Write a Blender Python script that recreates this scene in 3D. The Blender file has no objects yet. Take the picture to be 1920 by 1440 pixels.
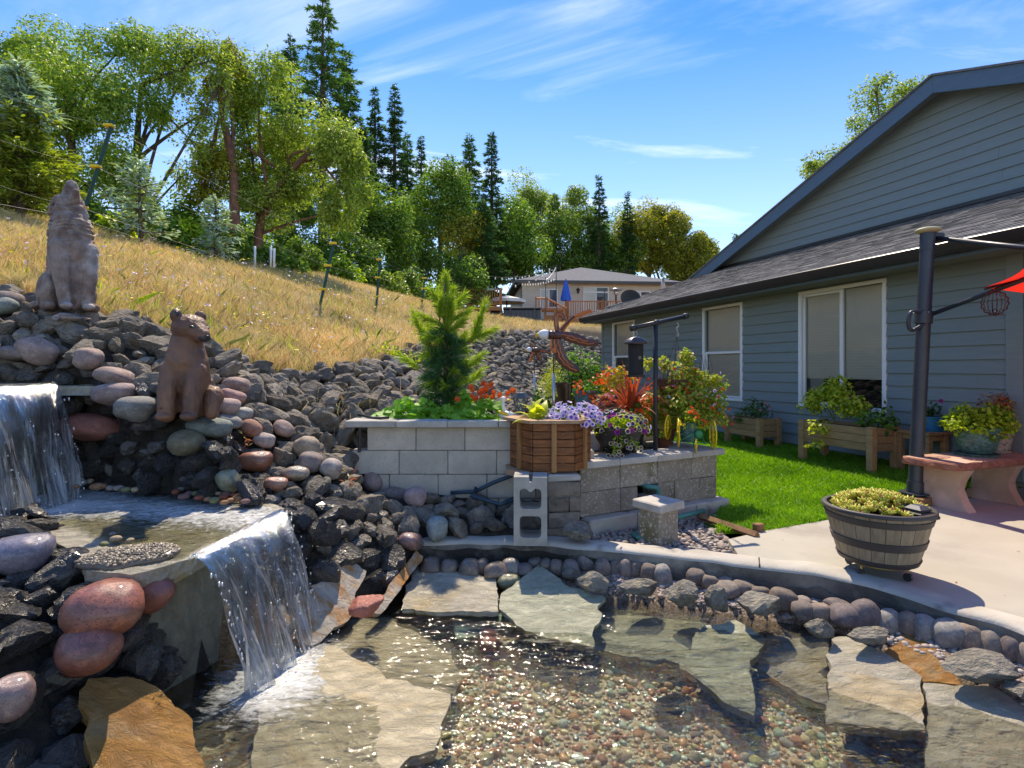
import bpy, bmesh, math, random
import numpy as np
from mathutils import Vector, Matrix, Euler, noise as mnoise
PI = math.pi
R = math.radians
SC = bpy.context.scene
COL = SC.collection
rng = np.random.default_rng(7)
random.seed(7)
# ------------------------------------------------------------------ camera, sky, sun, exposure
EYE = 1.25
F = 1040.0                      # focal length in pixels of a 1920 wide picture
cam_d = bpy.data.cameras.new("camera")
cam_d.sensor_width = 36.0
cam_d.lens = 36.0 * F / 1920.0
cam_d.shift_y = -30.0 / 1920.0
cam_d.clip_start = 0.05
cam_d.clip_end = 2000
cam = bpy.data.objects.new("camera", cam_d)
cam.location = (0, 0, EYE)
cam.rotation_euler = (R(90), 0, 0)
COL.objects.link(cam)
SC.camera = cam
TO_SUN = Vector((-0.06, 0.56, 0.825)).normalized()
SUN_EL = math.asin(TO_SUN.z)
SUN_AZ = math.atan2(TO_SUN.x, TO_SUN.y)
world = bpy.data.worlds.new("World")
SC.world = world
world.use_nodes = True
wn, wl = world.node_tree.nodes, world.node_tree.links
wn.clear()
w_out = wn.new("ShaderNodeOutputWorld")
w_bg = wn.new("ShaderNodeBackground")
w_sky = wn.new("ShaderNodeTexSky")
w_sky.sky_type = 'NISHITA'
w_sky.sun_disc = False
w_sky.sun_elevation = SUN_EL
w_sky.sun_rotation = SUN_AZ
w_sky.altitude = 300
w_sky.air_density = 1.0
w_sky.dust_density = 0.1
w_sky.ozone_density = 3.0
w_hsv = wn.new("ShaderNodeHueSaturation")
w_hsv.inputs['Saturation'].default_value = 1.38; w_hsv.inputs['Hue'].default_value = 0.512
w_hsv.inputs['Value'].default_value = 1.0
w_tc = wn.new("ShaderNodeTexCoord")
w_sep = wn.new("ShaderNodeSeparateXYZ")
w_add = wn.new("ShaderNodeMath"); w_add.operation = 'ADD'; w_add.inputs[1].default_value = 0.12
w_dx = wn.new("ShaderNodeMath"); w_dx.operation = 'DIVIDE'
w_dy = wn.new("ShaderNodeMath"); w_dy.operation = 'DIVIDE'
w_cmb = wn.new("ShaderNodeCombineXYZ")
w_map = wn.new("ShaderNodeMapping")
w_map.inputs['Rotation'].default_value = (0, 0, R(55))
w_map.inputs['Scale'].default_value = (0.75, 2.3, 1)
w_map.inputs['Location'].default_value = (3.1, 1.7, 0)
w_n1 = wn.new("ShaderNodeTexNoise"); w_n1.inputs['Scale'].default_value = 0.75
w_n1.inputs['Detail'].default_value = 7; w_n1.inputs['Roughness'].default_value = 0.58
w_n1.inputs['Distortion'].default_value = 1.3
w_ramp = wn.new("ShaderNodeMapRange"); w_ramp.interpolation_type = 'SMOOTHSTEP'
w_ramp.inputs['From Min'].default_value = 0.44; w_ramp.inputs['From Max'].default_value = 0.78
w_ramp.inputs['To Max'].default_value = 0.56
w_hz = wn.new("ShaderNodeMapRange")
w_hz.inputs['From Min'].default_value = 0.0; w_hz.inputs['From Max'].default_value = 0.5
w_hz.inputs['To Min'].default_value = 0.36; w_hz.inputs['To Max'].default_value = 0.0
w_max = wn.new("ShaderNodeMath"); w_max.operation = 'MAXIMUM'
w_mix = wn.new("ShaderNodeMix"); w_mix.data_type = 'RGBA'
w_mix.inputs['B'].default_value = (5.6, 6.3, 7.6, 1)
wl.new(w_tc.outputs['Generated'], w_sep.inputs[0])
wl.new(w_sep.outputs['Z'], w_add.inputs[0])
wl.new(w_sep.outputs['X'], w_dx.inputs[0]); wl.new(w_add.outputs[0], w_dx.inputs[1])
wl.new(w_sep.outputs['Y'], w_dy.inputs[0]); wl.new(w_add.outputs[0], w_dy.inputs[1])
wl.new(w_dx.outputs[0], w_cmb.inputs[0]); wl.new(w_dy.outputs[0], w_cmb.inputs[1])
wl.new(w_cmb.outputs[0], w_map.inputs[0]); wl.new(w_map.outputs[0], w_n1.inputs['Vector'])
wl.new(w_n1.outputs['Fac'], w_ramp.inputs['Value'])
wl.new(w_sep.outputs['Z'], w_hz.inputs['Value'])
wl.new(w_ramp.outputs[0], w_max.inputs[0]); wl.new(w_hz.outputs[0], w_max.inputs[1])
wl.new(w_sky.outputs[0], w_hsv.inputs['Color'])
wl.new(w_hsv.outputs[0], w_mix.inputs['A'])
wl.new(w_max.outputs[0], w_mix.inputs['Factor'])
wl.new(w_mix.outputs['Result'], w_bg.inputs['Color'])
w_bg.inputs['Strength'].default_value = 0.118
wl.new(w_bg.outputs[0], w_out.inputs['Surface'])
sun_d = bpy.data.lights.new("sun", 'SUN')
sun_d.energy = 2.65
sun_d.angle = R(0.5)
sun_d.color = (1.0, 0.95, 0.87)
sun = bpy.data.objects.new("sun", sun_d)
sun.rotation_mode = 'QUATERNION'
sun.rotation_quaternion = TO_SUN.to_track_quat('Z', 'Y')
sun.location = (0, 0, 30)
COL.objects.link(sun)
SC.view_settings.view_transform = 'Standard'
SC.view_settings.look = 'None'
SC.view_settings.gamma = 1.0
SC.view_settings.use_curve_mapping = False
SC.view_settings.exposure = 1.22
SC.view_settings.use_white_balance = True
SC.view_settings.white_balance_temperature = 8000
SC.cycles.max_bounces = 8
SC.cycles.transparent_max_bounces = 24
SC.cycles.caustics_reflective = False
SC.cycles.caustics_refractive = False
SC.cycles.sample_clamp_indirect = 6.0
# ------------------------------------------------------------------ places
def P(px, py, Y):
 """world point at depth Y in front of the eye, from the photograph's measurements"""
 return np.array([(px - 960) / F * Y, Y, EYE - (py - 690) / F * Y])
def G(px, py, z=0.0):
 """point of the horizontal plane z"""
 return P(px, py, (EYE - z) * F / (py - 690))
# ------------------------------------------------------------------ objects
WM = {}
def world_of(o):
 return WM.get(o.name, Matrix.Identity(4))
def tag(o, label=None, cat=None, group=None, kind=None):
 if label: o['label'] = label
 if cat: o['category'] = cat
 if group: o['group'] = group
 if kind: o['kind'] = kind
 return o
def add(name, data, parent=None, loc=(0, 0, 0), rot=(0, 0, 0), scale=(1, 1, 1), color=None, world_coords=False, **t):
 o = bpy.data.objects.new(name, data)
 COL.objects.link(o)
 o.location = loc
 o.rotation_euler = rot
 o.scale = scale if hasattr(scale, '__len__') else (scale,) * 3
 if color is not None:
  o.color = (color[0], color[1], color[2], 1)
 m = Matrix.LocRotScale(Vector(loc), Euler(rot), Vector(o.scale))
 if parent is not None:
  o.parent = parent
  if world_coords:                   # the mesh is given in world coordinates
   o.matrix_parent_inverse = world_of(parent).inverted()
   WM[o.name] = m
  else:
   WM[o.name] = world_of(parent) @ m
 else:
  WM[o.name] = m
 tag(o, **t)
 return o
def thing(name, label, cat, loc=(0, 0, 0), rz=0.0, group=None, scale=1.0):
 o = add(name, None, loc=tuple(float(v) for v in loc), rot=(0, 0, rz), scale=scale, label=label, cat=cat, group=group)
 o.empty_display_size = 0.1
 return o
# ------------------------------------------------------------------ meshes
class MB:
 """collects vertices and faces, builds one mesh"""
 def __init__(self):
  self.V = []; self.Fs = []; self.n = 0
 def add(self, V, faces, mi=0):
  V = np.asarray(V, dtype=np.float64).reshape(-1, 3)
  if isinstance(faces, np.ndarray):
   faces = [faces]
  for f in faces:
   f = np.asarray(f, dtype=np.int64)
   if f.ndim == 1: f = f[None, :]
   self.Fs.append((f + self.n, mi))
  self.V.append(V); self.n += len(V)
  return self
 def merge(self, other_VF, M=None, mi=0):
  V, Fs = other_VF
  V = np.asarray(V)
  if M is not None:
   M = np.array(M)
   V = V @ M[:3, :3].T + M[:3, 3]
  return self.add(V, Fs, mi)
 def build(self, name, mats, smooth=False, auto=None):
  me = bpy.data.meshes.new(name)
  if not isinstance(mats, (list, tuple)): mats = [mats]
  V = np.concatenate(self.V) if self.V else np.zeros((0, 3))
  loops = []; starts = []; mis = []; tot = 0
  for f, mi in self.Fs:
   m, k = f.shape
   loops.append(f.ravel())
   starts.append(tot + np.arange(m) * k)
   mis.append(np.full(m, mi)); tot += m * k
  me.vertices.add(len(V)); me.vertices.foreach_set('co', V.astype(np.float32).ravel())
  L = np.concatenate(loops).astype(np.int32); S = np.concatenate(starts).astype(np.int32)
  me.loops.add(len(L)); me.loops.foreach_set('vertex_index', L)
  me.polygons.add(len(S)); me.polygons.foreach_set('loop_start', S)
  for m in mats: me.materials.append(m)
  if len(mats) > 1: me.polygons.foreach_set('material_index', np.concatenate(mis).astype(np.int32))
  me.update(calc_edges=True)
  me.polygons.foreach_set('use_smooth', np.full(len(S), bool(smooth)))
  if smooth and auto:
   me.set_sharp_from_angle(angle=R(auto))
  me.validate()
  return me
BOXF = np.array([[0, 2, 3, 1], [4, 5, 7, 6], [0, 1, 5, 4], [2, 6, 7, 3], [0, 4, 6, 2], [1, 3, 7, 5]])
def box(sx, sy, sz, c=(0, 0, 0), rz=0.0):
 V = np.array([[x, y, z] for x in (-.5, .5) for y in (-.5, .5) for z in (-.5, .5)]) * (sx, sy, sz)
 F_ = np.array([[0, 1, 3, 2], [4, 6, 7, 5], [0, 4, 5, 1], [2, 3, 7, 6], [0, 2, 6, 4], [1, 5, 7, 3]])
 if rz:
  c_, s_ = math.cos(rz), math.sin(rz)
  V = V @ np.array([[c_, s_, 0], [-s_, c_, 0], [0, 0, 1]])
 return V + np.asarray(c, float), [F_]
def rbox(sx, sy, sz, b=0.006, c=(0, 0, 0), rough=0.0, seed=0):
 """chamfered box"""
 h = np.array([sx, sy, sz]) / 2.0
 b = min(b, *(h * 0.8))
 idx = {}; V = []
 for s in [(x, y, z) for x in (-1, 1) for y in (-1, 1) for z in (-1, 1)]:
  for k in range(3):
   v = np.array(s) * (h - b); v[k] = s[k] * h[k]
   idx[s + (k,)] = len(V); V.append(v)
 F4 = []; F3 = []
 for k in range(3):
  a, d = [i for i in range(3) if i != k]
  for sk in (-1, 1):
   loop = []
   for sa, sd in ((-1, -1), (1, -1), (1, 1), (-1, 1)):
    s = [0, 0, 0]; s[k] = sk; s[a] = sa; s[d] = sd
    loop.append(idx[tuple(s) + (k,)])
   flip = (sk == -1) ^ (k == 1)
   F4.append(loop[::-1] if flip else loop)
 for k in range(3):       # edges along axis k
  a, d = [i for i in range(3) if i != k]
  for sa in (-1, 1):
   for sd in (-1, 1):
    q = []
    for (sk, f) in ((-1, a), (1, a), (1, d), (-1, d)):
     s = [0, 0, 0]; s[k] = sk; s[a] = sa; s[d] = sd
     q.append(idx[tuple(s) + (f,)])
    F4.append(q)
 for s in [(x, y, z) for x in (-1, 1) for y in (-1, 1) for z in (-1, 1)]:
  F3.append([idx[s + (0,)], idx[s + (1,)], idx[s + (2,)]])
 V = np.array(V)
 def fix(fs):
  out = []
  for f in fs:
   p = V[f]; n = np.cross(p[1] - p[0], p[2] - p[0])
   out.append(f if n @ p.mean(0) > 0 else f[::-1])
  return np.array(out)
 F4 = fix(F4); F3 = fix(F3)
 if rough:
  r_ = np.random.default_rng(seed)
  V = V + r_.normal(0, rough, V.shape)
 return V + np.asarray(c, float), [F4, F3]
def tube(pts, rad, n=8, cap=True):
 pts = np.asarray(pts, float); m = len(pts)
 rad = np.broadcast_to(np.asarray(rad, float), (m,))
 T = np.gradient(pts, axis=0); T /= np.maximum(np.linalg.norm(T, axis=1)[:, None], 1e-9)
 up = np.array([0, 0, 1.0]) if abs(T[0][2]) < 0.9 else np.array([1.0, 0, 0])
 V = []
 N = np.cross(T[0], up); N /= np.linalg.norm(N)
 a = np.arange(n) * 2 * PI / n
 for i in range(m):
  N = N - T[i] * (N @ T[i]); N /= max(np.linalg.norm(N), 1e-9)
  B = np.cross(T[i], N)
  V.append(pts[i] + rad[i] * (np.cos(a)[:, None] * N + np.sin(a)[:, None] * B))
 V = np.concatenate(V)
 i = np.arange(m - 1)[:, None] * n; j = np.arange(n)[None, :]; j2 = (j + 1) % n
 Q = np.stack([i + j, i + j2, i + n + j2, i + n + j], -1).reshape(-1, 4)
 Fs = [Q]
 if cap:
  Fs += [np.arange(n)[::-1][None, :], (np.arange(n) + (m - 1) * n)[None, :]]
 return V, Fs
def lathe(prof, n=32, cap=False):
 """prof: list of (r, z) from bottom to top along the outside"""
 prof = np.asarray(prof, float); m = len(prof)
 a = np.arange(n) * 2 * PI / n
 V = np.stack([prof[:, 0][:, None] * np.cos(a), prof[:, 0][:, None] * np.sin(a), np.repeat(prof[:, 1][:, None], n, 1)], -1).reshape(-1, 3)
 i = np.arange(m - 1)[:, None] * n; j = np.arange(n)[None, :]; j2 = (j + 1) % n
 Q = np.stack([i + j, i + j2, i + n + j2, i + n + j], -1).reshape(-1, 4)
 Fs = [Q]
 if cap:
  Fs += [np.arange(n)[::-1][None, :], (np.arange(n) + (m - 1) * n)[None, :]]
 return V, Fs
def prism(poly, z0, z1):
 """poly: (n,2) counter-clockwise; z0, z1 may be arrays"""
 poly = np.asarray(poly, float); n = len(poly)
 if area2(poly) < 0:
  poly = poly[::-1]
  if np.ndim(z0): z0 = np.asarray(z0)[::-1]
  if np.ndim(z1): z1 = np.asarray(z1)[::-1]
 b = np.column_stack([poly, np.broadcast_to(z0, (n,))]); t = np.column_stack([poly, np.broadcast_to(z1, (n,))])
 V = np.concatenate([b, t])
 j = np.arange(n); j2 = (j + 1) % n
 return V, [np.stack([j, j2, j2 + n, j + n], -1), (j + n)[None, :], j[::-1][None, :]]
def area2(p):
 x, y = p[:, 0], p[:, 1]
 return float(np.sum(x * np.roll(y, -1) - np.roll(x, -1) * y))
def inside(poly, X, Y):
 """point in polygon for arrays"""
 poly = np.asarray(poly, float); X = np.asarray(X, float); Y = np.asarray(Y, float)
 r = np.zeros(X.shape, bool); n = len(poly)
 for i in range(n):
  x1, y1 = poly[i]; x2, y2 = poly[(i + 1) % n]
  c = ((y1 > Y) != (y2 > Y)) & (X < (x2 - x1) * (Y - y1) / ((y2 - y1) if y2 != y1 else 1e-12) + x1)
  r ^= c
 return r
_ico = {}
def ico(sub):
 if sub not in _ico:
  bm = bmesh.new(); bmesh.ops.create_icosphere(bm, subdivisions=sub, radius=1.0)
  V = np.array([v.co[:] for v in bm.verts]); Fc = np.array([[v.index for v in f.verts] for f in bm.faces]); bm.free()
  _ico[sub] = (V, Fc)
 return _ico[sub]
def rotm(rx, ry, rz):
 return np.array(Euler((rx, ry, rz)).to_matrix())
def vnoise(V, scale, seed=0.0):
 return np.array([mnoise.noise(Vector((float(v[0]) * scale + seed, float(v[1]) * scale + seed * 1.7, float(v[2]) * scale - seed))) for v in V])
def jagged(seed, sub=3, facets=9, rough=0.06, flat=0.8):
 """angular quarried rock of about unit radius"""
 r_ = np.random.default_rng(seed)
 V, Fc = ico(sub); V = V.copy()
 N = r_.normal(size=(facets, 3)); N /= np.linalg.norm(N, axis=1)[:, None]
 facets += 7; N = r_.normal(size=(facets, 3)); N /= np.linalg.norm(N, axis=1)[:, None]; D = r_.uniform(0.50, 0.80, facets)
 dots = V @ N.T
 s = np.where(dots > 0.05, D[None] / np.maximum(dots, 0.05), 9.0)
 rad = np.minimum(1.08, s.min(1))
 rid = np.abs(vnoise(V, 3.1, seed * 3.1)); rad = rad * (1 - rough * 1.6 * (1 - rid) ** 6 + rough * (0.8 * vnoise(V, 5.0, seed * 1.3) + 0.6 * vnoise(V, 11.0, seed * 2.3)))
 V = V * rad[:, None] * np.array([1.0, r_.uniform(0.72, 0.95), r_.uniform(flat - 0.15, flat)])
 return V, [Fc]
def cobble(seed, sub=3, lump=0.12, block_=False):
 r_ = np.random.default_rng(seed)
 V, Fc = ico(sub); V = V.copy()
 rad = 1 + lump * vnoise(V, 0.9, seed * 2.7 + 5) + 0.05 * vnoise(V, 2.2, seed)
 V = np.sign(V) * np.abs(V) ** (0.92 if not block_ else .66) * rad[:, None]
 if block_: V[:, :2] *= (1.08 - .16 * V[:, 2:3]); V *= .93
 return V, [Fc]
def leaf_cards(C, N, size, aspect=0.5, fold=0.25, rs=None, dirs=None):
 """one folded rhombus per centre; N normals, size lengths"""
 C = np.asarray(C, float); n = len(C)
 rs = rs or rng
 N = N / np.maximum(np.linalg.norm(N, axis=1)[:, None], 1e-9)
 if dirs is None:
  dirs = rs.normal(size=(n, 3))
 T = dirs - N * np.sum(dirs * N, 1)[:, None]
 T /= np.maximum(np.linalg.norm(T, axis=1)[:, None], 1e-9)
 B = np.cross(N, T)
 size = np.broadcast_to(size, (n,))[:, None]
 w = size * aspect * 0.5
 mid = C + T * size * 0.45
 V = np.stack([C, mid + B * w + N * size * fold * 0.3, C + T * size, mid - B * w + N * size * fold * 0.3], 1).reshape(-1, 3)
 Q = np.arange(n * 4).reshape(n, 4)
 return V, [Q]
# ------------------------------------------------------------------ materials
def newmat(name):
 m = bpy.data.materials.new(name); m.use_nodes = True
 nt = m.node_tree; nt.nodes.clear()
 o = nt.nodes.new("ShaderNodeOutputMaterial")
 return m, nt, o
def nd(nt, typ, **kw):
 n = nt.nodes.new(typ)
 for k, v in kw.items():
  if k in n.inputs.keys(): n.inputs[k].default_value = v
  else: setattr(n, k, v)
 return n
def mixc(nt, fac, a, b, blend='MIX'):
 n = nt.nodes.new("ShaderNodeMix"); n.data_type = 'RGBA'; n.blend_type = blend
 for k, v in (('Factor', fac), ('A', a), ('B', b)):
  s = n.inputs[k] if k != 'Factor' else n.inputs[0]
  if isinstance(v, bpy.types.NodeSocket): nt.links.new(v, s)
  elif k == 'Factor': s.default_value = v
  else: s.default_value = (v[0], v[1], v[2], 1)
 return n.outputs['Result']
def coords(nt, obj_random=True, generated=False, scale=None):
 tc = nt.nodes.new("ShaderNodeTexCoord")
 out = tc.outputs['Generated' if generated else 'Object']
 if obj_random:
  oi = nt.nodes.new("ShaderNodeObjectInfo")
  va = nd(nt, "ShaderNodeVectorMath", operation='MULTIPLY_ADD')
  va.inputs[1].default_value = (37.0, 61.0, 23.0)
  nt.links.new(oi.outputs['Random'], va.inputs[0]); nt.links.new(out, va.inputs[2])
  out = va.outputs[0]
 if scale:
  mp = nd(nt, "ShaderNodeMapping"); mp.inputs['Scale'].default_value = scale
  nt.links.new(out, mp.inputs[0]); out = mp.outputs[0]
 return out
def noise_node(nt, vec, scale, detail=4, rough=0.55, dist=0.0):
 n = nd(nt, "ShaderNodeTexNoise"); n.inputs['Scale'].default_value = scale
 n.inputs['Detail'].default_value = detail; n.inputs['Roughness'].default_value = rough; n.inputs['Distortion'].default_value = dist
 nt.links.new(vec, n.inputs['Vector'])
 return n.outputs['Fac']
def ramp(nt, fac, lo, hi, a=0.0, b=1.0):
 n = nd(nt, "ShaderNodeMapRange"); n.inputs['From Min'].default_value = lo; n.inputs['From Max'].default_value = hi
 n.inputs['To Min'].default_value = a; n.inputs['To Max'].default_value = b
 nt.links.new(fac, n.inputs['Value'])
 return n.outputs[0]
ALB = 1.25
def surf(name, c1, c2=None, scale=6.0, rough=0.8, bump=0.0, bscale=None, spec=0.4, metal=0.0, objcol=False, speck=None,
         stretch=None, c3=None, scale3=1.5, lo=0.35, hi=0.65, rvar=0.0, coat=0.0, detail=6, bdist=0.02, island=0.0, lo3=0.5, hi3=0.62, objvar=0.0):
 """general purpose mottled surface"""
 m, nt, o = newmat(name)
 p = nd(nt, "ShaderNodeBsdfPrincipled")
 p.inputs['Roughness'].default_value = rough; p.inputs['Metallic'].default_value = metal
 p.inputs['Specular IOR Level'].default_value = spec; p.inputs['Coat Weight'].default_value = coat; p.inputs['Coat Roughness'].default_value = 0.12
 vec = coords(nt, scale=stretch)
 c2 = c2 if c2 is not None else tuple(x * 0.7 for x in c1)
 if not objcol: c1, c2, c3 = [None if c is None else tuple(min(.82, v * ALB) for v in c) for c in (c1, c2, c3)]
 fac = ramp(nt, noise_node(nt, vec, scale, detail), lo, hi)
 col = mixc(nt, fac, c1, c2)
 if c3 is not None:
  col = mixc(nt, ramp(nt, noise_node(nt, vec, scale3, 5, 0.6), lo3, hi3), col, c3)
 if speck:
  sc, amt, sc_col = speck
  v = nd(nt, "ShaderNodeTexVoronoi"); v.inputs['Scale'].default_value = sc
  nt.links.new(vec, v.inputs['Vector'])
  sepc = nd(nt, "ShaderNodeSeparateColor"); nt.links.new(v.outputs['Color'], sepc.inputs[0])
  col = mixc(nt, ramp(nt, sepc.outputs[0], 1 - amt, 1 - amt * 0.4), col, sc_col)
 if objcol:
  oi = nd(nt, "ShaderNodeObjectInfo")
  col = mixc(nt, 1.0, col, oi.outputs['Color'], 'MULTIPLY')
 if objvar:
  oi = nd(nt, "ShaderNodeObjectInfo")
  h = nd(nt, "ShaderNodeHueSaturation"); nt.links.new(col, h.inputs['Color'])
  nt.links.new(ramp(nt, oi.outputs['Random'], 0, 1, 1 - objvar, 1 + objvar), h.inputs['Value'])
  col = h.outputs[0]
 if island:
  g = nd(nt, "ShaderNodeNewGeometry")
  h = nd(nt, "ShaderNodeHueSaturation"); nt.links.new(col, h.inputs['Color'])
  nt.links.new(ramp(nt, g.outputs['Random Per Island'], 0, 1, 1 - island, 1 + island), h.inputs['Value'])
  col = h.outputs[0]
 nt.links.new(col, p.inputs['Base Color'])
 if rvar:
  nt.links.new(ramp(nt, noise_node(nt, vec, scale * 1.7, 4), 0.3, 0.7, max(0.02, rough - rvar), rough + rvar), p.inputs['Roughness'])
 if bump:
  b = nd(nt, "ShaderNodeBump"); b.inputs['Strength'].default_value = bump; b.inputs['Distance'].default_value = bdist
  nt.links.new(noise_node(nt, vec, bscale or scale * 4, 6, 0.6), b.inputs['Height'])
  nt.links.new(b.outputs[0], p.inputs['Normal'])
 nt.links.new(p.outputs[0], o.inputs['Surface'])
 return m
def leafmat(name, c1, c2, trans=0.45, rough=0.45, c3=None, amt3=0.12, tcol=None, spec=0.35, objcol=False, patch=0):
 c1, c2, c3 = [None if c is None else tuple(min(.85, v * 1.15) for v in c) for c in (c1, c2, c3)]
 m, nt, o = newmat(name)
 g = nd(nt, "ShaderNodeNewGeometry")
 rp = g.outputs['Random Per Island']
 col = mixc(nt, rp, c1, c2)
 if c3 is not None:
  w = nd(nt, "ShaderNodeTexWhiteNoise", noise_dimensions='1D'); nt.links.new(rp, w.inputs['W'])
  col = mixc(nt, ramp(nt, w.outputs['Value'], 1 - amt3 - 0.02, 1 - amt3 + 0.02), col, c3)
 if patch:
  h = nd(nt, "ShaderNodeHueSaturation"); nt.links.new(col, h.inputs['Color']); pn = noise_node(nt, coords(nt, False), patch, 5, .6)
  nt.links.new(ramp(nt, pn, .3, .7, .68, 1.3), h.inputs['Value']); nt.links.new(ramp(nt, pn, .3, .7, .515, .488), h.inputs['Hue']); col = h.outputs[0]
 p = nd(nt, "ShaderNodeBsdfPrincipled"); p.inputs['Roughness'].default_value = rough; p.inputs['Specular IOR Level'].default_value = spec
 nt.links.new(col, p.inputs['Base Color'])
 t = nd(nt, "ShaderNodeBsdfTranslucent")
 tint = mixc(nt, 1.0, col, tcol or (1.25, 1.3, 0.6), 'MULTIPLY')
 nt.links.new(tint, t.inputs['Color'])
 mx = nd(nt, "ShaderNodeMixShader"); mx.inputs[0].default_value = trans
 nt.links.new(p.outputs[0], mx.inputs[1]); nt.links.new(t.outputs[0], mx.inputs[2])
 nt.links.new(mx.outputs[0], o.inputs['Surface'])
 return m
M = {}
def plain(name, c, rough=0.5, metal=0.0, spec=0.5, coat=0.0, var=0.12, bump=0.0, bscale=60):
 M[name] = surf(name, c, tuple(x * (1 - var) for x in c), 5.0, rough, bump, bscale, spec, metal, coat=coat)
 return M[name]
# ================================================================== ground
_cp = []
def cpt(lst):
 for px, py, Y in lst: _cp.append(P(px, py, Y))
cpt([(0, 560, 4.4), (130, 597, 4.3), (220, 620, 4.3), (0, 655, 3.9), (150, 705, 3.85), (250, 700, 3.95), (350, 800, 3.6), (450, 705, 4.6),
     (250, 805, 3.55), (150, 835, 3.5), (250, 895, 3.42), (400, 890, 3.55), (450, 940, 3.42), (60, 950, 3.5), (300, 972, 3.2), (430, 1012, 2.85),
     (100, 995, 2.9), (50, 1070, 2.5), (200, 1065, 2.6), (100, 1175, 2.25), (60, 1290, 2.05), (0, 1370, 1.9), (200, 1275, 2.3), (270, 1330, 2.3),
     (520, 975, 3.4), (600, 980, 3.5), (520, 1120, 3.0), (600, 1075, 3.25), (700, 1085, 3.45), (700, 985, 3.8), (640, 890, 4.1), (800, 980, 4.1),
     (560, 840, 4.2), (760, 935, 4.35), (700, 935, 4.5), (900, 985, 4.2), (940, 995, 4.1), (470, 870, 3.9)])
cpt([(480, 735, 4.9), (600, 735, 5.6), (560, 705, 6.0), (650, 752, 5.2), (700, 712, 6.5), (690, 800, 4.9), (760, 772, 6.0), (900, 690, 11),
     (960, 645, 16), (1060, 630, 19), (1130, 644, 19), (1130, 725, 14.4), (1000, 752, 10), (960, 790, 6.5), (860, 790, 5.6)])
cpt([(0, 548, 4.6), (220, 606, 4.7), (420, 668, 5.1), (640, 687, 6.8), (770, 652, 9), (930, 618, 17), (1130, 612, 21), (100, 480, 6), (300, 550, 7),
     (500, 620, 7.5), (650, 620, 10), (600, 572, 10.6), (705, 580, 13.4), (140, 470, 6.2), (790, 575, 17), (0, 402, 9), (240, 457, 11),
     (400, 492, 13), (480, 502, 15), (600, 517, 18), (760, 562, 22), (930, 612, 26), (1000, 611, 29), (1150, 616, 29), (-300, 330, 8), (-200, 480, 5)])
for x, y, z in [(-18, 20, 6.3), (-10, 25, 5.4), (-6, 40, 5.8), (0, 50, 6.0), (10, 50, 5.2), (25, 45, 4.2), (30, 22, 0.2), (20, 5, 0), (5, 0, 0), (0, -10, 0),
    (-8, 0, 1.6), (-5, -6, .6), (-11, 5, 3.6), (-20, 10, 6.0), (-25, 35, 7.0), (14, 32, 3.2), (10, 26, 1.2), (2.2, 14, .2), (3, 10, 0), (1.6, 10, .35),
    (1.9, 6, 0), (4, 4, 0), (3, 2, -.1), (1, 8, .4), (-1.9, 1.5, -.1), (-3, 1.2, .5), (-2.3, .6, 0), (0, 2, -.4), (1, 3, -.3), (40, 60, 4.), (-40, 60, 8), (60, 10, 0), (-60, 0, 8),
    (90, 120, 6), (-90, 120, 10), (0, 120, 8), (0, -60, -1), (60, -60, -1), (-60, -60, 1)]:
 _cp.append(np.array([x, y, z], float))
_cp = np.array(_cp)
def _phi(a, b):
 return np.sqrt(((a[:, None, :] - b[None, :, :]) ** 2).sum(-1) + 0.02)
_n = len(_cp)
_A = np.zeros((_n + 1, _n + 1)); _A[:_n, :_n] = -_phi(_cp[:, :2], _cp[:, :2]) - 0.0 * np.eye(_n); _A[:_n, _n] = 1; _A[_n, :_n] = 1
_w = np.linalg.solve(_A, np.append(_cp[:, 2], 0))
def hill(X, Y):
 q = np.column_stack([np.ravel(X), np.ravel(Y)]).astype(float)
 out = np.empty(len(q))
 for i in range(0, len(q), 20000):
  out[i:i + 20000] = -_phi(q[i:i + 20000], _cp[:, :2]) @ _w[:-1] + _w[-1]
 return out.reshape(np.shape(X))
WALL_A = 6.6                     # the long house wall: X = WALL_A - 0.3125 Y
def wallx(Y, a=WALL_A): return a - 0.3125 * Y
WATER = -0.20
KERB = np.array([G(790, 1022)[:2], G(880, 1021)[:2], G(960, 1021)[:2], G(1050, 1026)[:2], G(1150, 1035)[:2], G(1250, 1045)[:2], G(1340, 1055)[:2], G(1440, 1068)[:2],
                 G(1527, 1078)[:2], G(1614, 1096)[:2], G(1718, 1127)[:2], G(1822, 1159)[:2], G(1920, 1190)[:2], (2.44, 2.1), (2.4, 1.5), (2.3, 0.6)])
LEFTSHORE = np.array([(-1.5, 0.6), (-1.5, 1.7), (-1.62, 2.2), (-1.62, 2.43), (-1.40, 2.90), (-1.02, 3.18), (-.80, 3.42), (-.66, 3.7)])
POND = np.concatenate([KERB, LEFTSHORE])
def offset_line(line, d):
 line = np.asarray(line, float)
 t = np.gradient(line, axis=0); t /= np.linalg.norm(t, axis=1)[:, None]
 return line + np.column_stack([-t[:, 1], t[:, 0]]) * (d[:, None] if np.ndim(d) else d)
KOUT = offset_line(KERB, .192)
PATIO = np.array([G(1365, 1011)[:2], G(1384, 1040)[:2], G(1420, 1046)[:2]] + [tuple(p) for p in KOUT[7:]] + [(6.5, 0.6), (6.5, 4.0), (4.93, 5.34), (4.05, 5.36), G(1714, 942)[:2], G(1551, 975)[:2], G(1440, 994)[:2]])
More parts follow.
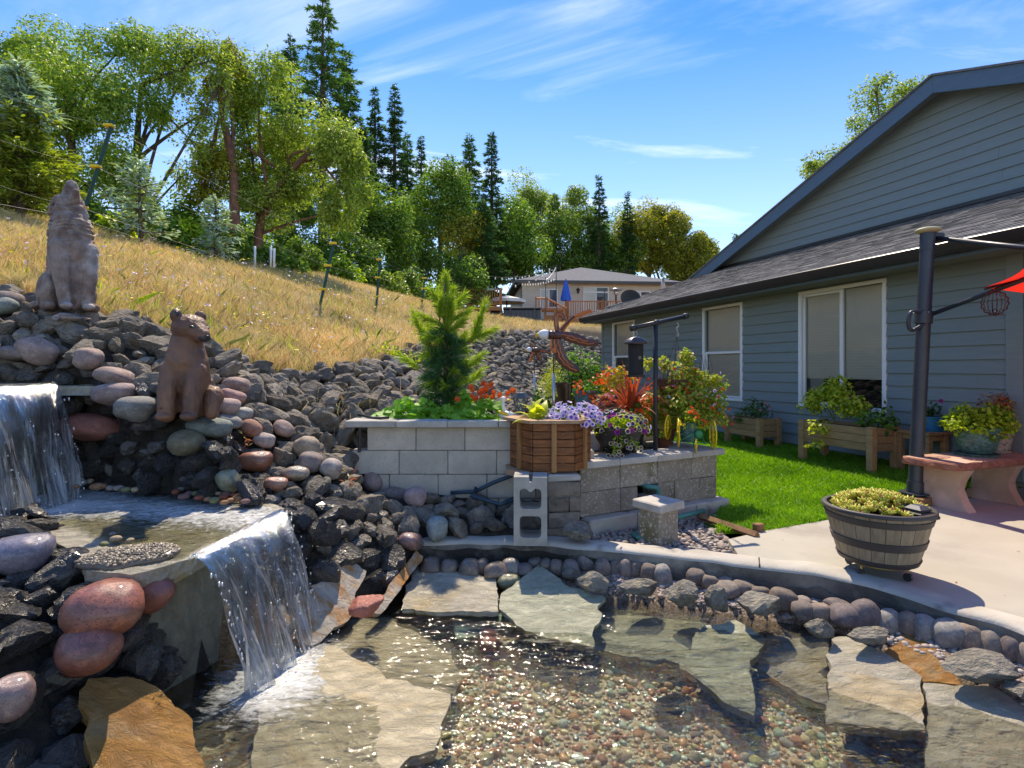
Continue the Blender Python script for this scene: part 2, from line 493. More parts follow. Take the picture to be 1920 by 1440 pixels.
LAWN = np.array([G(1345, 994)[:2], G(1440, 993.5)[:2], G(1551, 974.5)[:2], G(1714, 941.5)[:2], (4.05, 5.37), (4.9, 5.37), (wallx(6.5) - .02, 6.5), (wallx(10) - .02, 10), (wallx(13.8) - .02, 13.8), (1.9, 13.8), (2.3, 10.0), (2.15, 7.2), (1.98, 5.25), (1.86, 5.02)])
YARD = np.array([(-.62, 4.02), (.1, 4.02), (.5, 4.5), (1.9, 5.3), (2.15, 7.2), (2.3, 10), (1.9, 13.8), (2.3, 14.3), (9, 14.3), (30, 14), (30, -5), (2.5, -5), (2.3, .6)] + [tuple(p) for p in KERB[::-1][1:]])
BASIN = np.array([(-1.40, 3.30), (-1.49, 2.44), (-1.75, 2.60), (-2.0, 2.74), (-2.55, 3.10), (-3.2, 3.35), (-3.35, 3.75), (-3.0, 3.86), (-2.33, 3.70), (-1.75, 3.47)])
ZB = 0.42                        # water level of the middle basin
def ground_z(X, Y):
 X = np.asarray(X, float); Y = np.asarray(Y, float)
 z = hill(X, Y)
 z = np.where(inside(YARD, X, Y), -0.10, z)
 z = np.where(inside(POND, X, Y), -0.44, z)
 return np.where(inside(BASIN, X, Y), np.minimum(z, ZB - 0.09), z)
def hit(px, py, y0=1.6, y1=70.0):
 """where the line of sight through this point of the photograph meets the hill"""
 Y = np.concatenate([np.arange(y0, 8, 0.02), np.arange(8, y1, 0.1)])
 X = (px - 960) / F * Y; Z = EYE - (py - 690) / F * Y
 h = ground_z(X, Y)
 k = np.nonzero(h >= Z)[0]
 i = k[0] if len(k) else len(Y) - 1
 return np.array([X[i], Y[i], h[i]])
gx = np.unique(np.round(np.concatenate([np.arange(-150, -30, 12), np.arange(-30, -6, 1.0), np.arange(-6, 3.2, 0.07), np.arange(3.2, 8, .4), np.arange(8, 40, 2.0), np.arange(40, 170, 12)]), 3))
gy = np.unique(np.round(np.concatenate([np.arange(-80, -2, 8), np.arange(-2, 1.4, 0.4), np.arange(1.4, 6.5, 0.07), np.arange(6.5, 14, 0.25), np.arange(14, 60, 1.2), np.arange(60, 260, 15)]), 3))
GX, GY = np.meshgrid(gx, gy)
GZ = ground_z(GX, GY)
nx, ny = len(gx), len(gy)
idx = np.arange(nx * ny).reshape(ny, nx)
q = np.stack([idx[:-1, :-1], idx[:-1, 1:], idx[1:, 1:], idx[1:, :-1]], -1).reshape(-1, 4)
def ground_material():
 m, nt, o = newmat("hill_soil")
 p = nd(nt, "ShaderNodeBsdfPrincipled"); p.inputs['Roughness'].default_value = 0.95; p.inputs['Specular IOR Level'].default_value = 0.1
 vec = coords(nt, obj_random=False)
 n1 = ramp(nt, noise_node(nt, vec, 0.9, 6, 0.6), 0.38, 0.62)
 n2 = ramp(nt, noise_node(nt, vec, 14, 5, 0.65), 0.35, 0.7)
 straw = mixc(nt, n2, (0.42, 0.33, 0.19), (0.28, 0.21, 0.115))
 straw = mixc(nt, ramp(nt, noise_node(nt, vec, 0.45, 5, 0.6), 0.52, 0.68), straw, (0.17, 0.17, 0.045))
 soil = mixc(nt, n2, (0.075, 0.062, 0.048), (0.035, 0.03, 0.026))
 at = nd(nt, "ShaderNodeAttribute", attribute_name="straw")
 col = mixc(nt, at.outputs['Fac'], soil, straw)
 nt.links.new(col, p.inputs['Base Color'])
 b = nd(nt, "ShaderNodeBump"); b.inputs['Strength'].default_value = 0.8; b.inputs['Distance'].default_value = 0.05
 nt.links.new(noise_node(nt, vec, 25, 6, 0.7), b.inputs['Height']); nt.links.new(b.outputs[0], p.inputs['Normal'])
 nt.links.new(p.outputs[0], o.inputs['Surface'])
 return m
MEADOW = np.array([(-60, 1.5), (-7.5, 2.2), P(-60, 545, 4.5)[:2], P(0, 552, 4.6)[:2], P(110, 580, 4.65)[:2], P(220, 606, 4.7)[:2], P(330, 645, 4.9)[:2], P(420, 668, 5.1)[:2], P(540, 690, 5.9)[:2], P(640, 690, 6.7)[:2], P(700, 680, 7.4)[:2], P(770, 654, 9)[:2], P(850, 630, 13)[:2],
                   P(930, 619, 17)[:2], P(1030, 616, 19.5)[:2], P(1140, 614, 21)[:2], (5, 27), (12, 30), (10, 60), (-60, 60), (-60, 5)])
mb = MB(); mb.add(np.column_stack([GX.ravel(), GY.ravel(), GZ.ravel()]), q)
me = mb.build("hill_ground", ground_material(), smooth=True)
at = me.attributes.new("straw", 'FLOAT', 'POINT')
at.data.foreach_set('value', inside(MEADOW, GX, GY).astype(np.float32).ravel())
add("hill_ground", me, kind='structure', label="sloping hillside soil with dry straw meadow")
# ------------------------------------------------------------------ stone and concrete
M['concrete'] = surf("concrete_patio", (0.355, 0.335, 0.282), (0.312, 0.292, 0.243), 2.2, 0.85, 0.25, 160, 0.25, c3=(0.235, 0.21, 0.18), scale3=1.6, lo3=.52, hi3=.78, speck=(260, .16, (.42, .37, .31)), bdist=0.004)
M['kerbstone'] = surf("concrete_kerb", (0.42, 0.39, 0.335), (0.31, 0.285, 0.245), 3.0, 0.9, 0.5, 60, 0.2, c3=(0.05, 0.045, 0.038), scale3=2.2, lo3=0.60, hi3=0.72, bdist=0.008)
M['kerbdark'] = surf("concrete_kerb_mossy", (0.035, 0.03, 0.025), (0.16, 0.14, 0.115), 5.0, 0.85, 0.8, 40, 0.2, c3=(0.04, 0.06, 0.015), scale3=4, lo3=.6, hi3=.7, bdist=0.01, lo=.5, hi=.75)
def smooth_line(line, n=6):
 out = []
 L_ = [np.asarray(p, float) for p in line]
 for i in range(len(L_) - 1):
  p0 = L_[max(i - 1, 0)]; p1 = L_[i]; p2 = L_[i + 1]; p3 = L_[min(i + 2, len(L_) - 1)]
  for k in range(n):
   t = k / n
   out.append(0.5 * ((2 * p1) + (-p0 + p2) * t + (2 * p0 - 5 * p1 + 4 * p2 - p3) * t * t + (-p0 + 3 * p1 - 3 * p2 + p3) * t ** 3))
 out.append(L_[-1])
 return np.array(out)
KS = smooth_line(KERB, 6)
mb = MB()
prof = [(0.0, -0.40), (0.0, -0.004), (0.004, 0.006), (0.014, 0.016), (0.05, 0.022), (0.14, 0.022), (0.185, 0.014), (0.20, 0.0), (0.20, -0.2)]
ring = np.stack([np.column_stack([offset_line(KS, d), np.full(len(KS), z)]) for d, z in prof], 1)   # offset to the left of travel = outwards
jit = vnoise(ring.reshape(-1, 3), 5.0, 3.0).reshape(len(KS), len(prof)) * 0.010
ring[:, :, 2] += jit; ring[:, 1:5, 1] += jit[:, 1:5]
n_, k_ = ring.shape[:2]
ii = np.arange(n_ * k_).reshape(n_, k_)
kq_ = np.stack([ii[:-1, :-1], ii[1:, :-1], ii[1:, 1:], ii[:-1, 1:]], -1)
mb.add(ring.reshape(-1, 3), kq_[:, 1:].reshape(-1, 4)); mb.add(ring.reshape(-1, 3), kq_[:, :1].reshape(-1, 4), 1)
mb.add(ring[0], np.arange(k_)[None, :]); mb.add(ring[-1], np.arange(k_)[::-1][None, :])
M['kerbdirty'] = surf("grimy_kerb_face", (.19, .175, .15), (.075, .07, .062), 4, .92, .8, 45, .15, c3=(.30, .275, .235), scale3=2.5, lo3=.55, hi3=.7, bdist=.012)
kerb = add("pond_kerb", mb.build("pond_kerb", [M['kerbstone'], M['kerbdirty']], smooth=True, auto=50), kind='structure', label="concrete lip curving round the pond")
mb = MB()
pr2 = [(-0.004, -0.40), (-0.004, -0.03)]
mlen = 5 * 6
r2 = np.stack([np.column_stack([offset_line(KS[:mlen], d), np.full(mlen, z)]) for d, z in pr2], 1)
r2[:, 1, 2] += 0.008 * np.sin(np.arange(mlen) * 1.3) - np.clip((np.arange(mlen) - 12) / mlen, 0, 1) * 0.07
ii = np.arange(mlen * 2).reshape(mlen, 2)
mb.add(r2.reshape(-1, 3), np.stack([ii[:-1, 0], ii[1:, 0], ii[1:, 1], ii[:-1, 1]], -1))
V, Fs = tube([(*offset_line(KS, -.003)[41], .006), (*offset_line(KS, .004)[41], .0235), (*offset_line(KS, .14)[41], .0235), (*offset_line(KS, .2)[41], .004)], .004, 5)
add("crack", MB().add(V, Fs).build("crack", M['kerbdark']), kerb)
add("kerb_moss", mb.build("kerb_moss", M['kerbdark']), kerb)
mb = MB()
k0, k1 = 38, 66
seg = KS[k0:k1]; mm = len(seg)
lin = np.stack([np.column_stack([offset_line(seg, -0.012), np.full(mm, -0.25)]), np.column_stack([offset_line(seg, -0.014 - 0.004 * np.sin(np.arange(mm) * 1.1)), -0.085 + 0.014 * np.sin(np.arange(mm) * 0.75) + 0.01 * np.sin(np.arange(mm) * 1.9)])], 1)
ii = np.arange(mm * 2).reshape(mm, 2)
mb.add(lin.reshape(-1, 3), np.stack([ii[:-1, 0], ii[1:, 0], ii[1:, 1], ii[:-1, 1]], -1))
M['liner'] = surf("pond_liner", (0.10, 0.095, 0.088), (0.05, 0.047, 0.043), 9, 0.45, 0.3, 30)
o_ = add("pond_liner", mb.build("pond_liner", M['liner']), kerb); sm = o_.modifiers.new("s", 'SOLIDIFY'); sm.thickness = 0.003
V, Fs = prism(PATIO, -0.12, 0.0)
mb = MB(); mb.add(V, Fs)
patio = add("patio", mb.build("patio", M['concrete']), kind='structure', label="pale tan concrete patio slab")
GRAVELBED = np.array([G(1085, 1012)[:2], G(1160, 1012)[:2], G(1250, 1020)[:2], G(1335, 1033)[:2], G(1386, 1040)[:2], G(1366, 1010)[:2], (1.9, 5.1), (.5, 4.45)])
M['gravelsoil'] = surf("gravel_soil", (0.20, 0.165, 0.13), (0.10, 0.08, 0.065), 30, 0.95, 0.8, 80, 0.1)
V, Fs = prism(GRAVELBED, -0.12, -0.045)
mb = MB(); mb.add(V, Fs); add("gravel_ground", mb.build("gravel_ground", M['gravelsoil']), kind='structure')
M['pondbed'] = surf("pond_bed_silt", (0.42, 0.37, 0.25), (0.26, 0.25, 0.16), 8, 0.7, 0.5, 40, 0.3, speck=(60, .5, (.30, .16, .08)))
V, Fs = prism(POND, -0.50, -0.40)
mb = MB(); mb.add(V, Fs); add("pond_bed", mb.build("pond_bed", M['pondbed']), kind='structure')
mb = MB()
shelf_in = offset_line(KS, -0.46); shelf_mid = offset_line(KS, -0.24); shelf_out = offset_line(KS, -0.015)
rr = np.stack([np.column_stack([shelf_out, np.full(len(KS), -0.135)]), np.column_stack([shelf_mid, np.full(len(KS), -0.165)]), np.column_stack([shelf_in, np.full(len(KS), -0.36)])], 1)
rr[:, :, 2] += 0.012 * vnoise(rr.reshape(-1, 3), 6, 1).reshape(rr.shape[:2])
ii = np.arange(rr.shape[0] * 3).reshape(-1, 3)
mb.add(rr.reshape(-1, 3), np.stack([ii[:-1, :-1], ii[:-1, 1:], ii[1:, 1:], ii[1:, :-1]], -1).reshape(-1, 4))
M['shelf'] = surf("shelf_gravel", (0.24, 0.185, 0.135), (0.08, 0.06, 0.045), 60, 0.9, 1.0, 90, 0.2, speck=(90, .4, (.35, .26, .2)), bdist=0.015)
add("pond_shelf", mb.build("pond_shelf", M['shelf'], smooth=True), kind='structure')
# ------------------------------------------------------------------ water
def water_material(name, tint, bump, bscale, foam=None, gl=0.04, stretch=None, foamscale=16, refr=.30, bd=.02):
 m, nt, o = newmat(name)
 vec = coords(nt, obj_random=False, scale=stretch)
 b = nd(nt, "ShaderNodeBump"); b.inputs['Strength'].default_value = bump; b.inputs['Distance'].default_value = bd
 n1 = noise_node(nt, vec, bscale, 3, 0.5, 0.6)
 n2 = noise_node(nt, vec, bscale * 3.1, 3, 0.55, 0.4)
 ad = nd(nt, "ShaderNodeMath", operation='MULTIPLY_ADD'); nt.links.new(n2, ad.inputs[0]); ad.inputs[1].default_value = 0.35; nt.links.new(n1, ad.inputs[2])
 nt.links.new(ad.outputs[0], b.inputs['Height'])
 t = nd(nt, "ShaderNodeBsdfTransparent"); t.inputs['Color'].default_value = (*tint, 1)
 g = nd(nt, "ShaderNodeBsdfGlossy"); g.inputs['Roughness'].default_value = gl; g.inputs['Color'].default_value = (1, 1, 1, 1)
 nt.links.new(b.outputs[0], g.inputs['Normal'])
 fr = nd(nt, "ShaderNodeFresnel"); fr.inputs['IOR'].default_value = 1.33; nt.links.new(b.outputs[0], fr.inputs['Normal'])
 rf = nd(nt, "ShaderNodeBsdfRefraction"); rf.inputs['IOR'].default_value = 1.33; rf.inputs['Roughness'].default_value = 0.0; rf.inputs['Color'].default_value = (*tint, 1); nt.links.new(b.outputs[0], rf.inputs['Normal'])
 tm = nd(nt, "ShaderNodeMixShader"); tm.inputs[0].default_value = refr; nt.links.new(t.outputs[0], tm.inputs[1]); nt.links.new(rf.outputs[0], tm.inputs[2])
 mx = nd(nt, "ShaderNodeMixShader"); nt.links.new(fr.outputs[0], mx.inputs[0]); nt.links.new(tm.outputs[0], mx.inputs[1]); nt.links.new(g.outputs[0], mx.inputs[2])
 out = mx.outputs[0]
 if foam is not None:
  d = nd(nt, "ShaderNodeBsdfPrincipled"); d.inputs['Base Color'].default_value = (0.80, 0.82, 0.80, 1); d.inputs['Roughness'].default_value = 0.25
  nt.links.new(b.outputs[0], d.inputs['Normal'])
  at = nd(nt, "ShaderNodeAttribute", attribute_name="foam")
  fn = noise_node(nt, vec, foamscale, 6, 0.72, 0.8)
  sm_ = nd(nt, "ShaderNodeMath", operation='ADD'); nt.links.new(fn, sm_.inputs[0]); nt.links.new(at.outputs['Fac'], sm_.inputs[1])
  mk = ramp(nt, sm_.outputs[0], 0.72, 1.12, 0, foam)
  m2 = nd(nt, "ShaderNodeMixShader"); nt.links.new(mk, m2.inputs[0]); nt.links.new(out, m2.inputs[1]); nt.links.new(d.outputs[0], m2.inputs[2])
  out = m2.outputs[0]
 nt.links.new(out, o.inputs['Surface'])
 return m
M['water'] = water_material("pond_water", (0.96, 0.99, 0.965), 1.0, 6.0, foam=0.75, gl=0.05, foamscale=22, bd=.03, stretch=(.7, 1.5, 1))
def grid_in(poly, step, z):
 poly = np.asarray(poly); x0, y0 = poly.min(0); x1, y1 = poly.max(0)
 xs = np.arange(x0, x1 + step, step); ys = np.arange(y0, y1 + step, step)
 X, Y = np.meshgrid(xs, ys); k = inside(poly, X, Y)
 ii = np.arange(X.size).reshape(X.shape)
 q = np.stack([ii[:-1, :-1], ii[:-1, 1:], ii[1:, 1:], ii[1:, :-1]], -1).reshape(-1, 4)
 kk = k.ravel(); keep = kk[q].any(1); q = q[keep]
 used = np.unique(q); re = -np.ones(X.size, int); re[used] = np.arange(len(used))
 V = np.column_stack([X.ravel()[used], Y.ravel()[used], np.full(len(used), z)])
 return V, re[q]
V, q_ = grid_in(POND, 0.05, WATER)
foamv = 0.62 * np.exp(-(((V[:, 0] + 1.10) / 0.28) ** 2 + ((V[:, 1] - 2.62) / 0.36) ** 2)) + 0.10 * np.exp(-(((V[:, 0] + .7) / 0.5) ** 2 + ((V[:, 1] - 2.7) / .5) ** 2))
V[:, 2] += 0.012 * foamv * vnoise(V, 14, 2) + 0.003 * vnoise(V, 4, 9)
mb = MB(); mb.add(V, q_); me = mb.build("pond_water", M['water'], smooth=True)
a_ = me.attributes.new("foam", 'FLOAT', 'POINT'); a_.data.foreach_set('value', foamv.astype(np.float32))
add("pond_water", me, kind='structure', label="clear rippled pond water")
# ================================================================== rocks
M['lava'] = surf("lava_rock_dry", (0.32, 0.28, 0.23), (0.17, 0.147, 0.12), 2.2, 0.92, 1.0, 9, 0.2, c3=(0.28, 0.215, 0.135), scale3=1.3, lo3=.58, hi3=.74, objvar=.32, bdist=0.07)
M['lavafar'] = surf("far_rubble", (.215, .188, .155), (.105, .092, .077), 2.2, .92, 1.0, 9, .2, c3=(.24, .19, .125), scale3=.8, lo3=.55, hi3=.75, island=.35, bdist=.07)
M['lavawet'] = surf("lava_rock_wet", (0.10, 0.093, 0.084), (0.038, 0.036, 0.033), 2.2, 0.30, 1.0, 11, 0.7, c3=(0.12, 0.09, 0.055), scale3=1.2, lo3=.52, hi3=.75, coat=0.25, rvar=.14, bdist=0.09, objvar=.3)
M['lavadamp'] = surf("lava_rock_damp", (0.19, 0.168, 0.142), (0.085, 0.076, 0.066), 2.2, 0.5, 1.0, 6, 0.5, c3=(0.12, 0.09, 0.055), scale3=1.3, lo3=.55, hi3=.75, rvar=.2, bdist=0.08, objvar=.3)
M['boulder'] = surf("pale_boulder", (0.34, 0.31, 0.25), (0.17, 0.16, 0.14), 2.4, 0.88, 1.0, 6, 0.25, c3=(0.42, 0.36, 0.24), scale3=1.5, lo3=.55, hi3=.7, bdist=0.07)
M['cobble'] = surf("river_cobble", (0.92, 0.92, 0.92), (0.55, 0.54, 0.54), 1.4, 0.72, 0.35, 45, 0.25, objcol=True, c3=(1.15, 1.08, 1.0), scale3=3.5, rvar=.12, bdist=0.012, lo3=.52, hi3=.68, speck=(30, .25, (.5, .48, .46)))
M['cobblewet'] = surf("river_cobble_wet", (1.1, 1.1, 1.1), (0.62, 0.60, 0.60), 1.4, 0.30, 0.3, 40, 0.5, objcol=True, coat=0.35, bdist=0.012, c3=(1.3, 1.2, 1.05), scale3=3, speck=(26, .2, (.5, .46, .44)))
NJ = 16
jag3 = [MB().add(*jagged(100 + i, 3, 8 + i % 5, 0.07, 0.82)).build("lava_rock", M['lava']) for i in range(NJ)]
jag3w = []
for me in jag3:
 m2 = me.copy(); m2.materials[0] = M['lavawet']; jag3w.append(m2)
jag3d = []
for me in jag3:
 m2 = me.copy(); m2.materials[0] = M['lavadamp']; jag3d.append(m2)
jag2 = [jagged(200 + i, 2, 8 + i % 4, 0.08, 0.82) for i in range(NJ)]
jag0 = [jagged(330 + i, 1, 8, .1, .85) for i in range(NJ)]
jag1 = [jagged(300 + i, 2, 7 + i % 4, 0.08, 0.8) for i in range(NJ)]
cob3 = [MB().add(*cobble(400 + i, 3, .24)).build("cobble", M['cobble'], smooth=True) for i in range(8)]
cob3w = []
for me in cob3:
 m2 = me.copy(); m2.materials[0] = M['cobblewet']; cob3w.append(m2)
# ---- cobbles first, so that rocks can keep clear of them: centre, width, height in the photograph, colour, roll, wet, words
PINK = (.45, .325, .28); RED = (.30, .115, .085); MAUVE = (.31, .25, .23); GREY = (.34, .33, .30); OLIVE = (.24, .22, .15); TEAL = (.27, .32, .30); WHITE = (.55, .47, .43); SALMON = (.46, .24, .17); BEIGE = (.45, .36, .27); PURPLE = (.20, .19, .25)
COB = [
 (12, 562, 60, 34, MAUVE, -5, 0, "mauve rounded cobble at the far edge behind the statues' rocks"),
 (8, 574, 46, 30, TEAL, -10, 0, "pale green smooth cobble leaning on a mauve cobble"),
 (73, 660, 66, 46, PINK, 25, 0, "pink egg-shaped boulder below the wolf statue"),
 (26, 662, 68, 28, MAUVE, 3, 0, "long mauve striped cobble beside a pink boulder"),
 (166, 673, 50, 40, PINK, 10, 0, "pink lumpy cobble among grey rocks under the wolf"),
 (216, 706, 68, 36, PINK, 14, 0, "smooth pink oval cobble above a white-flecked one"),
 (214, 740, 74, 40, (.45, .34, .32), -6, 0, "pink cobble with a pale flecked end"),
 (255, 767, 76, 46, GREY, 0, 0, "big round grey cobble beside the bear statue"),
 (170, 799, 112, 50, (.36, .15, .115), 3, 0, "angular brick-red boulder near the upper waterfall"),
 (348, 830, 68, 44, OLIVE, -8, 0, "olive brown cobble below the bear statue"),
 (397, 801, 78, 34, (.24, .28, .26), 6, 0, "flat teal-grey cobble with a shiny top at the bear's feet"),
 (424, 790, 52, 26, GREY, 12, 0, "grey oval cobble behind the teal-grey one"),
 (452, 776, 46, 24, (.45, .44, .41), 0, 0, "pale grey cobble behind the bear's hind leg"),
 (444, 722, 50, 32, PINK, 5, 0, "pink oval cobble, upper of the pair right of the bear"),
 (436, 744, 48, 26, (.50, .30, .27), 18, 0, "pink flat pointed cobble under an oval pink one"),
 (424, 764, 46, 34, (.58, .43, .38), 5, 0, "pale pink cobble touching the bear's hind leg"),
 (470, 802, 44, 32, SALMON, 20, 0, "salmon cobble next to the flat teal-grey one"),
 (532, 804, 42, 26, PINK, 25, 0, "pink stone lying slanted on the dry rockfall"),
 (497, 826, 38, 26, WHITE, 10, 0, "white cobble beside a grey rock on the dry slope"),
 (573, 838, 46, 42, BEIGE, 20, 0, "round beige cobble standing out of grey rocks"),
 (583, 867, 48, 36, MAUVE, 15, 0, "mauve cobble touching a white pitted one"),
 (622, 878, 38, 40, WHITE, 25, 0, "white pitted cobble near the planter wall"),
 (479, 866, 62, 38, (.33, .15, .10), -4, 1, "wet rust-red cobble at the rim of the wet black rocks"),
 (516, 908, 42, 26, SALMON, 3, 1, "small wet salmon cobble among black rocks"),
 (556, 887, 48, 28, (.34, .28, .22), -5, 1, "brownish oval wet cobble left of a mauve one"),
 (698, 905, 38, 34, PINK, 10, 0, "pink round cobble in front of the block planter"),
 (742, 926, 46, 22, MAUVE, 8, 0, "long mauve cobble lying near the planter foot"),
 (777, 931, 40, 38, (.50, .36, .35), 20, 0, "pinkish white cobble beside a long mauve one"),
 (820, 991, 42, 42, (.33, .38, .37), 5, 0, "pale teal round cobble on the end of the kerb"),
 (768, 1014, 40, 32, (.26, .16, .155), 10, 1, "dark maroon cobble by the kerb's end"),
 (429, 902, 38, 44, (.22, .24, .17), -30, 1, "wet green cobble over the small pebbles by the stream"),
 (36, 1042, 104, 72, PURPLE, -4, 1, "smooth purple-grey boulder among wet black rocks"),
 (195, 1141, 124, 98, (.33, .125, .085), -20, 1, "large brick-red round boulder under the stone lip"),
 (164, 1216, 106, 78, (.29, .11, .08), -10, 1, "brick-red pointed boulder, lower of the two red ones"),
 (288, 1112, 64, 62, (.25, .09, .07), 40, 1, "dark red cracked boulder in the shade of the stone lip"),
 (10, 1310, 74, 80, (.30, .21, .20), 15, 1, "mauve-brown boulder at the corner of the pond edge"),
]
def cob_place(px, py, w, h, Y=None, k=1.0, sink=0.25):
 if Y is None:
  p = hit(px, py + h * 0.30)
 else:
  p = P(px, py, Y);
 s = w / F * p[1] / 2
 t = h / F * p[1] / 2
 if Y is None:
  p = P(px, py, p[1])
 return p, s, t
COBXYZ = []; CPX = []
for i, (px, py, w, h, c, roll, wet, lab) in enumerate(COB):
 p, s, t = cob_place(px, py, w, h)
 p = P(px, py, {195: 2.17, 164: 2.08, 288: 2.38, 10: 1.86}.get(px, max(1.5, p[1] - 0.09)))
 add("cobble", (cob3w if wet else cob3)[i % 8], None, p, (0, R(roll), 0.0), (s * 1.0, (s + t) * 0.5, t * 1.0), c, label=lab, cat="stone", group="round river cobbles on the rockery")
 COBXYZ.append((p, max(s, t)))
 CPX.append((px, py, w * .5, h * .5, p[1]))
# ---- lava rocks over the rock zone
ZONE = np.array([P(-40, 540, 4.5)[:2], P(110, 590, 4.45)[:2], P(220, 612, 4.6)[:2], P(330, 650, 4.85)[:2], P(420, 674, 5.05)[:2], P(540, 696, 5.8)[:2], P(640, 692, 6.7)[:2], P(700, 684, 7.4)[:2], P(770, 658, 9)[:2], P(850, 634, 13)[:2], P(930, 621, 16.6)[:2], P(1030, 619, 19)[:2],
                 (3.0, 19.5), (2.9, 16), (2.1, 14.4), (1.6, 11), (1.0, 8.2), (.4, 6.4), (-1.1, 6.0), (-1.25, 4.75), (-1.22, 4.42), (-.55, 4.42), (0.3, 4.40), (.25, 4.18), (-.6, 4.06), (-.66, 3.75), (-.83, 3.38), (-1.05, 3.15), (-1.33, 2.88), (-1.50, 2.43), (-1.52, 2.2), (-1.5, 1.75), (-1.9, 1.5), (-3.0, 1.9), (-6, 3.6)])
SLAB = np.array([(-1.56, 2.27), (-1.42, 2.47), (-1.38, 3.36), (-1.7, 3.62), (-2.6, 3.74), (-2.6, 3.0), (-1.95, 2.5), (-1.78, 2.32)])
LIPUP = np.array([(-3.05, 2.7), (-3.05, 3.72), (-2.7, 3.74), (-2.9, 3.8), (-3.5, 3.8), (-3.9, 3.4), (-3.9, 2.7)])
EXC = [np.array([G(a, b, z)[:2] for a, b, z in L_]) for L_ in ([(130, 1325, .0), (155, 1255, .08), (262, 1248, .06), (315, 1290, -.02), (370, 1366, -.14), (420, 1490, -.2), (170, 1520, -.15)], [(530, 1117, .03), (655, 1050, .06), (692, 1068, .0), (680, 1096, -.04), (660, 1165, -.14), (584, 1218, -.19), (545, 1212, -.17), (490, 1160, -.05)])] + [POND]
CASC = np.array([(-1.2, 2.45), (-1.2, 3.3), (-1.52, 3.3), (-1.56, 2.4)])
def in_zone(x, y):
 X = np.array([x]); Y = np.array([y])
 return inside(ZONE, X, Y)[0]
rs = np.random.default_rng(41)
cand = []
def size_at(x, y):
 u = rs.random() ** 1.6
 if y < 4.2: return 0.055 + .060 * u
 if y < 6.5: return 0.058 + .075 * u
 if y < 9: return 0.062 + .075 * u
 return 0.075 + .07 * u
placed = np.zeros((0, 3)); radii = np.zeros(0)
cells = {}
def free(x, y, z, r, f=0.78):
 cx, cy = int(math.floor(x / .3)), int(math.floor(y / .3))
 for a in (-1, 0, 1):
  for b in (-1, 0, 1):
   for (qx, qy, qz, qr) in cells.get((cx + a, cy + b), ()):
    d2 = (qx - x) ** 2 + (qy - y) ** 2 + ((qz - z) * 1.0) ** 2
    if d2 < ((r + qr) * f) ** 2: return False
 return True
def put(x, y, z, r):
 cells.setdefault((int(math.floor(x / .3)), int(math.floor(y / .3))), []).append((x, y, z, r))
for p, s in COBXYZ: put(p[0], p[1], p[2], s * 0.8)
lo = ZONE.min(0); hi = ZONE.max(0)
rocks = []
NS = 44000
sx = rs.uniform(-5.0, 3.2, NS); sy = np.where(rs.random(NS) < 0.62, rs.uniform(1.5, 5.6, NS), rs.uniform(5.6, 19.5, NS))
ok = inside(ZONE, sx, sy) & ~inside(BASIN, sx, sy) & ~inside(SLAB, sx, sy) & ~inside(LIPUP, sx, sy)
for e_ in EXC: ok &= ~inside(e_, sx, sy)
sz = hill(sx, sy)
big = rs.permutation(NS)
sizes = np.array([size_at(x, y) for x, y in zip(sx, sy)])
order = np.argsort(-sizes + rs.normal(0, .02, NS))
CPA = np.array(CPX)
def hides(x, y, z, r):
 px, py, rp = 960 + x / y * F, 690 - (z + r * .2 - EYE) / y * F, r * 1.25 / y * F
 d = ((px - CPA[:, 0]) / (CPA[:, 2] + rp)) ** 2 + ((py - CPA[:, 1]) / (CPA[:, 3] + rp)) ** 2
 return bool(np.any((d < .55) & (y < CPA[:, 4] + .03)))
for i in order:
 if not ok[i] or hides(sx[i], sy[i], sz[i], sizes[i]): continue
 x, y, z, r = sx[i], sy[i], sz[i], sizes[i]
 if free(x, y, z, r, 0.68 if y < 9 else .72):
  put(x, y, z, r); rocks.append((x, y, z, r))
for (x0, y0, z0, x1, y1, z1, n) in [(-3.0, 3.84, .48, -2.33, 3.68, 1.0, 60), (-2.33, 3.70, .48, -1.75, 3.46, .72, 44), (-1.75, 3.46, .46, -1.42, 3.40, .60, 22), (-2.98, 3.78, .6, -2.6, 3.95, 1.1, 30), (-3.9, 3.78, 1.2, -2.95, 3.95, 1.42, 46), (-4.1, 3.9, 1.3, -3.2, 4.1, 1.6, 40),
         (-1.56, 2.30, -.12, -1.62, 2.45, .30, 10), (-1.66, 2.95, -.15, -1.66, 3.25, .22, 8), (-1.5, 3.3, -.1, -1.15, 3.35, .35, 26), (-1.7, 2.2, -.1, -1.75, 2.3, .25, 14), (-2.1, 2.4, 0.1, -1.7, 2.25, .3, 14)]:
 for k in range(n * 6):
  t = rs.random(); u = rs.random()
  x = x0 + (x1 - x0) * t + rs.normal(0, .03); y = y0 + (y1 - y0) * t + rs.normal(0, .03); z = z0 + (z1 - z0) * u
  r = rs.uniform(.06, .105)
  if (x > -1.44 and y < 3.28) or hides(x, y, z, r) or any(inside(e_, np.array([x]), np.array([y]))[0] for e_ in EXC[:2]): continue
  if free(x, y, z, r, 0.66): put(x, y, z, r); rocks.append((x, y, z, r))
def wetness(x, y, z):
 """stones in the spray of the falls and along the stream are wet"""
 d = min(math.hypot(x + 1.45, y - 3.0) - 0.62, math.hypot(x + 2.9, y - 3.5) - 0.62, math.hypot(x + 2.2, y - 3.55) - .42, math.hypot(x + 1.8, y - 2.45) - .68, math.hypot(x + 1.0, y - 3.45) - .36)
 d += max(0, z - 0.95) * 1.2
 return d
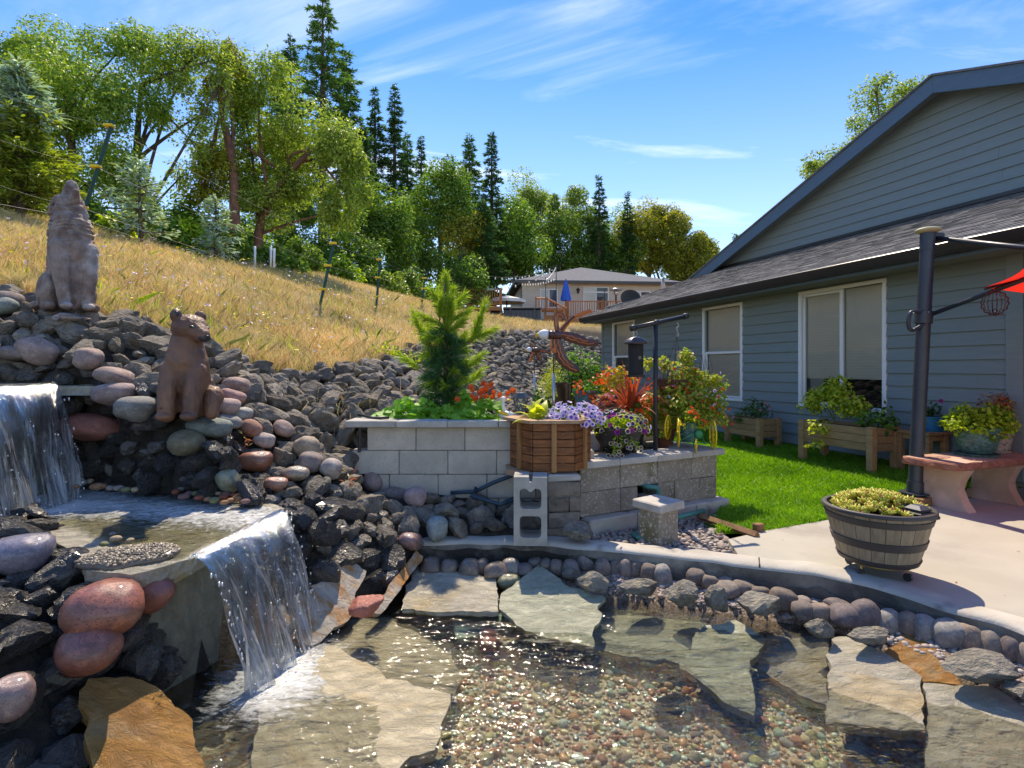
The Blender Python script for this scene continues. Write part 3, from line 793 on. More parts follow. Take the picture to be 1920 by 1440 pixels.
def zone_words(x, y, z):
 if y < 2.75: return "in the heap beside the lower waterfall's stone lip"
 if x < -2.6 and y < 4.1 and z > .95: return "on the bank above the upper waterfall"
 if x < -2.0 and y < 4.3: return "between the upper waterfall and the bear statue"
 if x < -1.1 and y < 3.6: return "in the bank between stream and pond"
 if y < 4.45 and x > -.75: return "in front of the block planter behind the kerb"
 if y < 4.5: return "in the bank between the pond and the planter's end"
 if y < 5.6: return "in the rockfall behind the bear statue"
 if y < 8: return "in the rockfall up to the young pine"
 return "in the long rock slope behind the young pine"
seen = []
for (x, y, z, r) in rocks:
 seen.append(r / max(y, .5))
rank = np.argsort(-np.array(seen))
stuff_w = MB(); stuff_d = MB(); USED = {}
def short(lb):
 for wd in (" at ", " below", " above", " beside", " among", " leaning", " with", " near", " under", " next", " behind", " touching", " lying", " standing", " over", " on ", " by ", " in ", ", ", " left", " right"):
  i = lb.find(wd)
  if i > 0: lb = lb[:i]
 return lb
LM3 = COBXYZ + [(P(352, 770, 3.5), .1), (P(133, 583, 4.2), .1)]; LMW = [short(c[7]) for c in COB] + ["bear statue's feet", "wolf statue's base"]
nkeep = 0
for k, i in enumerate(rank):
 x, y, z, r = rocks[i]
 d = wetness(x, y, z) + rs.normal(0, .07)
 rot = (rs.uniform(-.7, .7), rs.uniform(-.7, .7), rs.uniform(0, 6.28))
 sc = (r * rs.uniform(1.4, 1.95), r * rs.uniform(1.2, 1.6), r * rs.uniform(1.15, 1.5))
 px = 960 + x / y * F
 vis = -60 < px < 1980
 if nkeep < 296 and vis:
  nkeep += 1
  wet = d < 0; damp = d < 0.10
  me = (jag3w if wet else jag3d if damp else jag3)[int(rs.integers(NJ))]
  w = "wet black jagged rock " if wet else "damp dark grey rock " if damp else "dry grey jagged rock "
  lab = w + zone_words(x, y, z); best = 9
  for (cp, cs), cw in zip(LM3, LMW):
   dd = math.sqrt((cp[0] - x) ** 2 + (cp[1] - y) ** 2 + (cp[2] - z) ** 2)
   if dd < best and dd < .55 and y < 5.2: best = dd; ax, az = (px - (960 + cp[0] / cp[1] * F)), (z / y - cp[2] / cp[1]) * F + (y - cp[1]) * 0; rel = ("right of" if ax > 0 else "left of") if abs(ax) > abs(az) else ("above" if az > 0 else "below"); lab = ("large " if r > .09 else "small " if r < .070 else "middling ") + w + rel + " the " + cw
  q = add("lava_rock", me, None, (x, y, z + r * 0.22), rot, sc, label=lab, cat="rock"); USED.setdefault(lab, []).append(q)
 else:
  V, Fs = (jag2 if y < 6.5 else jag0 if y > 10 else jag1)[int(rs.integers(NJ))]
  Mx = np.array(Matrix.LocRotScale(Vector((x, y, z + r * .2)), Euler(rot), Vector(sc)))
  (stuff_w if d < 0.05 else stuff_d).merge((V, Fs), Mx)
for lb, qs in USED.items():
 if len(qs) > 1:
  for q in qs: q['group'] = "rocks: " + lb
if stuff_d.n: add("rockfall", stuff_d.build("rockfall", M['lavafar']), kind='stuff', label="small grey rocks filling the long rockfall")
if stuff_w.n: add("wet_rubble", stuff_w.build("wet_rubble", M['lavawet']), kind='stuff', label="small wet black rocks filling gaps in the cascade")
# ---- boulders along the water's edge
bould = [MB().add(*jagged(500 + i, 3, 10, 0.05, 0.7)).build("boulder", M['boulder']) for i in range(5)]
for i, (px, py, w, h, lab) in enumerate([
  (1115, 1093, 88, 56, "pale rough boulder, farthest of the row at the water's edge"), (1199, 1105, 74, 46, "low pointed grey boulder beside a pitted dark-sided one"),
  (1280, 1115, 76, 62, "squarish pitted boulder with a dark wet base"), (1342, 1126, 54, 56, "upright narrow grey boulder in the pond-edge row"),
  (1424, 1131, 116, 62, "largest flat-topped boulder at the bend of the pond edge"), (1541, 1180, 66, 50, "small dark-footed boulder between two slabs of flagstone"),
  (1634, 1196, 90, 46, "flat grey boulder with a wet black rim near the pebbles"), (1838, 1253, 150, 66, "long layered grey boulder near the edging stones"), (1068, 1078, 40, 24, "small grey rock in the shade of the kerb"), (1905, 1290, 70, 40, "grey rock at the end of the long layered boulder")]):
 Y = (EYE - (-0.13)) * F / (py + h * .25 - 690)
 s = w / F * Y / 2; t = h / F * Y / 2
 add("boulder", bould[i % 5], None, P(px, py, Y), (0, rs.uniform(-.1, .1), rs.uniform(-.3, .3)), (s * 1.16, (s + t) * .55, t * 1.4), label=lab, cat="boulder", group="boulders along the pond edge")
add("boulder", MB().add(*jagged(520, 4, 14, 0.09, .85)).build("boulder", M['boulder']), None, P(1087, 1002, 3.86) + np.array([0, .05, 0]), (0, 0, .3), (.145, .13, .115), (.7, .7, .7), label="rough grey boulder sitting on the kerb beside the cinder block", cat="boulder")
add("boulder", jag3w[3], None, G(1255, 1325, -.36), (0, 0, .8), (.16, .12, .10), label="dark purple-black rock lying on the pond bottom", cat="boulder")
M['redstone'] = surf("red_stone", (.36, .13, .09), (.26, .08, .06), 4, .4, .4, 12, .4, bdist=.03)
V, Fs = jagged(530, 4, 12, .06, .85)
add("boulder", MB().add(V, Fs).build("boulder", M['redstone'], smooth=True), None, P(684, 1136, 3.0), (0, -.1, .2), (.128, .11, .10), label="pinkish red boulder resting on the flagstones by the pond", cat="boulder")
add("boulder", MB().add(V, Fs).build("boulder", M['redstone'], smooth=True), None, G(912, 1208, -.29), (0, .3, 1.2), (.10, .08, .08), label="red rough boulder just under the pond water", cat="boulder")
add("cobble", cob3w[2], None, G(956, 1092, -.15), (0, 0, 0), (.075, .06, .05), (.16, .17, .09), label="olive green wet cobble between two flagstones", cat="stone")
# ---- edging stones in front of the kerb
EDGE = [(808, 1060, 40, 30), (843, 1061, 34, 28), (880, 1064, 40, 30), (905, 1062, 26, 28), (930, 1069, 44, 32), (958, 1063, 38, 34), (984, 1066, 30, 26), (1003, 1056, 26, 24), (1023, 1061, 26, 30), (1043, 1064, 26, 34), (1069, 1067, 36, 34), (1099, 1054, 40, 32), (1130, 1063, 32, 32),
  (1155, 1064, 26, 32), (1173, 1066, 28, 38), (1194, 1067, 30, 34), (1217, 1074, 32, 38), (1243, 1078, 34, 38), (1270, 1065, 42, 38), (1304, 1084, 36, 38), (1330, 1091, 30, 28), (1358, 1092, 34, 18), (1365, 1104, 42, 22), (1394, 1099, 42, 22), (1425, 1107, 32, 16),
  (1468, 1121, 50, 40), (1506, 1129, 34, 20), (1505, 1142, 42, 30), (1538, 1146, 36, 32), (1573, 1133, 44, 18), (1585, 1152, 62, 38), (1623, 1152, 54, 56), (1668, 1163, 40, 42), (1703, 1170, 38, 48), (1735, 1178, 40, 48), (1777, 1188, 56, 54), (1822, 1194, 56, 54), (1862, 1206, 48, 56), (1898, 1218, 44, 56), (1940, 1232, 48, 58), (1985, 1248, 50, 60)]
ecols = [(.24, .19, .155), (.27, .22, .185), (.32, .27, .23), (.235, .195, .17), (.36, .275, .22), (.36, .345, .32), (.22, .18, .175), (.37, .30, .25)]
ed3 = [MB().add(*cobble(450 + i, 3, .2, True)).build("edging_stone", M['cobble'], smooth=True) for i in range(8)]
ed3w = []
for me in ed3: m2 = me.copy(); m2.materials[0] = M['cobblewet']; ed3w.append(m2)
for i, (px, py, w, h) in enumerate(EDGE):
 Y = (EYE + 0.115) * F / (py + h * 0.12 - 690)
 s = w / F * Y / 2; t = h / F * Y / 2
 c = ecols[int(rs.integers(8))]
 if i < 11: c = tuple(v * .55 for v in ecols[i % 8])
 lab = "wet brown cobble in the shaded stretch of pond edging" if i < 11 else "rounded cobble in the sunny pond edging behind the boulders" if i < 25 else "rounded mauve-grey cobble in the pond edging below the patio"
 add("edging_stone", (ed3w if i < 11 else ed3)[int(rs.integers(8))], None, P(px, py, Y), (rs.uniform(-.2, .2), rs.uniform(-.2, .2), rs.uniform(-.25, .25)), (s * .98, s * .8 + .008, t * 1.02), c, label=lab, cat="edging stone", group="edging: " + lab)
# ---- small pebbles: pond bottom, gravel bed, shelf
PEBCOL = [(.62, .30, .12), (.50, .21, .11), (.54, .52, .22), (.34, .50, .36), (.72, .65, .38), (.46, .36, .26), (.40, .38, .32), (.58, .76, .62), (.62, .44, .26), (.26, .22, .18)]
DRYCOL = [(.45, .36, .31), (.36, .29, .27), (.50, .43, .36), (.33, .31, .30), (.42, .33, .27), (.28, .26, .26), (.55, .48, .42), (.38, .24, .20)]
M['pebble_mix'] = None
def peb_material(name, cols, rough):
 m, nt, o = newmat(name)
 g = nd(nt, "ShaderNodeNewGeometry"); cr = nd(nt, "ShaderNodeValToRGB"); cr.color_ramp.interpolation = 'CONSTANT'
 el = cr.color_ramp.elements
 for i, c in enumerate(cols):
  e = el[0] if i == 0 else el[1] if i == 1 else el.new(i / len(cols))
  e.position = i / len(cols); e.color = (*c, 1)
 nt.links.new(g.outputs['Random Per Island'], cr.inputs[0])
 p = nd(nt, "ShaderNodeBsdfPrincipled"); p.inputs['Roughness'].default_value = rough
 vec = coords(nt, False)
 nt.links.new(mixc(nt, ramp(nt, noise_node(nt, vec, 40, 4), .35, .65, 0, .45), cr.outputs[0], (.2, .16, .12)), p.inputs['Base Color'])
 nt.links.new(p.outputs[0], o.inputs['Surface'])
 return m
M['pebwet'] = peb_material("pond_pebbles", PEBCOL, .35)
M['pebdry'] = peb_material("dry_pebbles", DRYCOL, .7)
V1, F1 = ico(2)
V0, F0 = ico(1)
pebme = [MB().add(*cobble(600 + i, 2, .1)).build("pebble", M['cobble'], smooth=True) for i in range(4)]
pond_px = [(830, 1185), (1010, 1195), (1110, 1215), (1280, 1250), (1420, 1245), (1560, 1300), (1760, 1420), (1760, 1540), (1300, 1540), (800, 1500), (860, 1300)]
PEBZONE = np.array([G(px, py, -.38)[:2] for px, py in pond_px])
stuff = MB()
lo = PEBZONE.min(0); hi = PEBZONE.max(0)
cells2 = {}
def free2(x, y, r):
 cx, cy = int(math.floor(x / .06)), int(math.floor(y / .06))
 for a in (-1, 0, 1):
  for b in (-1, 0, 1):
   for (qx, qy, qr) in cells2.get((cx + a, cy + b), ()):
    if (qx - x) ** 2 + (qy - y) ** 2 < ((r + qr) * .8) ** 2: return False
 cells2.setdefault((cx, cy), []).append((x, y, r)); return True
npeb = 0
def pebbles(poly, n, z, rmin, rmax, stuffmb, keep, cols, label, group, bias=2.0, sub=V1, fac=F1, wet=False):
 global npeb
 lo = poly.min(0); hi = poly.max(0); kept = 0
 for k in range(n):
  x, y = rs.uniform(lo[0], hi[0]), rs.uniform(lo[1], hi[1])
  if not inside(poly, np.array([x]), np.array([y]))[0]: continue
  r = rmin + (rmax - rmin) * rs.random() ** bias
  if not free2(x, y, r): continue
  zz = z + r * .35
  sc = (r * rs.uniform(1, 1.35), r * rs.uniform(.8, 1.0), r * rs.uniform(.5, .75)); rot = (rs.uniform(-.3, .3), rs.uniform(-.3, .3), rs.uniform(0, 6.28))
  if r > keep and npeb < 290:
   npeb += 1
   c = cols[int(rs.integers(len(cols)))]
   add("pebble", pebme[int(rs.integers(4))], None, (x, y, zz), rot, sc, c, label=label, cat="pebble", group=group)
  else:
   stuffmb.merge((sub, [fac]), np.array(Matrix.LocRotScale(Vector((x, y, zz)), Euler(rot), Vector(sc))))
pebbles(PEBZONE, 14000, -.40, .008, .028, stuff, .0205, PEBCOL, "coloured pebble lying on the pond bottom", "pebbles on the pond bottom", 1.8)
add("pond_pebbles", stuff.build("pond_pebbles", M['pebwet'], smooth=True), kind='stuff', label="mixed orange, green and brown pebbles covering the pond bottom")
stuff = MB()
pebbles(GRAVELBED, 5000, -.045, .012, .032, stuff, .026, DRYCOL, "pinkish grey pebble in the gravel bed by the block wall", "pebbles in the gravel bed", 1.3)
add("gravel", stuff.build("gravel", M['pebdry'], smooth=True), kind='stuff', label="pink and grey pebbles in the bed behind the kerb")
stuff = MB()
for k in range(2600):
 i = int(rs.integers(24, len(KS) - 8)); d = rs.uniform(.03, .26)
 t = KS[i + 1] - KS[i]; t /= np.linalg.norm(t); nrm = np.array([t[1], -t[0]])
 q = KS[i] + (KS[i + 1] - KS[i]) * rs.random() + nrm * d
 r = rs.uniform(.005, .011) if rs.random() < .8 else rs.uniform(.011, .022)
 z = -.135 - .03 * min(1, d / .24) - max(0, d - .24) * .9
 stuff.merge((V0, [F0]), np.array(Matrix.LocRotScale(Vector((q[0], q[1], z + r * .3)), Euler((0, 0, rs.uniform(0, 6))), Vector((r * 1.2, r, r * .7)))))
add("edge_gravel", stuff.build("edge_gravel", M['pebdry'], smooth=True), kind='stuff', label="fine tan gravel between edging stones and boulders")
# ---- flagstones
def flag_material(name, c1, c2, c3, wet, lo3=.5, hi3=.65, s3=1.2):
 m, nt, o = newmat(name)
 p = nd(nt, "ShaderNodeBsdfPrincipled"); p.inputs['Roughness'].default_value = .28 if wet else .65; p.inputs['Specular IOR Level'].default_value = .5
 vec = coords(nt, True, scale=(1, 1.6, 1))
 col = mixc(nt, ramp(nt, noise_node(nt, vec, 5, 6, .65, .6), .35, .65), c1, c2)
 col = mixc(nt, ramp(nt, noise_node(nt, vec, s3, 6, .65, .5), lo3, hi3), col, c3)
 nt.links.new(col, p.inputs['Base Color'])
 nt.links.new(ramp(nt, noise_node(nt, vec, 9, 4), .3, .7, .12 if wet else .5, .5 if wet else .85), p.inputs['Roughness'])
 b = nd(nt, "ShaderNodeBump"); b.inputs['Strength'].default_value = 1.0; b.inputs['Distance'].default_value = .032
 nt.links.new(noise_node(nt, vec, 11, 8, .72, .9), b.inputs['Height']); nt.links.new(b.outputs[0], p.inputs['Normal'])
 nt.links.new(p.outputs[0], o.inputs['Surface'])
 return m
M['flagdry'] = flag_material("flagstone_dry", (.55, .48, .39), (.42, .37, .30), (.46, .22, .07), False, .50, .58, 2.6)
M['flagwet'] = flag_material("flagstone_wet", (.50, .455, .35), (.36, .33, .25), (.47, .36, .19), True, .55, .7)
M['flaggreen'] = flag_material("flagstone_green", (.47, .47, .34), (.34, .345, .24), (.48, .41, .25), True, .55, .7)
M['flagtan'] = flag_material("flagstone_tan", (.62, .53, .36), (.47, .40, .26), (.56, .41, .20), True, .58, .72)
M['flagorange'] = flag_material("flagstone_orange", (.42, .21, .05), (.26, .12, .03), (.30, .22, .12), True, .5, .66, 3)
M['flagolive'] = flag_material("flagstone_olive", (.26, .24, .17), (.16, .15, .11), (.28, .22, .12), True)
M['flagteal'] = flag_material("flagstone_teal", (.40, .58, .48), (.30, .46, .36), (.40, .40, .26), True, .6, .75)
def flagstone(pts3, th, mat, label, ragged=0.013, group="flagstones round the pond"):
 """pts3: outline of the upper face in the world; a slab of thickness th with a broken edge"""
 pts = np.asarray(pts3, float); c = pts.mean(0)
 out = []
 n = len(pts)
 for i in range(n):
  a, b = pts[i], pts[(i + 1) % n]
  k = max(2, int(np.linalg.norm(b - a) / .03))
  for t in range(k): out.append(a + (b - a) * t / k)
 out = np.array(out)
 u, s_, vt = np.linalg.svd(pts - c); nrm = vt[2]
 if nrm[2] < 0: nrm = -nrm
 ex = vt[0]; ey = np.cross(nrm, ex)
 Q = np.column_stack([(out - c) @ ex, (out - c) @ ey])
 if area2(Q) < 0: Q = Q[::-1]
 m = len(Q)
 rag = vnoise(np.column_stack([Q * 9, 0 * Q[:, 0]]), 1.0, len(label) * 1.7)
 dirn = Q / np.linalg.norm(Q, axis=1)[:, None]
 Q = Q + dirn * (rag * ragged * 2.2)[:, None] + rs.normal(0, ragged * .3, Q.shape)
 lo, hi = Q.min(0), Q.max(0)
 gx_, gy_ = np.meshgrid(np.arange(lo[0], hi[0], .035), np.arange(lo[1], hi[1], .035))
 I = np.column_stack([gx_.ravel(), gy_.ravel()]) + rs.normal(0, .007, (gx_.size, 2))
 I = I[inside(Q * .955, I[:, 0], I[:, 1])]
 from mathutils.geometry import delaunay_2d_cdt
 allp = np.concatenate([Q, I])
 vo, _, fo, orig, _, _ = delaunay_2d_cdt([Vector(p) for p in allp], [(i, (i + 1) % m) for i in range(m)], [], 1, 1e-6)
 P2 = np.array([v[:] for v in vo])
 sd = len(label) * .77 + n
 n3 = np.column_stack([P2, 0 * P2[:, 0]])
 hh = .010 * vnoise(n3, 3.5, sd) + .006 * np.round(2.5 * vnoise(n3 * [1, 2.2, 1], 2.6, sd + 3)) / 2.5 + .003 * vnoise(n3, 22, sd)
 top = c + P2[:, :1] * ex + P2[:, 1:] * ey + nrm * hh[:, None]
 tri = np.array([list(f) for f in fo if len(f) == 3])
 pa = P2[tri]; cr = (pa[:, 1, 0] - pa[:, 0, 0]) * (pa[:, 2, 1] - pa[:, 0, 1]) - (pa[:, 1, 1] - pa[:, 0, 1]) * (pa[:, 2, 0] - pa[:, 0, 0])
 tri = np.where((cr < 0)[:, None], tri[:, ::-1], tri)
 o2n = {}
 for i_, og in enumerate(orig):
  for g_ in og:
   if g_ < m: o2n[g_] = i_
 rim = top[[o2n.get(i_, 0) for i_ in range(m)]]
 ring1 = rim - nrm * th * .4 + (rim - c) * rs.uniform(-.02, .012, (m, 1)); ring2 = rim - nrm * th * .7 + (rim - c) * rs.uniform(-.025, .008, (m, 1)); ring3 = rim - nrm * th + (rim - c) * rs.uniform(-.05, -.02, (m, 1))
 V = np.concatenate([rim, ring1, ring2, ring3, c[None] - nrm * th])
 j = np.arange(m); j2 = (j + 1) % m
 Fs = [np.stack([j + (q + 1) * m, j2 + (q + 1) * m, j2 + q * m, j + q * m], -1) for q in range(3)] + [np.stack([j2 + 3 * m, j + 3 * m, np.full(m, 4 * m)], -1)]
 mb = MB(); mb.add(top - c, tri); mb.add(V - c, Fs)
 o = add("flagstone", mb.build("flagstone", mat, smooth=False), None, c, label=label, cat="flagstone", group=group)
 return o
def gp(lst): return [G(a, b, z) for a, b, z in lst]
flagstone(gp([(541, 1117, .03), (660, 1054, .06), (688, 1072, .0), (674, 1096, -.04), (654, 1159, -.14), (584, 1211, -.19), (563, 1209, -.17), (500, 1160, -.05)]), .05, M['flagdry'], "tan slab with rust stains leaning behind the lower waterfall")
flagstone(gp([(777, 1035, -.0), (796, 1042, -.02), (720, 1145, -.15), (709, 1155, -.15), (690, 1150, -.12), (723, 1110, -.07)]), .04, M['flagdry'], "narrow tan sliver of slab leaning on the wet rocks")
flagstone(gp([(782, 1064, -.13), (931, 1082, -.13), (935, 1150, -.17), (753, 1140, -.17), (761, 1100, -.15)]), .035, M['flagwet'], "rectangular wet beige slab below the edging stones")
flagstone(gp([(1010, 1055, -.08), (1062, 1096, -.12), (1127, 1125, -.16), (1112, 1209, -.20), (1025, 1195, -.205), (968, 1175, -.20), (935, 1148, -.19), (940, 1112, -.14)]), .035, M['flaggreen'], "pointed grey-green slab sloping from the edging into the water")
flagstone(gp([(1130, 1122, -.25), (1225, 1135, -.24), (1325, 1165, -.25), (1285, 1247, -.30), (1215, 1238, -.31), (1110, 1214, -.30)]), .04, M['flaggreen'], "sunken green slab lying under water beside the boulders")
flagstone(gp([(1321, 1172, -.20), (1380, 1166, -.19), (1440, 1196, -.20), (1408, 1241, -.225), (1416, 1345, -.25), (1340, 1300, -.245), (1274, 1252, -.235)]), .04, M['flaggreen'], "pale green slab with a hollow side just under water")
flagstone(gp([(1560, 1193, -.16), (1589, 1190, -.15), (1655, 1221, -.16), (1723, 1264, -.165), (1735, 1375, -.21), (1546, 1352, -.215), (1555, 1260, -.19)]), .05, M['flagwet'], "big rough wet slab at the middle of the near shore")
flagstone(gp([(1445, 1172, -.24), (1552, 1197, -.23), (1549, 1318, -.30), (1500, 1305, -.31), (1422, 1250, -.30)]), .04, M['flagwet'], "sunken olive slab between the hollow-sided and the rough slab")
flagstone(gp([(1707, 1186, -.14), (1737, 1200, -.13), (1770, 1240, -.16), (1806, 1286, -.185), (1728, 1279, -.20), (1655, 1224, -.175)]), .04, M['flagorange'], "orange-brown slab below the edging stones")
flagstone(gp([(1735, 1285, -.19), (1857, 1283, -.17), (1935, 1322, -.19), (2000, 1420, -.22), (1960, 1520, -.25), (1740, 1480, -.25), (1738, 1375, -.225)]), .05, M['flagwet'], "yellowish brown slab at the corner below the long boulder")
flagstone(gp([(486, 1335, -.21), (545, 1230, -.20), (615, 1211, -.195), (680, 1238, -.195), (730, 1270, -.19), (848, 1304, -.185), (815, 1400, -.19), (640, 1500, -.21), (470, 1480, -.23)]), .05, M['flagtan'], "large pale tan slab at the foot of the waterfall")
flagstone(gp([(606, 1209, -.235), (654, 1163, -.22), (730, 1158, -.22), (845, 1222, -.25), (872, 1277, -.28), (850, 1302, -.28), (730, 1272, -.25)]), .04, M['flagtan'], "sunken pale slab behind the large tan one")
flagstone(gp([(845, 1155, -.25), (970, 1149, -.25), (966, 1177, -.27), (855, 1198, -.27)]), .03, M['flagteal'], "small turquoise slab under the water")
flagstone(gp([(147, 1311, .0), (160, 1263, .08), (257, 1257, .06), (305, 1294, -.02), (355, 1366, -.14), (400, 1470, -.2), (180, 1500, -.15)]), .06, M['flagorange'], "bright orange slab beside the splash pool")
# ------------------------------------------------------------------ cascade
z0 = 0.40
o = flagstone([(x, y, z0) for x, y in SLAB], .075, M['flagwet'], "thick ledge slab that carries the stream over its lip", .004, None)
o['category'] = "ledge stone"
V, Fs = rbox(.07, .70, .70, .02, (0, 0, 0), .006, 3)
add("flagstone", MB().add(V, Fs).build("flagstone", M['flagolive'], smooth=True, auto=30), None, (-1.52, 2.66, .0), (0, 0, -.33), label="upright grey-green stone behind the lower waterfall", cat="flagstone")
V, Fs = ico(3)
mV = V * np.array([.20, .13, .035]) + np.array([0, 0, 0]); mV[:, :2] *= (1 + .35 * vnoise(mV, 7, 2))[:, None]; mV += .010 * vnoise(mV, 16, 4)[:, None]
mound = MB().add(mV, Fs)
for k in range(700):
 a, q = rs.uniform(0, 6.28), math.sqrt(rs.random()) * .95
 x, y = .20 * q * math.cos(a), .13 * q * math.sin(a); z = .036 * math.sqrt(max(0, 1 - q * q)); s_ = 1 + .35 * mnoise.noise(Vector((x * 7 + 2, y * 7 + 3.4, z * 7 - 2))); x *= s_; y *= s_
 r = rs.uniform(.005, .010)
 mound.merge((V0, [F0]), np.array(Matrix.LocRotScale(Vector((x, y, z)), Euler((rs.random() * 3, 0, rs.random() * 3)), Vector((r * 1.3, r, r * .6)))))
M['granule'] = peb_material("granules", [(.30, .24, .16), (.20, .16, .11), (.38, .31, .21), (.13, .11, .09)], .35)
add("grit_mound", mound.build("grit_mound", M['granule'], smooth=True), None, G(245, 1045, .41), (0, 0, .35), label="low mound of coarse tan grit on the corner of the ledge", kind='stuff')
smallcols = [(.36, .12, .07), (.40, .22, .12), (.22, .24, .12), (.50, .38, .24), (.26, .16, .15), (.34, .30, .26)]
def pebrow(pts, z, lab, grp):
 for (px, py, w) in pts:
  Y = (EYE - z) * F / (py - 690); s = w / F * Y / 2
  add("pebble", pebme[int(rs.integers(4))], None, P(px, py, Y), (0, 0, rs.uniform(0, 3)), (s, s * .75, s * .55), smallcols[int(rs.integers(6))], label=lab, cat="pebble", group=grp)
pebrow([(217, 1010, 22), (195, 1020, 18), (211, 1001, 13), (244, 1013, 16), (249, 1035, 22)], .425, "reddish pebble on the grit mound of the ledge", "pebbles on the grit mound")
pebrow([(330, 922, 20), (345, 931, 22), (355, 925, 16), (368, 925, 18), (340, 917, 15), (388, 926, 22), (402, 938, 22), (418, 932, 18), (390, 936, 16), (425, 926, 20), (432, 938, 16), (447, 934, 22), (460, 940, 18), (420, 942, 16), (373, 933, 18), (438, 928, 14), (410, 925, 14)], .47, "small rust or tan pebble on the rocky rim beyond the stream", "pebbles beyond the stream")
pebrow([(130, 898, 22), (150, 905, 24), (168, 902, 18), (182, 912, 26), (193, 911, 18), (207, 915, 18), (222, 915, 20), (236, 918, 18), (252, 918, 16), (140, 912, 18)], .50, "brown pebble at the foot of the upper waterfall", "pebbles by the upper waterfall")
pebrow([(30, 710, 26), (15, 704, 24), (38, 704, 14), (47, 702, 18), (55, 704, 16), (68, 706, 18), (82, 709, 16), (60, 711, 12)], 1.17, "coloured pebble on the slab beside the upper lip", "pebbles on the upper slab")
up = [(-3.02, 2.75, 1.12), (-3.04, 3.66, 1.13), (-2.74, 3.68, 1.12), (-2.70, 3.86, 1.13), (-3.3, 4.05, 1.15), (-3.9, 3.7, 1.16), (-3.9, 2.75, 1.15)]
o = flagstone(up, .06, M['flagwet'], "flat tan slab under the lip of the upper waterfall", .004, None); o['category'] = "ledge stone"
V, Fs = rbox(.08, 1.0, .75, .02, (-3.10, 3.2, .72), .006, 4)
add("flagstone", MB().add(V, Fs).build("flagstone", M['flagolive'], smooth=True, auto=30), None, label="upright grey stone behind the upper waterfall", cat="flagstone")
M['stream'] = water_material("stream_water", (0.85, 0.87, 0.78), 0.9, 10.0, foam=0.85, gl=0.06, foamscale=24)
M['basinbed'] = surf("stream_bed", (.34, .29, .17), (.22, .19, .11), 14, .5, .5, 50, .4)
V, Fs = prism(BASIN, ZB - .12, ZB - .025); add("stream_bed", MB().add(V, Fs).build("stream_bed", M['basinbed']), kind='structure')
Bw = np.array([(-1.40, 3.28), (-1.49, 2.44)] + [tuple(p) for p in BASIN[2:]])
V, q_ = grid_in(Bw, .03, ZB)
dup_ = np.exp(-((V[:, 0] + 2.85) / .28) ** 2 - ((V[:, 1] - 3.42) / .35) ** 2) * .55
run = .50 * np.exp(-((V[:, 1] - (3.35 + (V[:, 0] + 2.4) * -.25)) / .33) ** 2)
fo = np.clip(dup_ + run, 0, 1)
V[:, 2] += .010 * fo * vnoise(V, 18, 6) + .004 * vnoise(V, 7, 1)
V[:, 2] -= np.clip((V[:, 0] + 1.52) / .12, 0, 1) * .012
mb = MB(); mb.add(V, q_); me = mb.build("stream_water", M['stream'], smooth=True)
a_ = me.attributes.new("foam", 'FLOAT', 'POINT'); a_.data.foreach_set('value', fo.astype(np.float32))
add("stream_water", me, kind='structure', label="shallow foaming stream across the middle ledge")
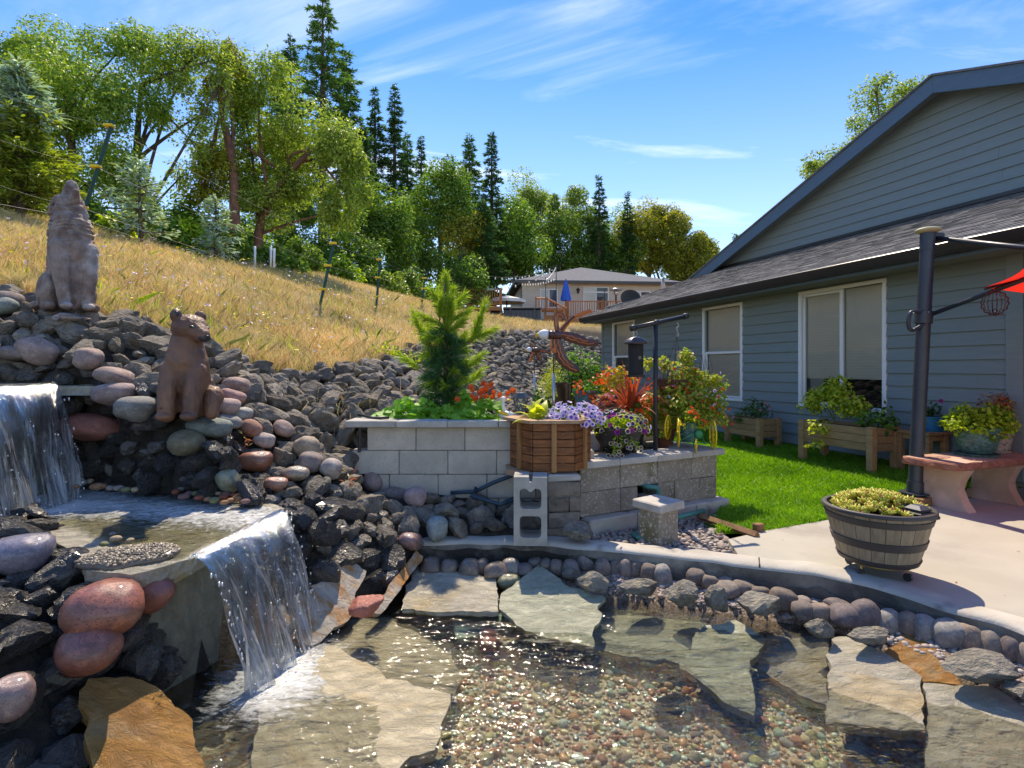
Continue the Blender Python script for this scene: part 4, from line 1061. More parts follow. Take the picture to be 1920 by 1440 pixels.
def fall_material(name):
 m, nt, o = newmat(name)
 uv = nd(nt, "ShaderNodeAttribute", attribute_name="flow")
 mp = nd(nt, "ShaderNodeMapping"); mp.inputs['Scale'].default_value = (19, 1.1, 1); nt.links.new(uv.outputs['Vector'], mp.inputs[0])
 n1 = noise_node(nt, mp.outputs[0], 1.0, 6, .62, .5)
 mp2 = nd(nt, "ShaderNodeMapping"); mp2.inputs['Scale'].default_value = (70, 4, 1); nt.links.new(uv.outputs['Vector'], mp2.inputs[0])
 n2 = noise_node(nt, mp2.outputs[0], 1.0, 5, .7, .3)
 sep = nd(nt, "ShaderNodeSeparateXYZ"); nt.links.new(uv.outputs['Vector'], sep.inputs[0])
 s1 = nd(nt, "ShaderNodeMath", operation='MULTIPLY_ADD'); nt.links.new(n2, s1.inputs[0]); s1.inputs[1].default_value = .6; nt.links.new(n1, s1.inputs[2])
 s2 = nd(nt, "ShaderNodeMath", operation='MULTIPLY_ADD'); nt.links.new(sep.outputs['Z'], s2.inputs[0]); s2.inputs[1].default_value = .24; nt.links.new(s1.outputs[0], s2.inputs[2])
 mk = ramp(nt, s2.outputs[0], .92, 1.16, 0.0, .84)
 b = nd(nt, "ShaderNodeBump"); b.inputs['Strength'].default_value = .8; b.inputs['Distance'].default_value = .02; nt.links.new(s1.outputs[0], b.inputs['Height'])
 t = nd(nt, "ShaderNodeBsdfTransparent"); t.inputs['Color'].default_value = (.93, .95, .95, 1)
 g = nd(nt, "ShaderNodeBsdfGlossy"); g.inputs['Roughness'].default_value = .12; nt.links.new(b.outputs[0], g.inputs['Normal'])
 fr = nd(nt, "ShaderNodeFresnel"); fr.inputs['IOR'].default_value = 1.24; nt.links.new(b.outputs[0], fr.inputs['Normal'])
 mx = nd(nt, "ShaderNodeMixShader"); nt.links.new(fr.outputs[0], mx.inputs[0]); nt.links.new(t.outputs[0], mx.inputs[1]); nt.links.new(g.outputs[0], mx.inputs[2])
 d = nd(nt, "ShaderNodeBsdfPrincipled"); d.inputs['Base Color'].default_value = (.82, .85, .88, 1); d.inputs['Roughness'].default_value = .2; nt.links.new(b.outputs[0], d.inputs['Normal'])
 tl = nd(nt, "ShaderNodeBsdfTranslucent"); tl.inputs['Color'].default_value = (.80, .84, .88, 1)
 m1 = nd(nt, "ShaderNodeMixShader"); m1.inputs[0].default_value = .5; nt.links.new(d.outputs[0], m1.inputs[1]); nt.links.new(tl.outputs[0], m1.inputs[2])
 m2 = nd(nt, "ShaderNodeMixShader"); nt.links.new(mk, m2.inputs[0]); nt.links.new(mx.outputs[0], m2.inputs[1]); nt.links.new(m1.outputs[0], m2.inputs[2])
 nt.links.new(m2.outputs[0], o.inputs['Surface'])
 return m
M['fall'] = fall_material("falling_water")
M['drop'] = surf("water_drops", (.9, .93, .95), (.85, .88, .9), 5, .1, spec=.6)
def waterfall(label, a, b, a2, b2, v, layers, drops, spread):
 """lip from a to b, landing line from a2 to b2"""
 t_ = thing("waterfall", label, "waterfall", loc=(float((a2[0] + b2[0]) / 2), float((a2[1] + b2[1]) / 2), float(a2[2])))
 for L in range(layers):
  nu, nv = 40, 26
  V = []; UV = []
  for j in range(nv):
   s = j / (nv - 1)
   for i in range(nu):
    u = i / (nu - 1)
    top = np.array(a) + (np.array(b) - np.array(a)) * u
    bot = np.array(a2) + (np.array(b2) - np.array(a2)) * u
    tt = s ** .75
    xy = top[:2] + (bot[:2] - top[:2]) * tt
    z = top[2] + (bot[2] - top[2]) * (tt ** 2)
    wob = mnoise.noise(Vector((u * 9 + L * 7.3, s * 2.2, L * 3.1)))
    w2 = mnoise.noise(Vector((u * 26 + L * 5, s * 4, L)))
    xy = xy + np.array([1, -.25]) * (.065 * wob + .03 * w2) * (0.15 + s) - np.array([1, 0]) * L * .025 * s
    V.append((xy[0], xy[1], z + .008 * w2 * (1 - s))); UV.append((u + L * .37, s + L * 1.7, 1.25 * min(1, s * 1.15) - .38 + .30 * mnoise.noise(Vector((u * 5, s * 1.1, L * 4)))))
  V = np.array(V); ii = np.arange(nu * nv).reshape(nv, nu)
  me = MB().add(V, np.stack([ii[:-1, :-1], ii[:-1, 1:], ii[1:, 1:], ii[1:, :-1]], -1).reshape(-1, 4)).build("water_sheet", M['fall'], smooth=True)
  at = me.attributes.new("flow", 'FLOAT_VECTOR', 'POINT'); at.data.foreach_set('vector', np.array(UV, np.float32).ravel())
  add("water_sheet", me, t_, world_coords=True)
 mb = MB()
 for k in range(drops):
  u = rs.random(); tt = rs.random() ** .6
  top = np.array(a) + (np.array(b) - np.array(a)) * u; bot = np.array(a2) + (np.array(b2) - np.array(a2)) * u
  p = np.append(top[:2] + (bot[:2] - top[:2]) * tt, top[2] + (bot[2] - top[2]) * tt ** 2) + rs.normal(0, spread, 3) * (0.3 + tt) * np.array([1, 1, .5])
  r = rs.uniform(.0016, .0042)
  mb.merge((V0, [F0]), np.array(Matrix.LocRotScale(Vector(p), Euler((0, 0, 0)), Vector((r, r, r * rs.uniform(1, 2.6))))))
 for k in range(int(drops * .5)):   # beads running down the two edges of the sheet
  e0 = k % 2; tt = rs.random() ** .8
  top = np.array(b if e0 else a); bot = np.array(b2 if e0 else a2)
  p = np.append(top[:2] + (bot[:2] - top[:2]) * tt, top[2] + (bot[2] - top[2]) * tt ** 2) + rs.normal(0, .010, 3)
  r = rs.uniform(.002, .0052)
  mb.merge((V0, [F0]), np.array(Matrix.LocRotScale(Vector(p), Euler((0, 0, 0)), Vector((r, r, r * rs.uniform(1, 2.8))))))
 for k in range(drops // 2):     # splash at the foot
  u = rs.random(); bot = np.array(a2) + (np.array(b2) - np.array(a2)) * u
  an = rs.uniform(0, 6.28); q = abs(rs.normal(0, .13)); p = bot + np.array([q * math.cos(an) + .04, q * math.sin(an), abs(rs.normal(0, .05)) + .005])
  r = rs.uniform(.0015, .005)
  mb.merge((V0, [F0]), np.array(Matrix.LocRotScale(Vector(p), Euler((0, 0, 0)), Vector((r, r, r)))))
 add("spray", mb.build("spray", M['drop'], smooth=True), t_, world_coords=True, kind='stuff')
 return t_
waterfall("lower waterfall, a clear sheet with white streaks dropping into the pond", (-1.43, 2.46, .418), (-1.37, 3.27, .418), (-1.15, 2.45, WATER), (-1.03, 2.98, WATER), 1.0, 2, 130, .016)
waterfall("upper waterfall, a white sheet dropping into the middle stream", (-3.03, 2.78, 1.15), (-3.03, 3.66, 1.15), (-2.78, 2.75, ZB), (-2.72, 3.52, ZB), 1.0, 2, 90, .016)
V, q_ = grid_in(np.array([(-3.02, 2.76), (-3.02, 3.66), (-3.3, 3.7), (-3.9, 3.5), (-3.9, 2.76)]), .06, 1.152)
me = MB().add(V, q_).build("upper_stream_water", M['stream'], smooth=True)
a_ = me.attributes.new("foam", 'FLOAT', 'POINT'); a_.data.foreach_set('value', np.full(len(V), .28, np.float32))
add("upper_stream_water", me, kind='structure')
# ================================================================== the grey-green house
HX, HY = wallx(13.87), 13.87
HRZ = -math.acos(0.2983)
_e = np.array([math.cos(HRZ), math.sin(HRZ)]); _f = np.array([-math.sin(HRZ), math.cos(HRZ)])
def hl(x, y):
 d = np.array([x - HX, y - HY]); return float(d @ _e), float(d @ _f)
def hs(Y): return (13.87 - Y) * 1.0476
M['siding'] = surf("fibre_cement_siding", (0.178, 0.216, 0.214), (0.162, 0.2, 0.2), 3.0, 0.6, 0.35, 14, 0.3, stretch=(1, 8, 12), bdist=0.004)
M['fascia'] = surf("blue_fascia_paint", (0.075, 0.125, 0.175), (0.068, 0.112, 0.16), 4.0, 0.45, 0.2, 30, 0.4, stretch=(1, 6, 8), bdist=0.003)
M['soffit'] = surf("soffit_paint", (0.17, 0.185, 0.16), (0.15, 0.165, 0.145), 3.0, 0.7)
M['gutter'] = surf("dark_gutter", (0.035, 0.033, 0.034), (0.028, 0.027, 0.028), 3.0, 0.32, spec=0.6, metal=0.3)
M['dripedge'] = surf("drip_edge_metal", (0.62, 0.60, 0.57), (0.55, 0.53, 0.5), 4.0, 0.3, metal=0.6)
M['shingle'] = surf("asphalt_shingle", (0.165, 0.163, 0.163), (0.095, 0.093, 0.093), 8.0, 0.95, 0.5, 200, 0.15, island=.30, bdist=0.005)
M['white'] = surf("white_vinyl", (0.78, 0.78, 0.77), (0.74, 0.74, 0.73), 3.0, 0.4)
M['blind'] = surf("cream_blind", (0.655, 0.655, 0.56), (0.64, 0.64, 0.545), 2.0, 0.6)
M['dark'] = surf("dark_interior", (0.012, 0.012, 0.012), (0.01, 0.01, 0.01), 2.0, 0.9)
M['found'] = surf("foundation_concrete", (0.24, 0.22, 0.19), (0.17, 0.155, 0.135), 6.0, 0.9, 0.5, 40)
def glass_material():
 m, nt, o = newmat("window_glass")
 t = nd(nt, "ShaderNodeBsdfTransparent"); t.inputs['Color'].default_value = (1, 1, 1, 1)
 g = nd(nt, "ShaderNodeBsdfGlossy"); g.inputs['Roughness'].default_value = 0.02
 vec = coords(nt, False); b = nd(nt, "ShaderNodeBump"); b.inputs['Strength'].default_value = .06; b.inputs['Distance'].default_value = .02
 nt.links.new(noise_node(nt, vec, 3.0, 2), b.inputs['Height']); nt.links.new(b.outputs[0], g.inputs['Normal'])
 fr = nd(nt, "ShaderNodeFresnel"); fr.inputs['IOR'].default_value = 1.56
 mx = nd(nt, "ShaderNodeMixShader"); nt.links.new(fr.outputs[0], mx.inputs[0]); nt.links.new(t.outputs[0], mx.inputs[1]); nt.links.new(g.outputs[0], mx.inputs[2])
 nt.links.new(mx.outputs[0], o.inputs['Surface'])
 return m
M['glass'] = glass_material()
house = thing("house", "single-storey grey-green house with lap siding, white windows and a broad gable", "house", (HX, HY, 0), HRZ)
WINS = [(hs(13.28), hs(12.39), .75, 2.28, 'hung'), (hs(9.984), hs(9.09), .75, 2.28, 'hung'), (hs(7.89), hs(6.716), .755, 2.285, 'slide')]
S_END = 11.4; Z_BOT = 0.155; Z_TOP = 2.36
mb = MB()
edges = [0.0] + [v for w in WINS for v in w[:2]] + [S_END]
for i in range(0, len(edges), 2):
 mb.merge(box(edges[i + 1] - edges[i], .14, Z_TOP + .3 - Z_BOT, ((edges[i] + edges[i + 1]) / 2, .07, (Z_BOT + Z_TOP + .3) / 2)))
for (a, b, z0, z1, k) in WINS:
 mb.merge(box(b - a, .14, z0 - Z_BOT, ((a + b) / 2, .07, (z0 + Z_BOT) / 2)))
 mb.merge(box(b - a, .14, Z_TOP + .3 - z1, ((a + b) / 2, .07, (z1 + Z_TOP + .3) / 2)))
mb.merge(box(.14, 9.8, 2.6, (.075, 5.045, 1.46)))          # end wall
mb.merge(box(.14, 9.8, 2.6, (S_END - .075, 5.045, 1.46)))
V, Fs = prism(np.array([(.0, 2.76), (3.15, 2.76), (3.15, 3.62)]), 0, .14)    # end wall under the slope of the lower roof
mb.add(np.column_stack([V[:, 2] + .005, V[:, 0], V[:, 1]]), Fs)
walls = add("wall", mb.build("wall", M['siding']), house)
mb = MB(); mb.merge(box(S_END - .02, 9.9, .30, (S_END / 2, 4.98, 0.0)))
add("foundation", mb.build("foundation", M['found']), house)
def plank(a0, a1, z0, z1, y=0.0, slant=None):
 """one lap board, bottom edge proud of the board below"""
 yb, yt = y - .027, y - .004
 if slant is None:
  x00, x10, x01, x11 = a0, a1, a0, a1
 else:
  x00, x10, x01, x11 = slant
 V = np.array([(x00, yb, z0), (x10, yb, z0), (x11, yt, z1), (x01, yt, z1), (x00, y + .004, z0), (x10, y + .004, z0), (x11, y + .004, z1), (x01, y + .004, z1)])
 Fs = np.array([[0, 1, 2, 3], [5, 4, 7, 6], [4, 5, 1, 0], [3, 2, 6, 7], [4, 0, 3, 7], [1, 5, 6, 2]])
 return MB().add(V, Fs).build("plank", M['siding'])
EXP = .148
z = Z_BOT; row = 0; hr = np.random.default_rng(5)
while z < Z_TOP - .01:
 z1 = min(z + EXP + .012, Z_TOP)
 spans = [(0.09, 8.80), (8.95, S_END)]
 for (a, b, w0, w1, k) in WINS:
  if z + EXP > w0 - .0 and z < w1 + .0:
   out = []
   for (p, q) in spans:
    if a > p and b < q: out += [(p, a - .052), (b + .052, q)]
    else: out.append((p, q))
   spans = out
 for (p, q) in spans:
  if q - p > 3.8:
   c = p + (q - p) * hr.uniform(.3, .7)
   add("plank", plank(p, c - .0015, z, z1), house); add("plank", plank(c + .0015, q, z, z1), house)
  elif q - p > .02: add("plank", plank(p, q, z, z1), house)
 z += EXP; row += 1
mb = MB(); mb.merge(box(.09, .03, Z_TOP - Z_BOT, (.043, -.017, (Z_TOP + Z_BOT) / 2)))
add("corner_board", mb.build("corner_board", M['siding']), house)
mb = MB(); mb.merge(box(.145, .034, Z_TOP - Z_BOT, (8.875, -.019, (Z_TOP + Z_BOT) / 2)))
add("corner_board", mb.build("corner_board", M['siding']), house)
for (a, b, z0, z1, kind) in WINS:
 mb = MB(); fw = .05
 for (x0, x1, y0, y1) in [(a - fw, b + fw, z0 - fw, z0), (a - fw, b + fw, z1, z1 + fw), (a - fw, a, z0, z1), (b, b + fw, z0, z1)]:
  mb.merge(rbox(x1 - x0, .06, y1 - y0, .006, ((x0 + x1) / 2, -.006, (y0 + y1) / 2)))
 if kind == 'hung':
  zm = (z0 + z1) / 2
  mb.merge(rbox(b - a, .045, .045, .005, ((a + b) / 2, .022, zm)))
  for (x0, x1) in ((a, a + .028), (b - .028, b)): mb.merge(rbox(x1 - x0, .04, zm - z0, .004, ((x0 + x1) / 2, .022, (zm + z0) / 2)))
  mb.merge(rbox(b - a, .04, .03, .004, ((a + b) / 2, .022, z0 + .015)))
  panes = [(a, b, z0, zm, .03), (a, b, zm, z1, .036)]
 else:
  xm = hs(7.287)
  mb.merge(rbox(.05, .045, z1 - z0, .005, (xm, .020, (z0 + z1) / 2)))
  mb.merge(rbox(xm - a, .04, .035, .004, ((a + xm) / 2, .024, z0 + .018))); mb.merge(rbox(xm - a, .04, .035, .004, ((a + xm) / 2, .024, z1 - .018)))
  mb.merge(rbox(.03, .04, z1 - z0, .004, (a + .016, .024, (z0 + z1) / 2)))
  panes = [(a, xm, z0, z1, .034), (xm, b, z0, z1, .028)]
 w = add("window", mb.build("window_frame", M['white']), house)
 for (x0, x1, y0, y1, d) in panes:
  pm = MB(); pm.add([(x0, d, y0), (x1, d, y0), (x1, d, y1), (x0, d, y1)], np.array([[0, 1, 2, 3]]))
  add("pane", pm.build("pane", M['glass']), w)
 bm_ = MB()
 zb = z0 + .02 if kind == 'hung' else z0 + .36
 zz = z1 - .02
 if a < 2: zb = (z0 + z1) / 2 + .0
 while zz > zb:
  s_, c_ = math.sin(1.08), math.cos(1.08)
  V, Fs = box(b - a - .02, .044, .0018, (0, 0, 0));
  V = V @ np.array([[1, 0, 0], [0, c_, -s_], [0, s_, c_]]) + np.array([(a + b) / 2, .058, zz])
  bm_.add(V, Fs); zz -= .038
 bm_.merge(box(b - a - .02, .03, .02, ((a + b) / 2, .085, zb)))
 add("blind", bm_.build("blind", M['blind']), w)
 rm = MB(); rm.merge(box(b - a + .3, .02, z1 - z0 + .3, ((a + b) / 2, .55, (z0 + z1) / 2)))
 add("room_backing", rm.build("room_backing", M['dark']), w)
EY = -.45
mb = MB(); mb.merge(box(S_END + .22, .455, .012, (S_END / 2, EY / 2, Z_TOP + .007))); add("soffit", mb.build("soffit", M['soffit']), house)
mb = MB(); mb.merge(box(S_END + .24, .025, .15, (S_END / 2, EY - .0135, Z_TOP + .06))); add("fascia_board", mb.build("fascia_board", M['fascia']), house)
mb = MB()
gp_ = [(-.005, .0), (-.085, .0), (-.115, .05), (-.125, .105), (-.118, .112), (-.108, .105), (-.10, .06), (-.08, .015), (-.005, .012)]
pts = np.array(gp_); xs = np.array([-.12, S_END + .12]); n = len(pts)
V = np.concatenate([np.column_stack([np.full(n, x), pts[:, 0] + EY - .026, pts[:, 1] + Z_TOP + .02]) for x in xs])
j = np.arange(n); j2 = (j + 1) % n
mb.add(V, [np.stack([j, j2, j2 + n, j + n], -1), j[None, :], (j + n)[::-1][None, :]])
add("gutter", mb.build("gutter", M['gutter'], smooth=True, auto=35), house)
mb = MB(); mb.merge(box(S_END + .26, .10, .006, (S_END / 2, EY - .085, Z_TOP + .137))); add("drip_edge", mb.build("drip_edge", M['dripedge']), house)
SL = .352; RY0 = EY - .08; RZ0 = Z_TOP + .142
RYT = 3.16
cosr = 1 / math.hypot(1, SL)
mb = MB()
V, Fs = prism(np.array([(RY0, RZ0 - .0), (RYT, RZ0 + SL * (RYT - RY0)), (RYT, RZ0 + SL * (RYT - RY0) - .10), (RY0 + .02, RZ0 - .012)]), -.14, S_END + .14)
mb.add(np.column_stack([V[:, 2], V[:, 0], V[:, 1]]), [f[:, ::-1] for f in Fs])
roof = add("roof", mb.build("roof", M['shingle']), house)
mb = MB(); L = (RYT - RY0) / cosr; e_ = .125; k = 0; t = 0.0
while t < L - .02:
 x = -.16 - hr.uniform(0, .3)
 while x < S_END + .14:
  w_ = hr.choice([.14, .19, .25, .33]); x0 = max(x, -.15); x1 = min(x + w_ - .003, S_END + .15)
  if x1 - x0 > .02:
   t0 = t - .002; t1 = min(t + e_ + .03, L); hgt = .010 + hr.uniform(0, .006)
   def rp(tt, h):
    yy = RY0 + tt * cosr; return (yy - SL * cosr * h, RZ0 + SL * (yy - RY0) + cosr * h)
   a0 = rp(t0, .0); a1 = rp(t0, hgt); b1 = rp(t1, .003)
   V = np.array([(x0, *a0), (x1, *a0), (x1, *a1), (x0, *a1), (x1, *b1), (x0, *b1)])
   mb.add(V, np.array([[0, 1, 2, 3], [3, 2, 4, 5]]))
  x += w_
 t += e_; k += 1
add("shingle", mb.build("shingle", M['shingle']), roof, kind='stuff')
mb = MB()
for xx in (-.165, S_END + .165):
 V, Fs = prism(np.array([(RY0, RZ0 - .02), (RY0, RZ0 + .004), (RYT - .3, RZ0 + SL * (RYT - .3 - RY0) + .004), (RYT - .3, RZ0 + SL * (RYT - .3 - RY0) - .13)]), xx - .012, xx + .012)
 mb.add(np.column_stack([V[:, 2], V[:, 0], V[:, 1]]), [f[:, ::-1] for f in Fs])
add("rake_board", mb.build("rake_board", M['fascia']), house)
GYW = 3.15; GYF = 2.82; PKX, PKZ = 6.08, 5.935; GSL = .352; GL = -.50; GR = 2 * PKX - GL
def rakez(x): return PKZ - GSL * abs(x - PKX)
V, Fs = prism(np.array([(GL + .35, 3.35), (GR - .35, 3.35), (GR - .35, rakez(GR - .35) - .05), (PKX, PKZ - .05), (GL + .35, rakez(GL + .35) - .05)]), GYW + .003, GYW + .12)
mb = MB(); mb.add(np.column_stack([V[:, 0], V[:, 2], V[:, 1]]), Fs); add("gable_wall", mb.build("gable_wall", M['siding']), house)
z = RZ0 + SL * (RYT - RY0) + .055; E2 = .178
while z < PKZ - .1:
 z1 = z + E2 + .012
 def xl(zz): return max(GL + .36, PKX - (PKZ - .10 - zz) / GSL), min(GR - .36, PKX + (PKZ - .10 - zz) / GSL)
 a0, b0 = xl(z); a1, b1 = xl(min(z1, PKZ - .101))
 z1 = min(z1, PKZ - .101)
 if b0 - a0 > 4:
  c = a0 + (b0 - a0) * hr.uniform(.35, .65)
  add("plank", plank(0, 0, z, z1, GYW, (a0, c - .0015, a1, c - .0015)), house); add("plank", plank(0, 0, z, z1, GYW, (c + .0015, b0, c + .0015, b1)), house)
 else: add("plank", plank(0, 0, z, z1, GYW, (a0, b0, a1, b1)), house)
 z += E2
mb = MB(); zf = RZ0 + SL * (RYT - RY0)
mb.merge(box(GR - GL - .75, .05, .06, (PKX, GYW - .045, zf + .022))); add("flashing", mb.build("flashing", M['gutter']), house)
for sgn, lab in ((-1, None), (1, None)):
 xe = PKX + sgn * (PKX - GL)
 poly = np.array([(xe, rakez(xe) - .27), (xe, rakez(xe)), (PKX, PKZ), (PKX, PKZ - .27)])
 V, Fs = prism(poly, GYF - .02, GYF + .02)
 if sgn < 0: V = V - np.array([.0015, 0, 0])
 else: V = V + np.array([.0015, 0, 0])
 mb = MB(); mb.add(np.column_stack([V[:, 0], V[:, 2], V[:, 1]]), Fs); add("rake_board", mb.build("rake_board", M['fascia']), house)
 V, Fs = prism(np.array([(xe, rakez(xe) - .135), (PKX, PKZ - .135), (PKX, PKZ - .12), (xe, rakez(xe) - .12)]), GYF + .022, GYW + .0)
 mb = MB(); mb.add(np.column_stack([V[:, 0], V[:, 2], V[:, 1]]), Fs); add("soffit", mb.build("soffit", M['soffit']), house)
 V, Fs = prism(np.array([(xe, rakez(xe) + .002), (PKX, PKZ + .002), (PKX, PKZ + .035), (xe, rakez(xe) + .035)]), GYF - .05, 12.0)
 mb = MB(); mb.add(np.column_stack([V[:, 0], V[:, 2], V[:, 1]]), Fs); add("roof", mb.build("upper_roof", M['shingle']), house)
# ---- satellite dish on the far end of the lower roof
M['dishgrey'] = surf("dish_grey", (.055, .06, .068), (.05, .055, .06), 3, .5)
dl = hl(*P(1181, 562, 14.0)[:2])
zr = RZ0 + SL * (dl[1] - RY0)
dish = thing("satellite_dish", "dark oval satellite dish on the far end of the roof", "satellite dish", tuple(HX_ for HX_ in (P(1181, 562, 14.0)[0], 14.0, zr)), HRZ)
V, Fs = lathe([(.0, 0), (.10, .006), (.20, .03), (.27, .065), (.272, .07), (.265, .072), (.19, .045), (.09, .018), (.0, .012)], 36)
add("reflector", MB().add(V * np.array([1, .82, 1]), Fs).build("reflector", M['dishgrey'], smooth=True), dish, (0, .05, .10), (R(115), 0, R(35)))
V, Fs = tube([(0, .15, -.02), (0, .13, .06), (0, .06, .12)], .02, 8); add("mast", MB().add(V, Fs).build("mast", M['gutter'], smooth=True), dish)
V, Fs = tube([(0, .06, .0), (.1, .30, .10), (.14, .36, .16)], .01, 6); add("feed_arm", MB().add(V, Fs).build("feed_arm", M['gutter'], smooth=True), dish)
# ================================================================== neighbour's house and decks on the rise
M['taupe'] = surf("taupe_siding", (.52, .45, .37), (.48, .42, .345), 2, .75)
M['nroof'] = surf("grey_roof_shingle", (.165, .165, .175), (.115, .115, .125), 10, .95, .4, 60, .15, island=.12)
M['deckwood'] = surf("red_brown_deck_stain", (.42, .17, .065), (.33, .125, .045), 6, .6, .2, 40, stretch=(1, 1, 6))
NH = thing("house", "taupe neighbouring house with a hipped grey roof up on the rise", "house", (.66, 34, 3.35), R(5))
NL = 9.6; NB = 3.35
nz = lambda py, Y=34: EYE - (py - 690) / F * Y - 3.35
ZE = nz(528)
mb = MB(); mb.merge(box(NL, 9, ZE + .0, (NL / 2, 4.5, ZE / 2 - .1))); add("wall", mb.build("wall", M['taupe']), NH)
z = .0
while z < ZE - .05:
 add("plank", MB().merge(box(NL - .05, .018, .165, (NL / 2, -.010, z + .083))).build("plank", M['taupe']), NH); z += .178
mb = MB(); mb.merge(box(.10, .03, ZE, (.02, -.018, ZE / 2))); mb.merge(box(.10, .03, ZE, (NL - .02, -.018, ZE / 2))); add("corner_board", mb.build("corner_board", M['taupe']), NH)
oh = .5; zt = ZE + .02
apx, apz = (1085 - 960) / F * 37 - .66 + .6, nz(499, 37.5)
V = np.array([(-oh, -oh, zt), (NL + oh, -oh, zt), (NL + oh, 9 + oh, zt), (-oh, 9 + oh, zt), (apx, 3.6, apz), (apx + .0, 6.0, apz)])
add("roof", MB().add(V, [np.array([[0, 1, 4], [2, 3, 5]]), np.array([[1, 2, 5, 4], [3, 0, 4, 5], [3, 2, 1, 0]])]).build("roof", M['nroof']), NH)
mb = MB(); mb.merge(box(NL + 2 * oh + .06, .05, .16, (NL / 2, -oh - .028, zt - .07))); mb.merge(box(.05, 9 + 2 * oh, .16, (-oh - .028, 4.5, zt - .07)))
add("fascia_board", mb.build("fascia_board", M['gutter']), NH)
M['paneblue'] = M['glass']
def nwin(p0, p1, y0, y1, mull, transom=None):
 x0, x1 = (p0 - 980) / F * 34.2, (p1 - 980) / F * 34.2; za, zb = nz(y1), nz(y0)
 mb = MB()
 for (a, b, c, d) in [(x0, x1, za - .06, za), (x0, x1, zb, zb + .06), (x0 - .06, x0, za - .06, zb + .06), (x1, x1 + .06, za - .06, zb + .06)] + [(m_ - .035, m_ + .035, za, zb) for m_ in [x0 + (x1 - x0) * q for q in mull]] + ([(x0, x1, transom * (zb - za) + za - .04, transom * (zb - za) + za + .04)] if transom else []):
  mb.merge(box(b - a, .06, d - c, ((a + b) / 2, -.045, (c + d) / 2)))
 w = add("window", mb.build("window_frame", M['white']), NH)
 cuts = [x0] + [x0 + (x1 - x0) * q for q in mull] + [x1]
 for a, b in zip(cuts[:-1], cuts[1:]):
  pm = MB(); pm.add([(a, -.035, za), (b, -.035, za), (b, -.035, zb), (a, -.035, zb)], np.array([[0, 1, 2, 3]])); add("pane", pm.build("pane", M['glass']), w)
  pm = MB(); pm.add([(a, -.022, za), (b, -.022, za), (b, -.022, zb), (a, -.022, zb)], np.array([[0, 1, 2, 3]])); add("curtain", pm.build("curtain", M['blind'] if a == x0 else M['dishgrey']), w)
nwin(1014, 1044, 543, 575, [.5]); nwin(1096, 1141, 538, 580, [.5], .8); nwin(1187, 1222, 545, 580, [.5])
wl_ = thing("wall_lamp", "small black lantern on the neighbour's taupe wall", "wall lamp", P(1084, 545, 33.9));
V, Fs = lathe([(.0, -.2), (.07, -.14), (.11, .05), (.14, .08), (.03, .16), (.0, .2)], 8); add("lantern", MB().add(V, Fs).build("lantern", M['gutter']), wl_)
V, Fs = tube([(0, .1, -.15), (0, .05, .2), (0, 0, .2)], .02, 6); add("bracket", MB().add(V, Fs).build("bracket", M['gutter']), wl_)
def deck(label, x0, x1, py_rail, py_floor, py_ground, Y, depth, posts, rail_to=None, baluster=.13):
 """a deck whose front edge stands at depth Y"""
 o = np.array([x0, Y, EYE - (py_ground - 690) / F * Y])
 d = thing("deck", label, "deck", o)
 W = x1 - x0; zf = (py_ground - py_floor) / F * Y; zr = (py_ground - py_rail) / F * Y
 add("floor", MB().merge(box(W, depth, .05, (W / 2, depth / 2, zf))).build("floor", M['deckwood']), d)
 add("rim_joist", MB().merge(box(W, .05, .22, (W / 2, -.027, zf - .10))).build("rim_joist", M['deckwood']), d)
 add("top_rail", MB().merge(box(W + .1, .14, .05, (W / 2, 0, zr))).build("top_rail", M['deckwood']), d)
 add("bottom_rail", MB().merge(box(W, .05, .09, (W / 2, .0, zf + .12))).build("bottom_rail", M['deckwood']), d)
 me = MB().merge(box(.045, .045, zr - zf - .06, (0, .0, (zr + zf) / 2 + .03))).build("baluster", M['deckwood'])
 x = .06
 while x < W - .02:
  add("baluster", me, d, (x, -.052, 0)); x += baluster
 mp_ = MB().merge(box(.11, .11, zr + .35, (0, .02, zr / 2 - .2))).build("post", M['deckwood'])
 for p in posts: add("post", mp_, d, (p * W, .06, 0))
 return d, o, zf, zr
dk, do, dzf, dzr = deck("long reddish deck with railing in front of the taupe house", *(((1064 - 960) / F * 31, (1262 - 960) / F * 31)), 565, 598, 612, 31, 3.0, [0, .33, .66, 1])
lo_ = P(1004, 611, 30.2);
ld = thing("stair_landing", "small wooden stair landing with a sloping handrail beside the hot tub", "stairs", lo_)
k_ = 30.2 / F
add("platform", MB().merge(box(42 * k_, 1.0, .12, (34 * k_, .5, 31 * k_))).build("platform", M['deckwood']), ld)
pm = MB().merge(box(.12, .12, 38 * k_, (0, 0, 12 * k_))).build("post", M['deckwood'])
for xx in (18, 36, 54): add("post", pm, ld, (xx * k_, -.02, 0))
pm2 = MB().merge(box(.08, .08, 26 * k_, (0, 0, 0))).build("rail_post", M['deckwood'])
for xx in (1, 22): add("rail_post", pm2, ld, (xx * k_, .3, 43 * k_))
V, Fs = tube([(0, .3, 53 * k_), (22 * k_, .3, 53 * k_), (58 * k_, .0, 33 * k_)], .055, 4); add("handrail", MB().add(V, Fs).build("handrail", M['deckwood']), ld)
bl = MB().merge(box(.04, .04, 22 * k_, (0, 0, 0))).build("baluster", M['deckwood'])
for q in range(12):
 t = q / 11; add("baluster", bl, ld, ((2 + 54 * t) * k_, .3 - .3 * t, (41 - max(0, t - .38) * 32) * k_))
add("skirt_board", MB().merge(box(34 * k_, .04, 20 * k_, (37 * k_, .05, 10 * k_))).build("skirt_board", M['deckwood']), ld)
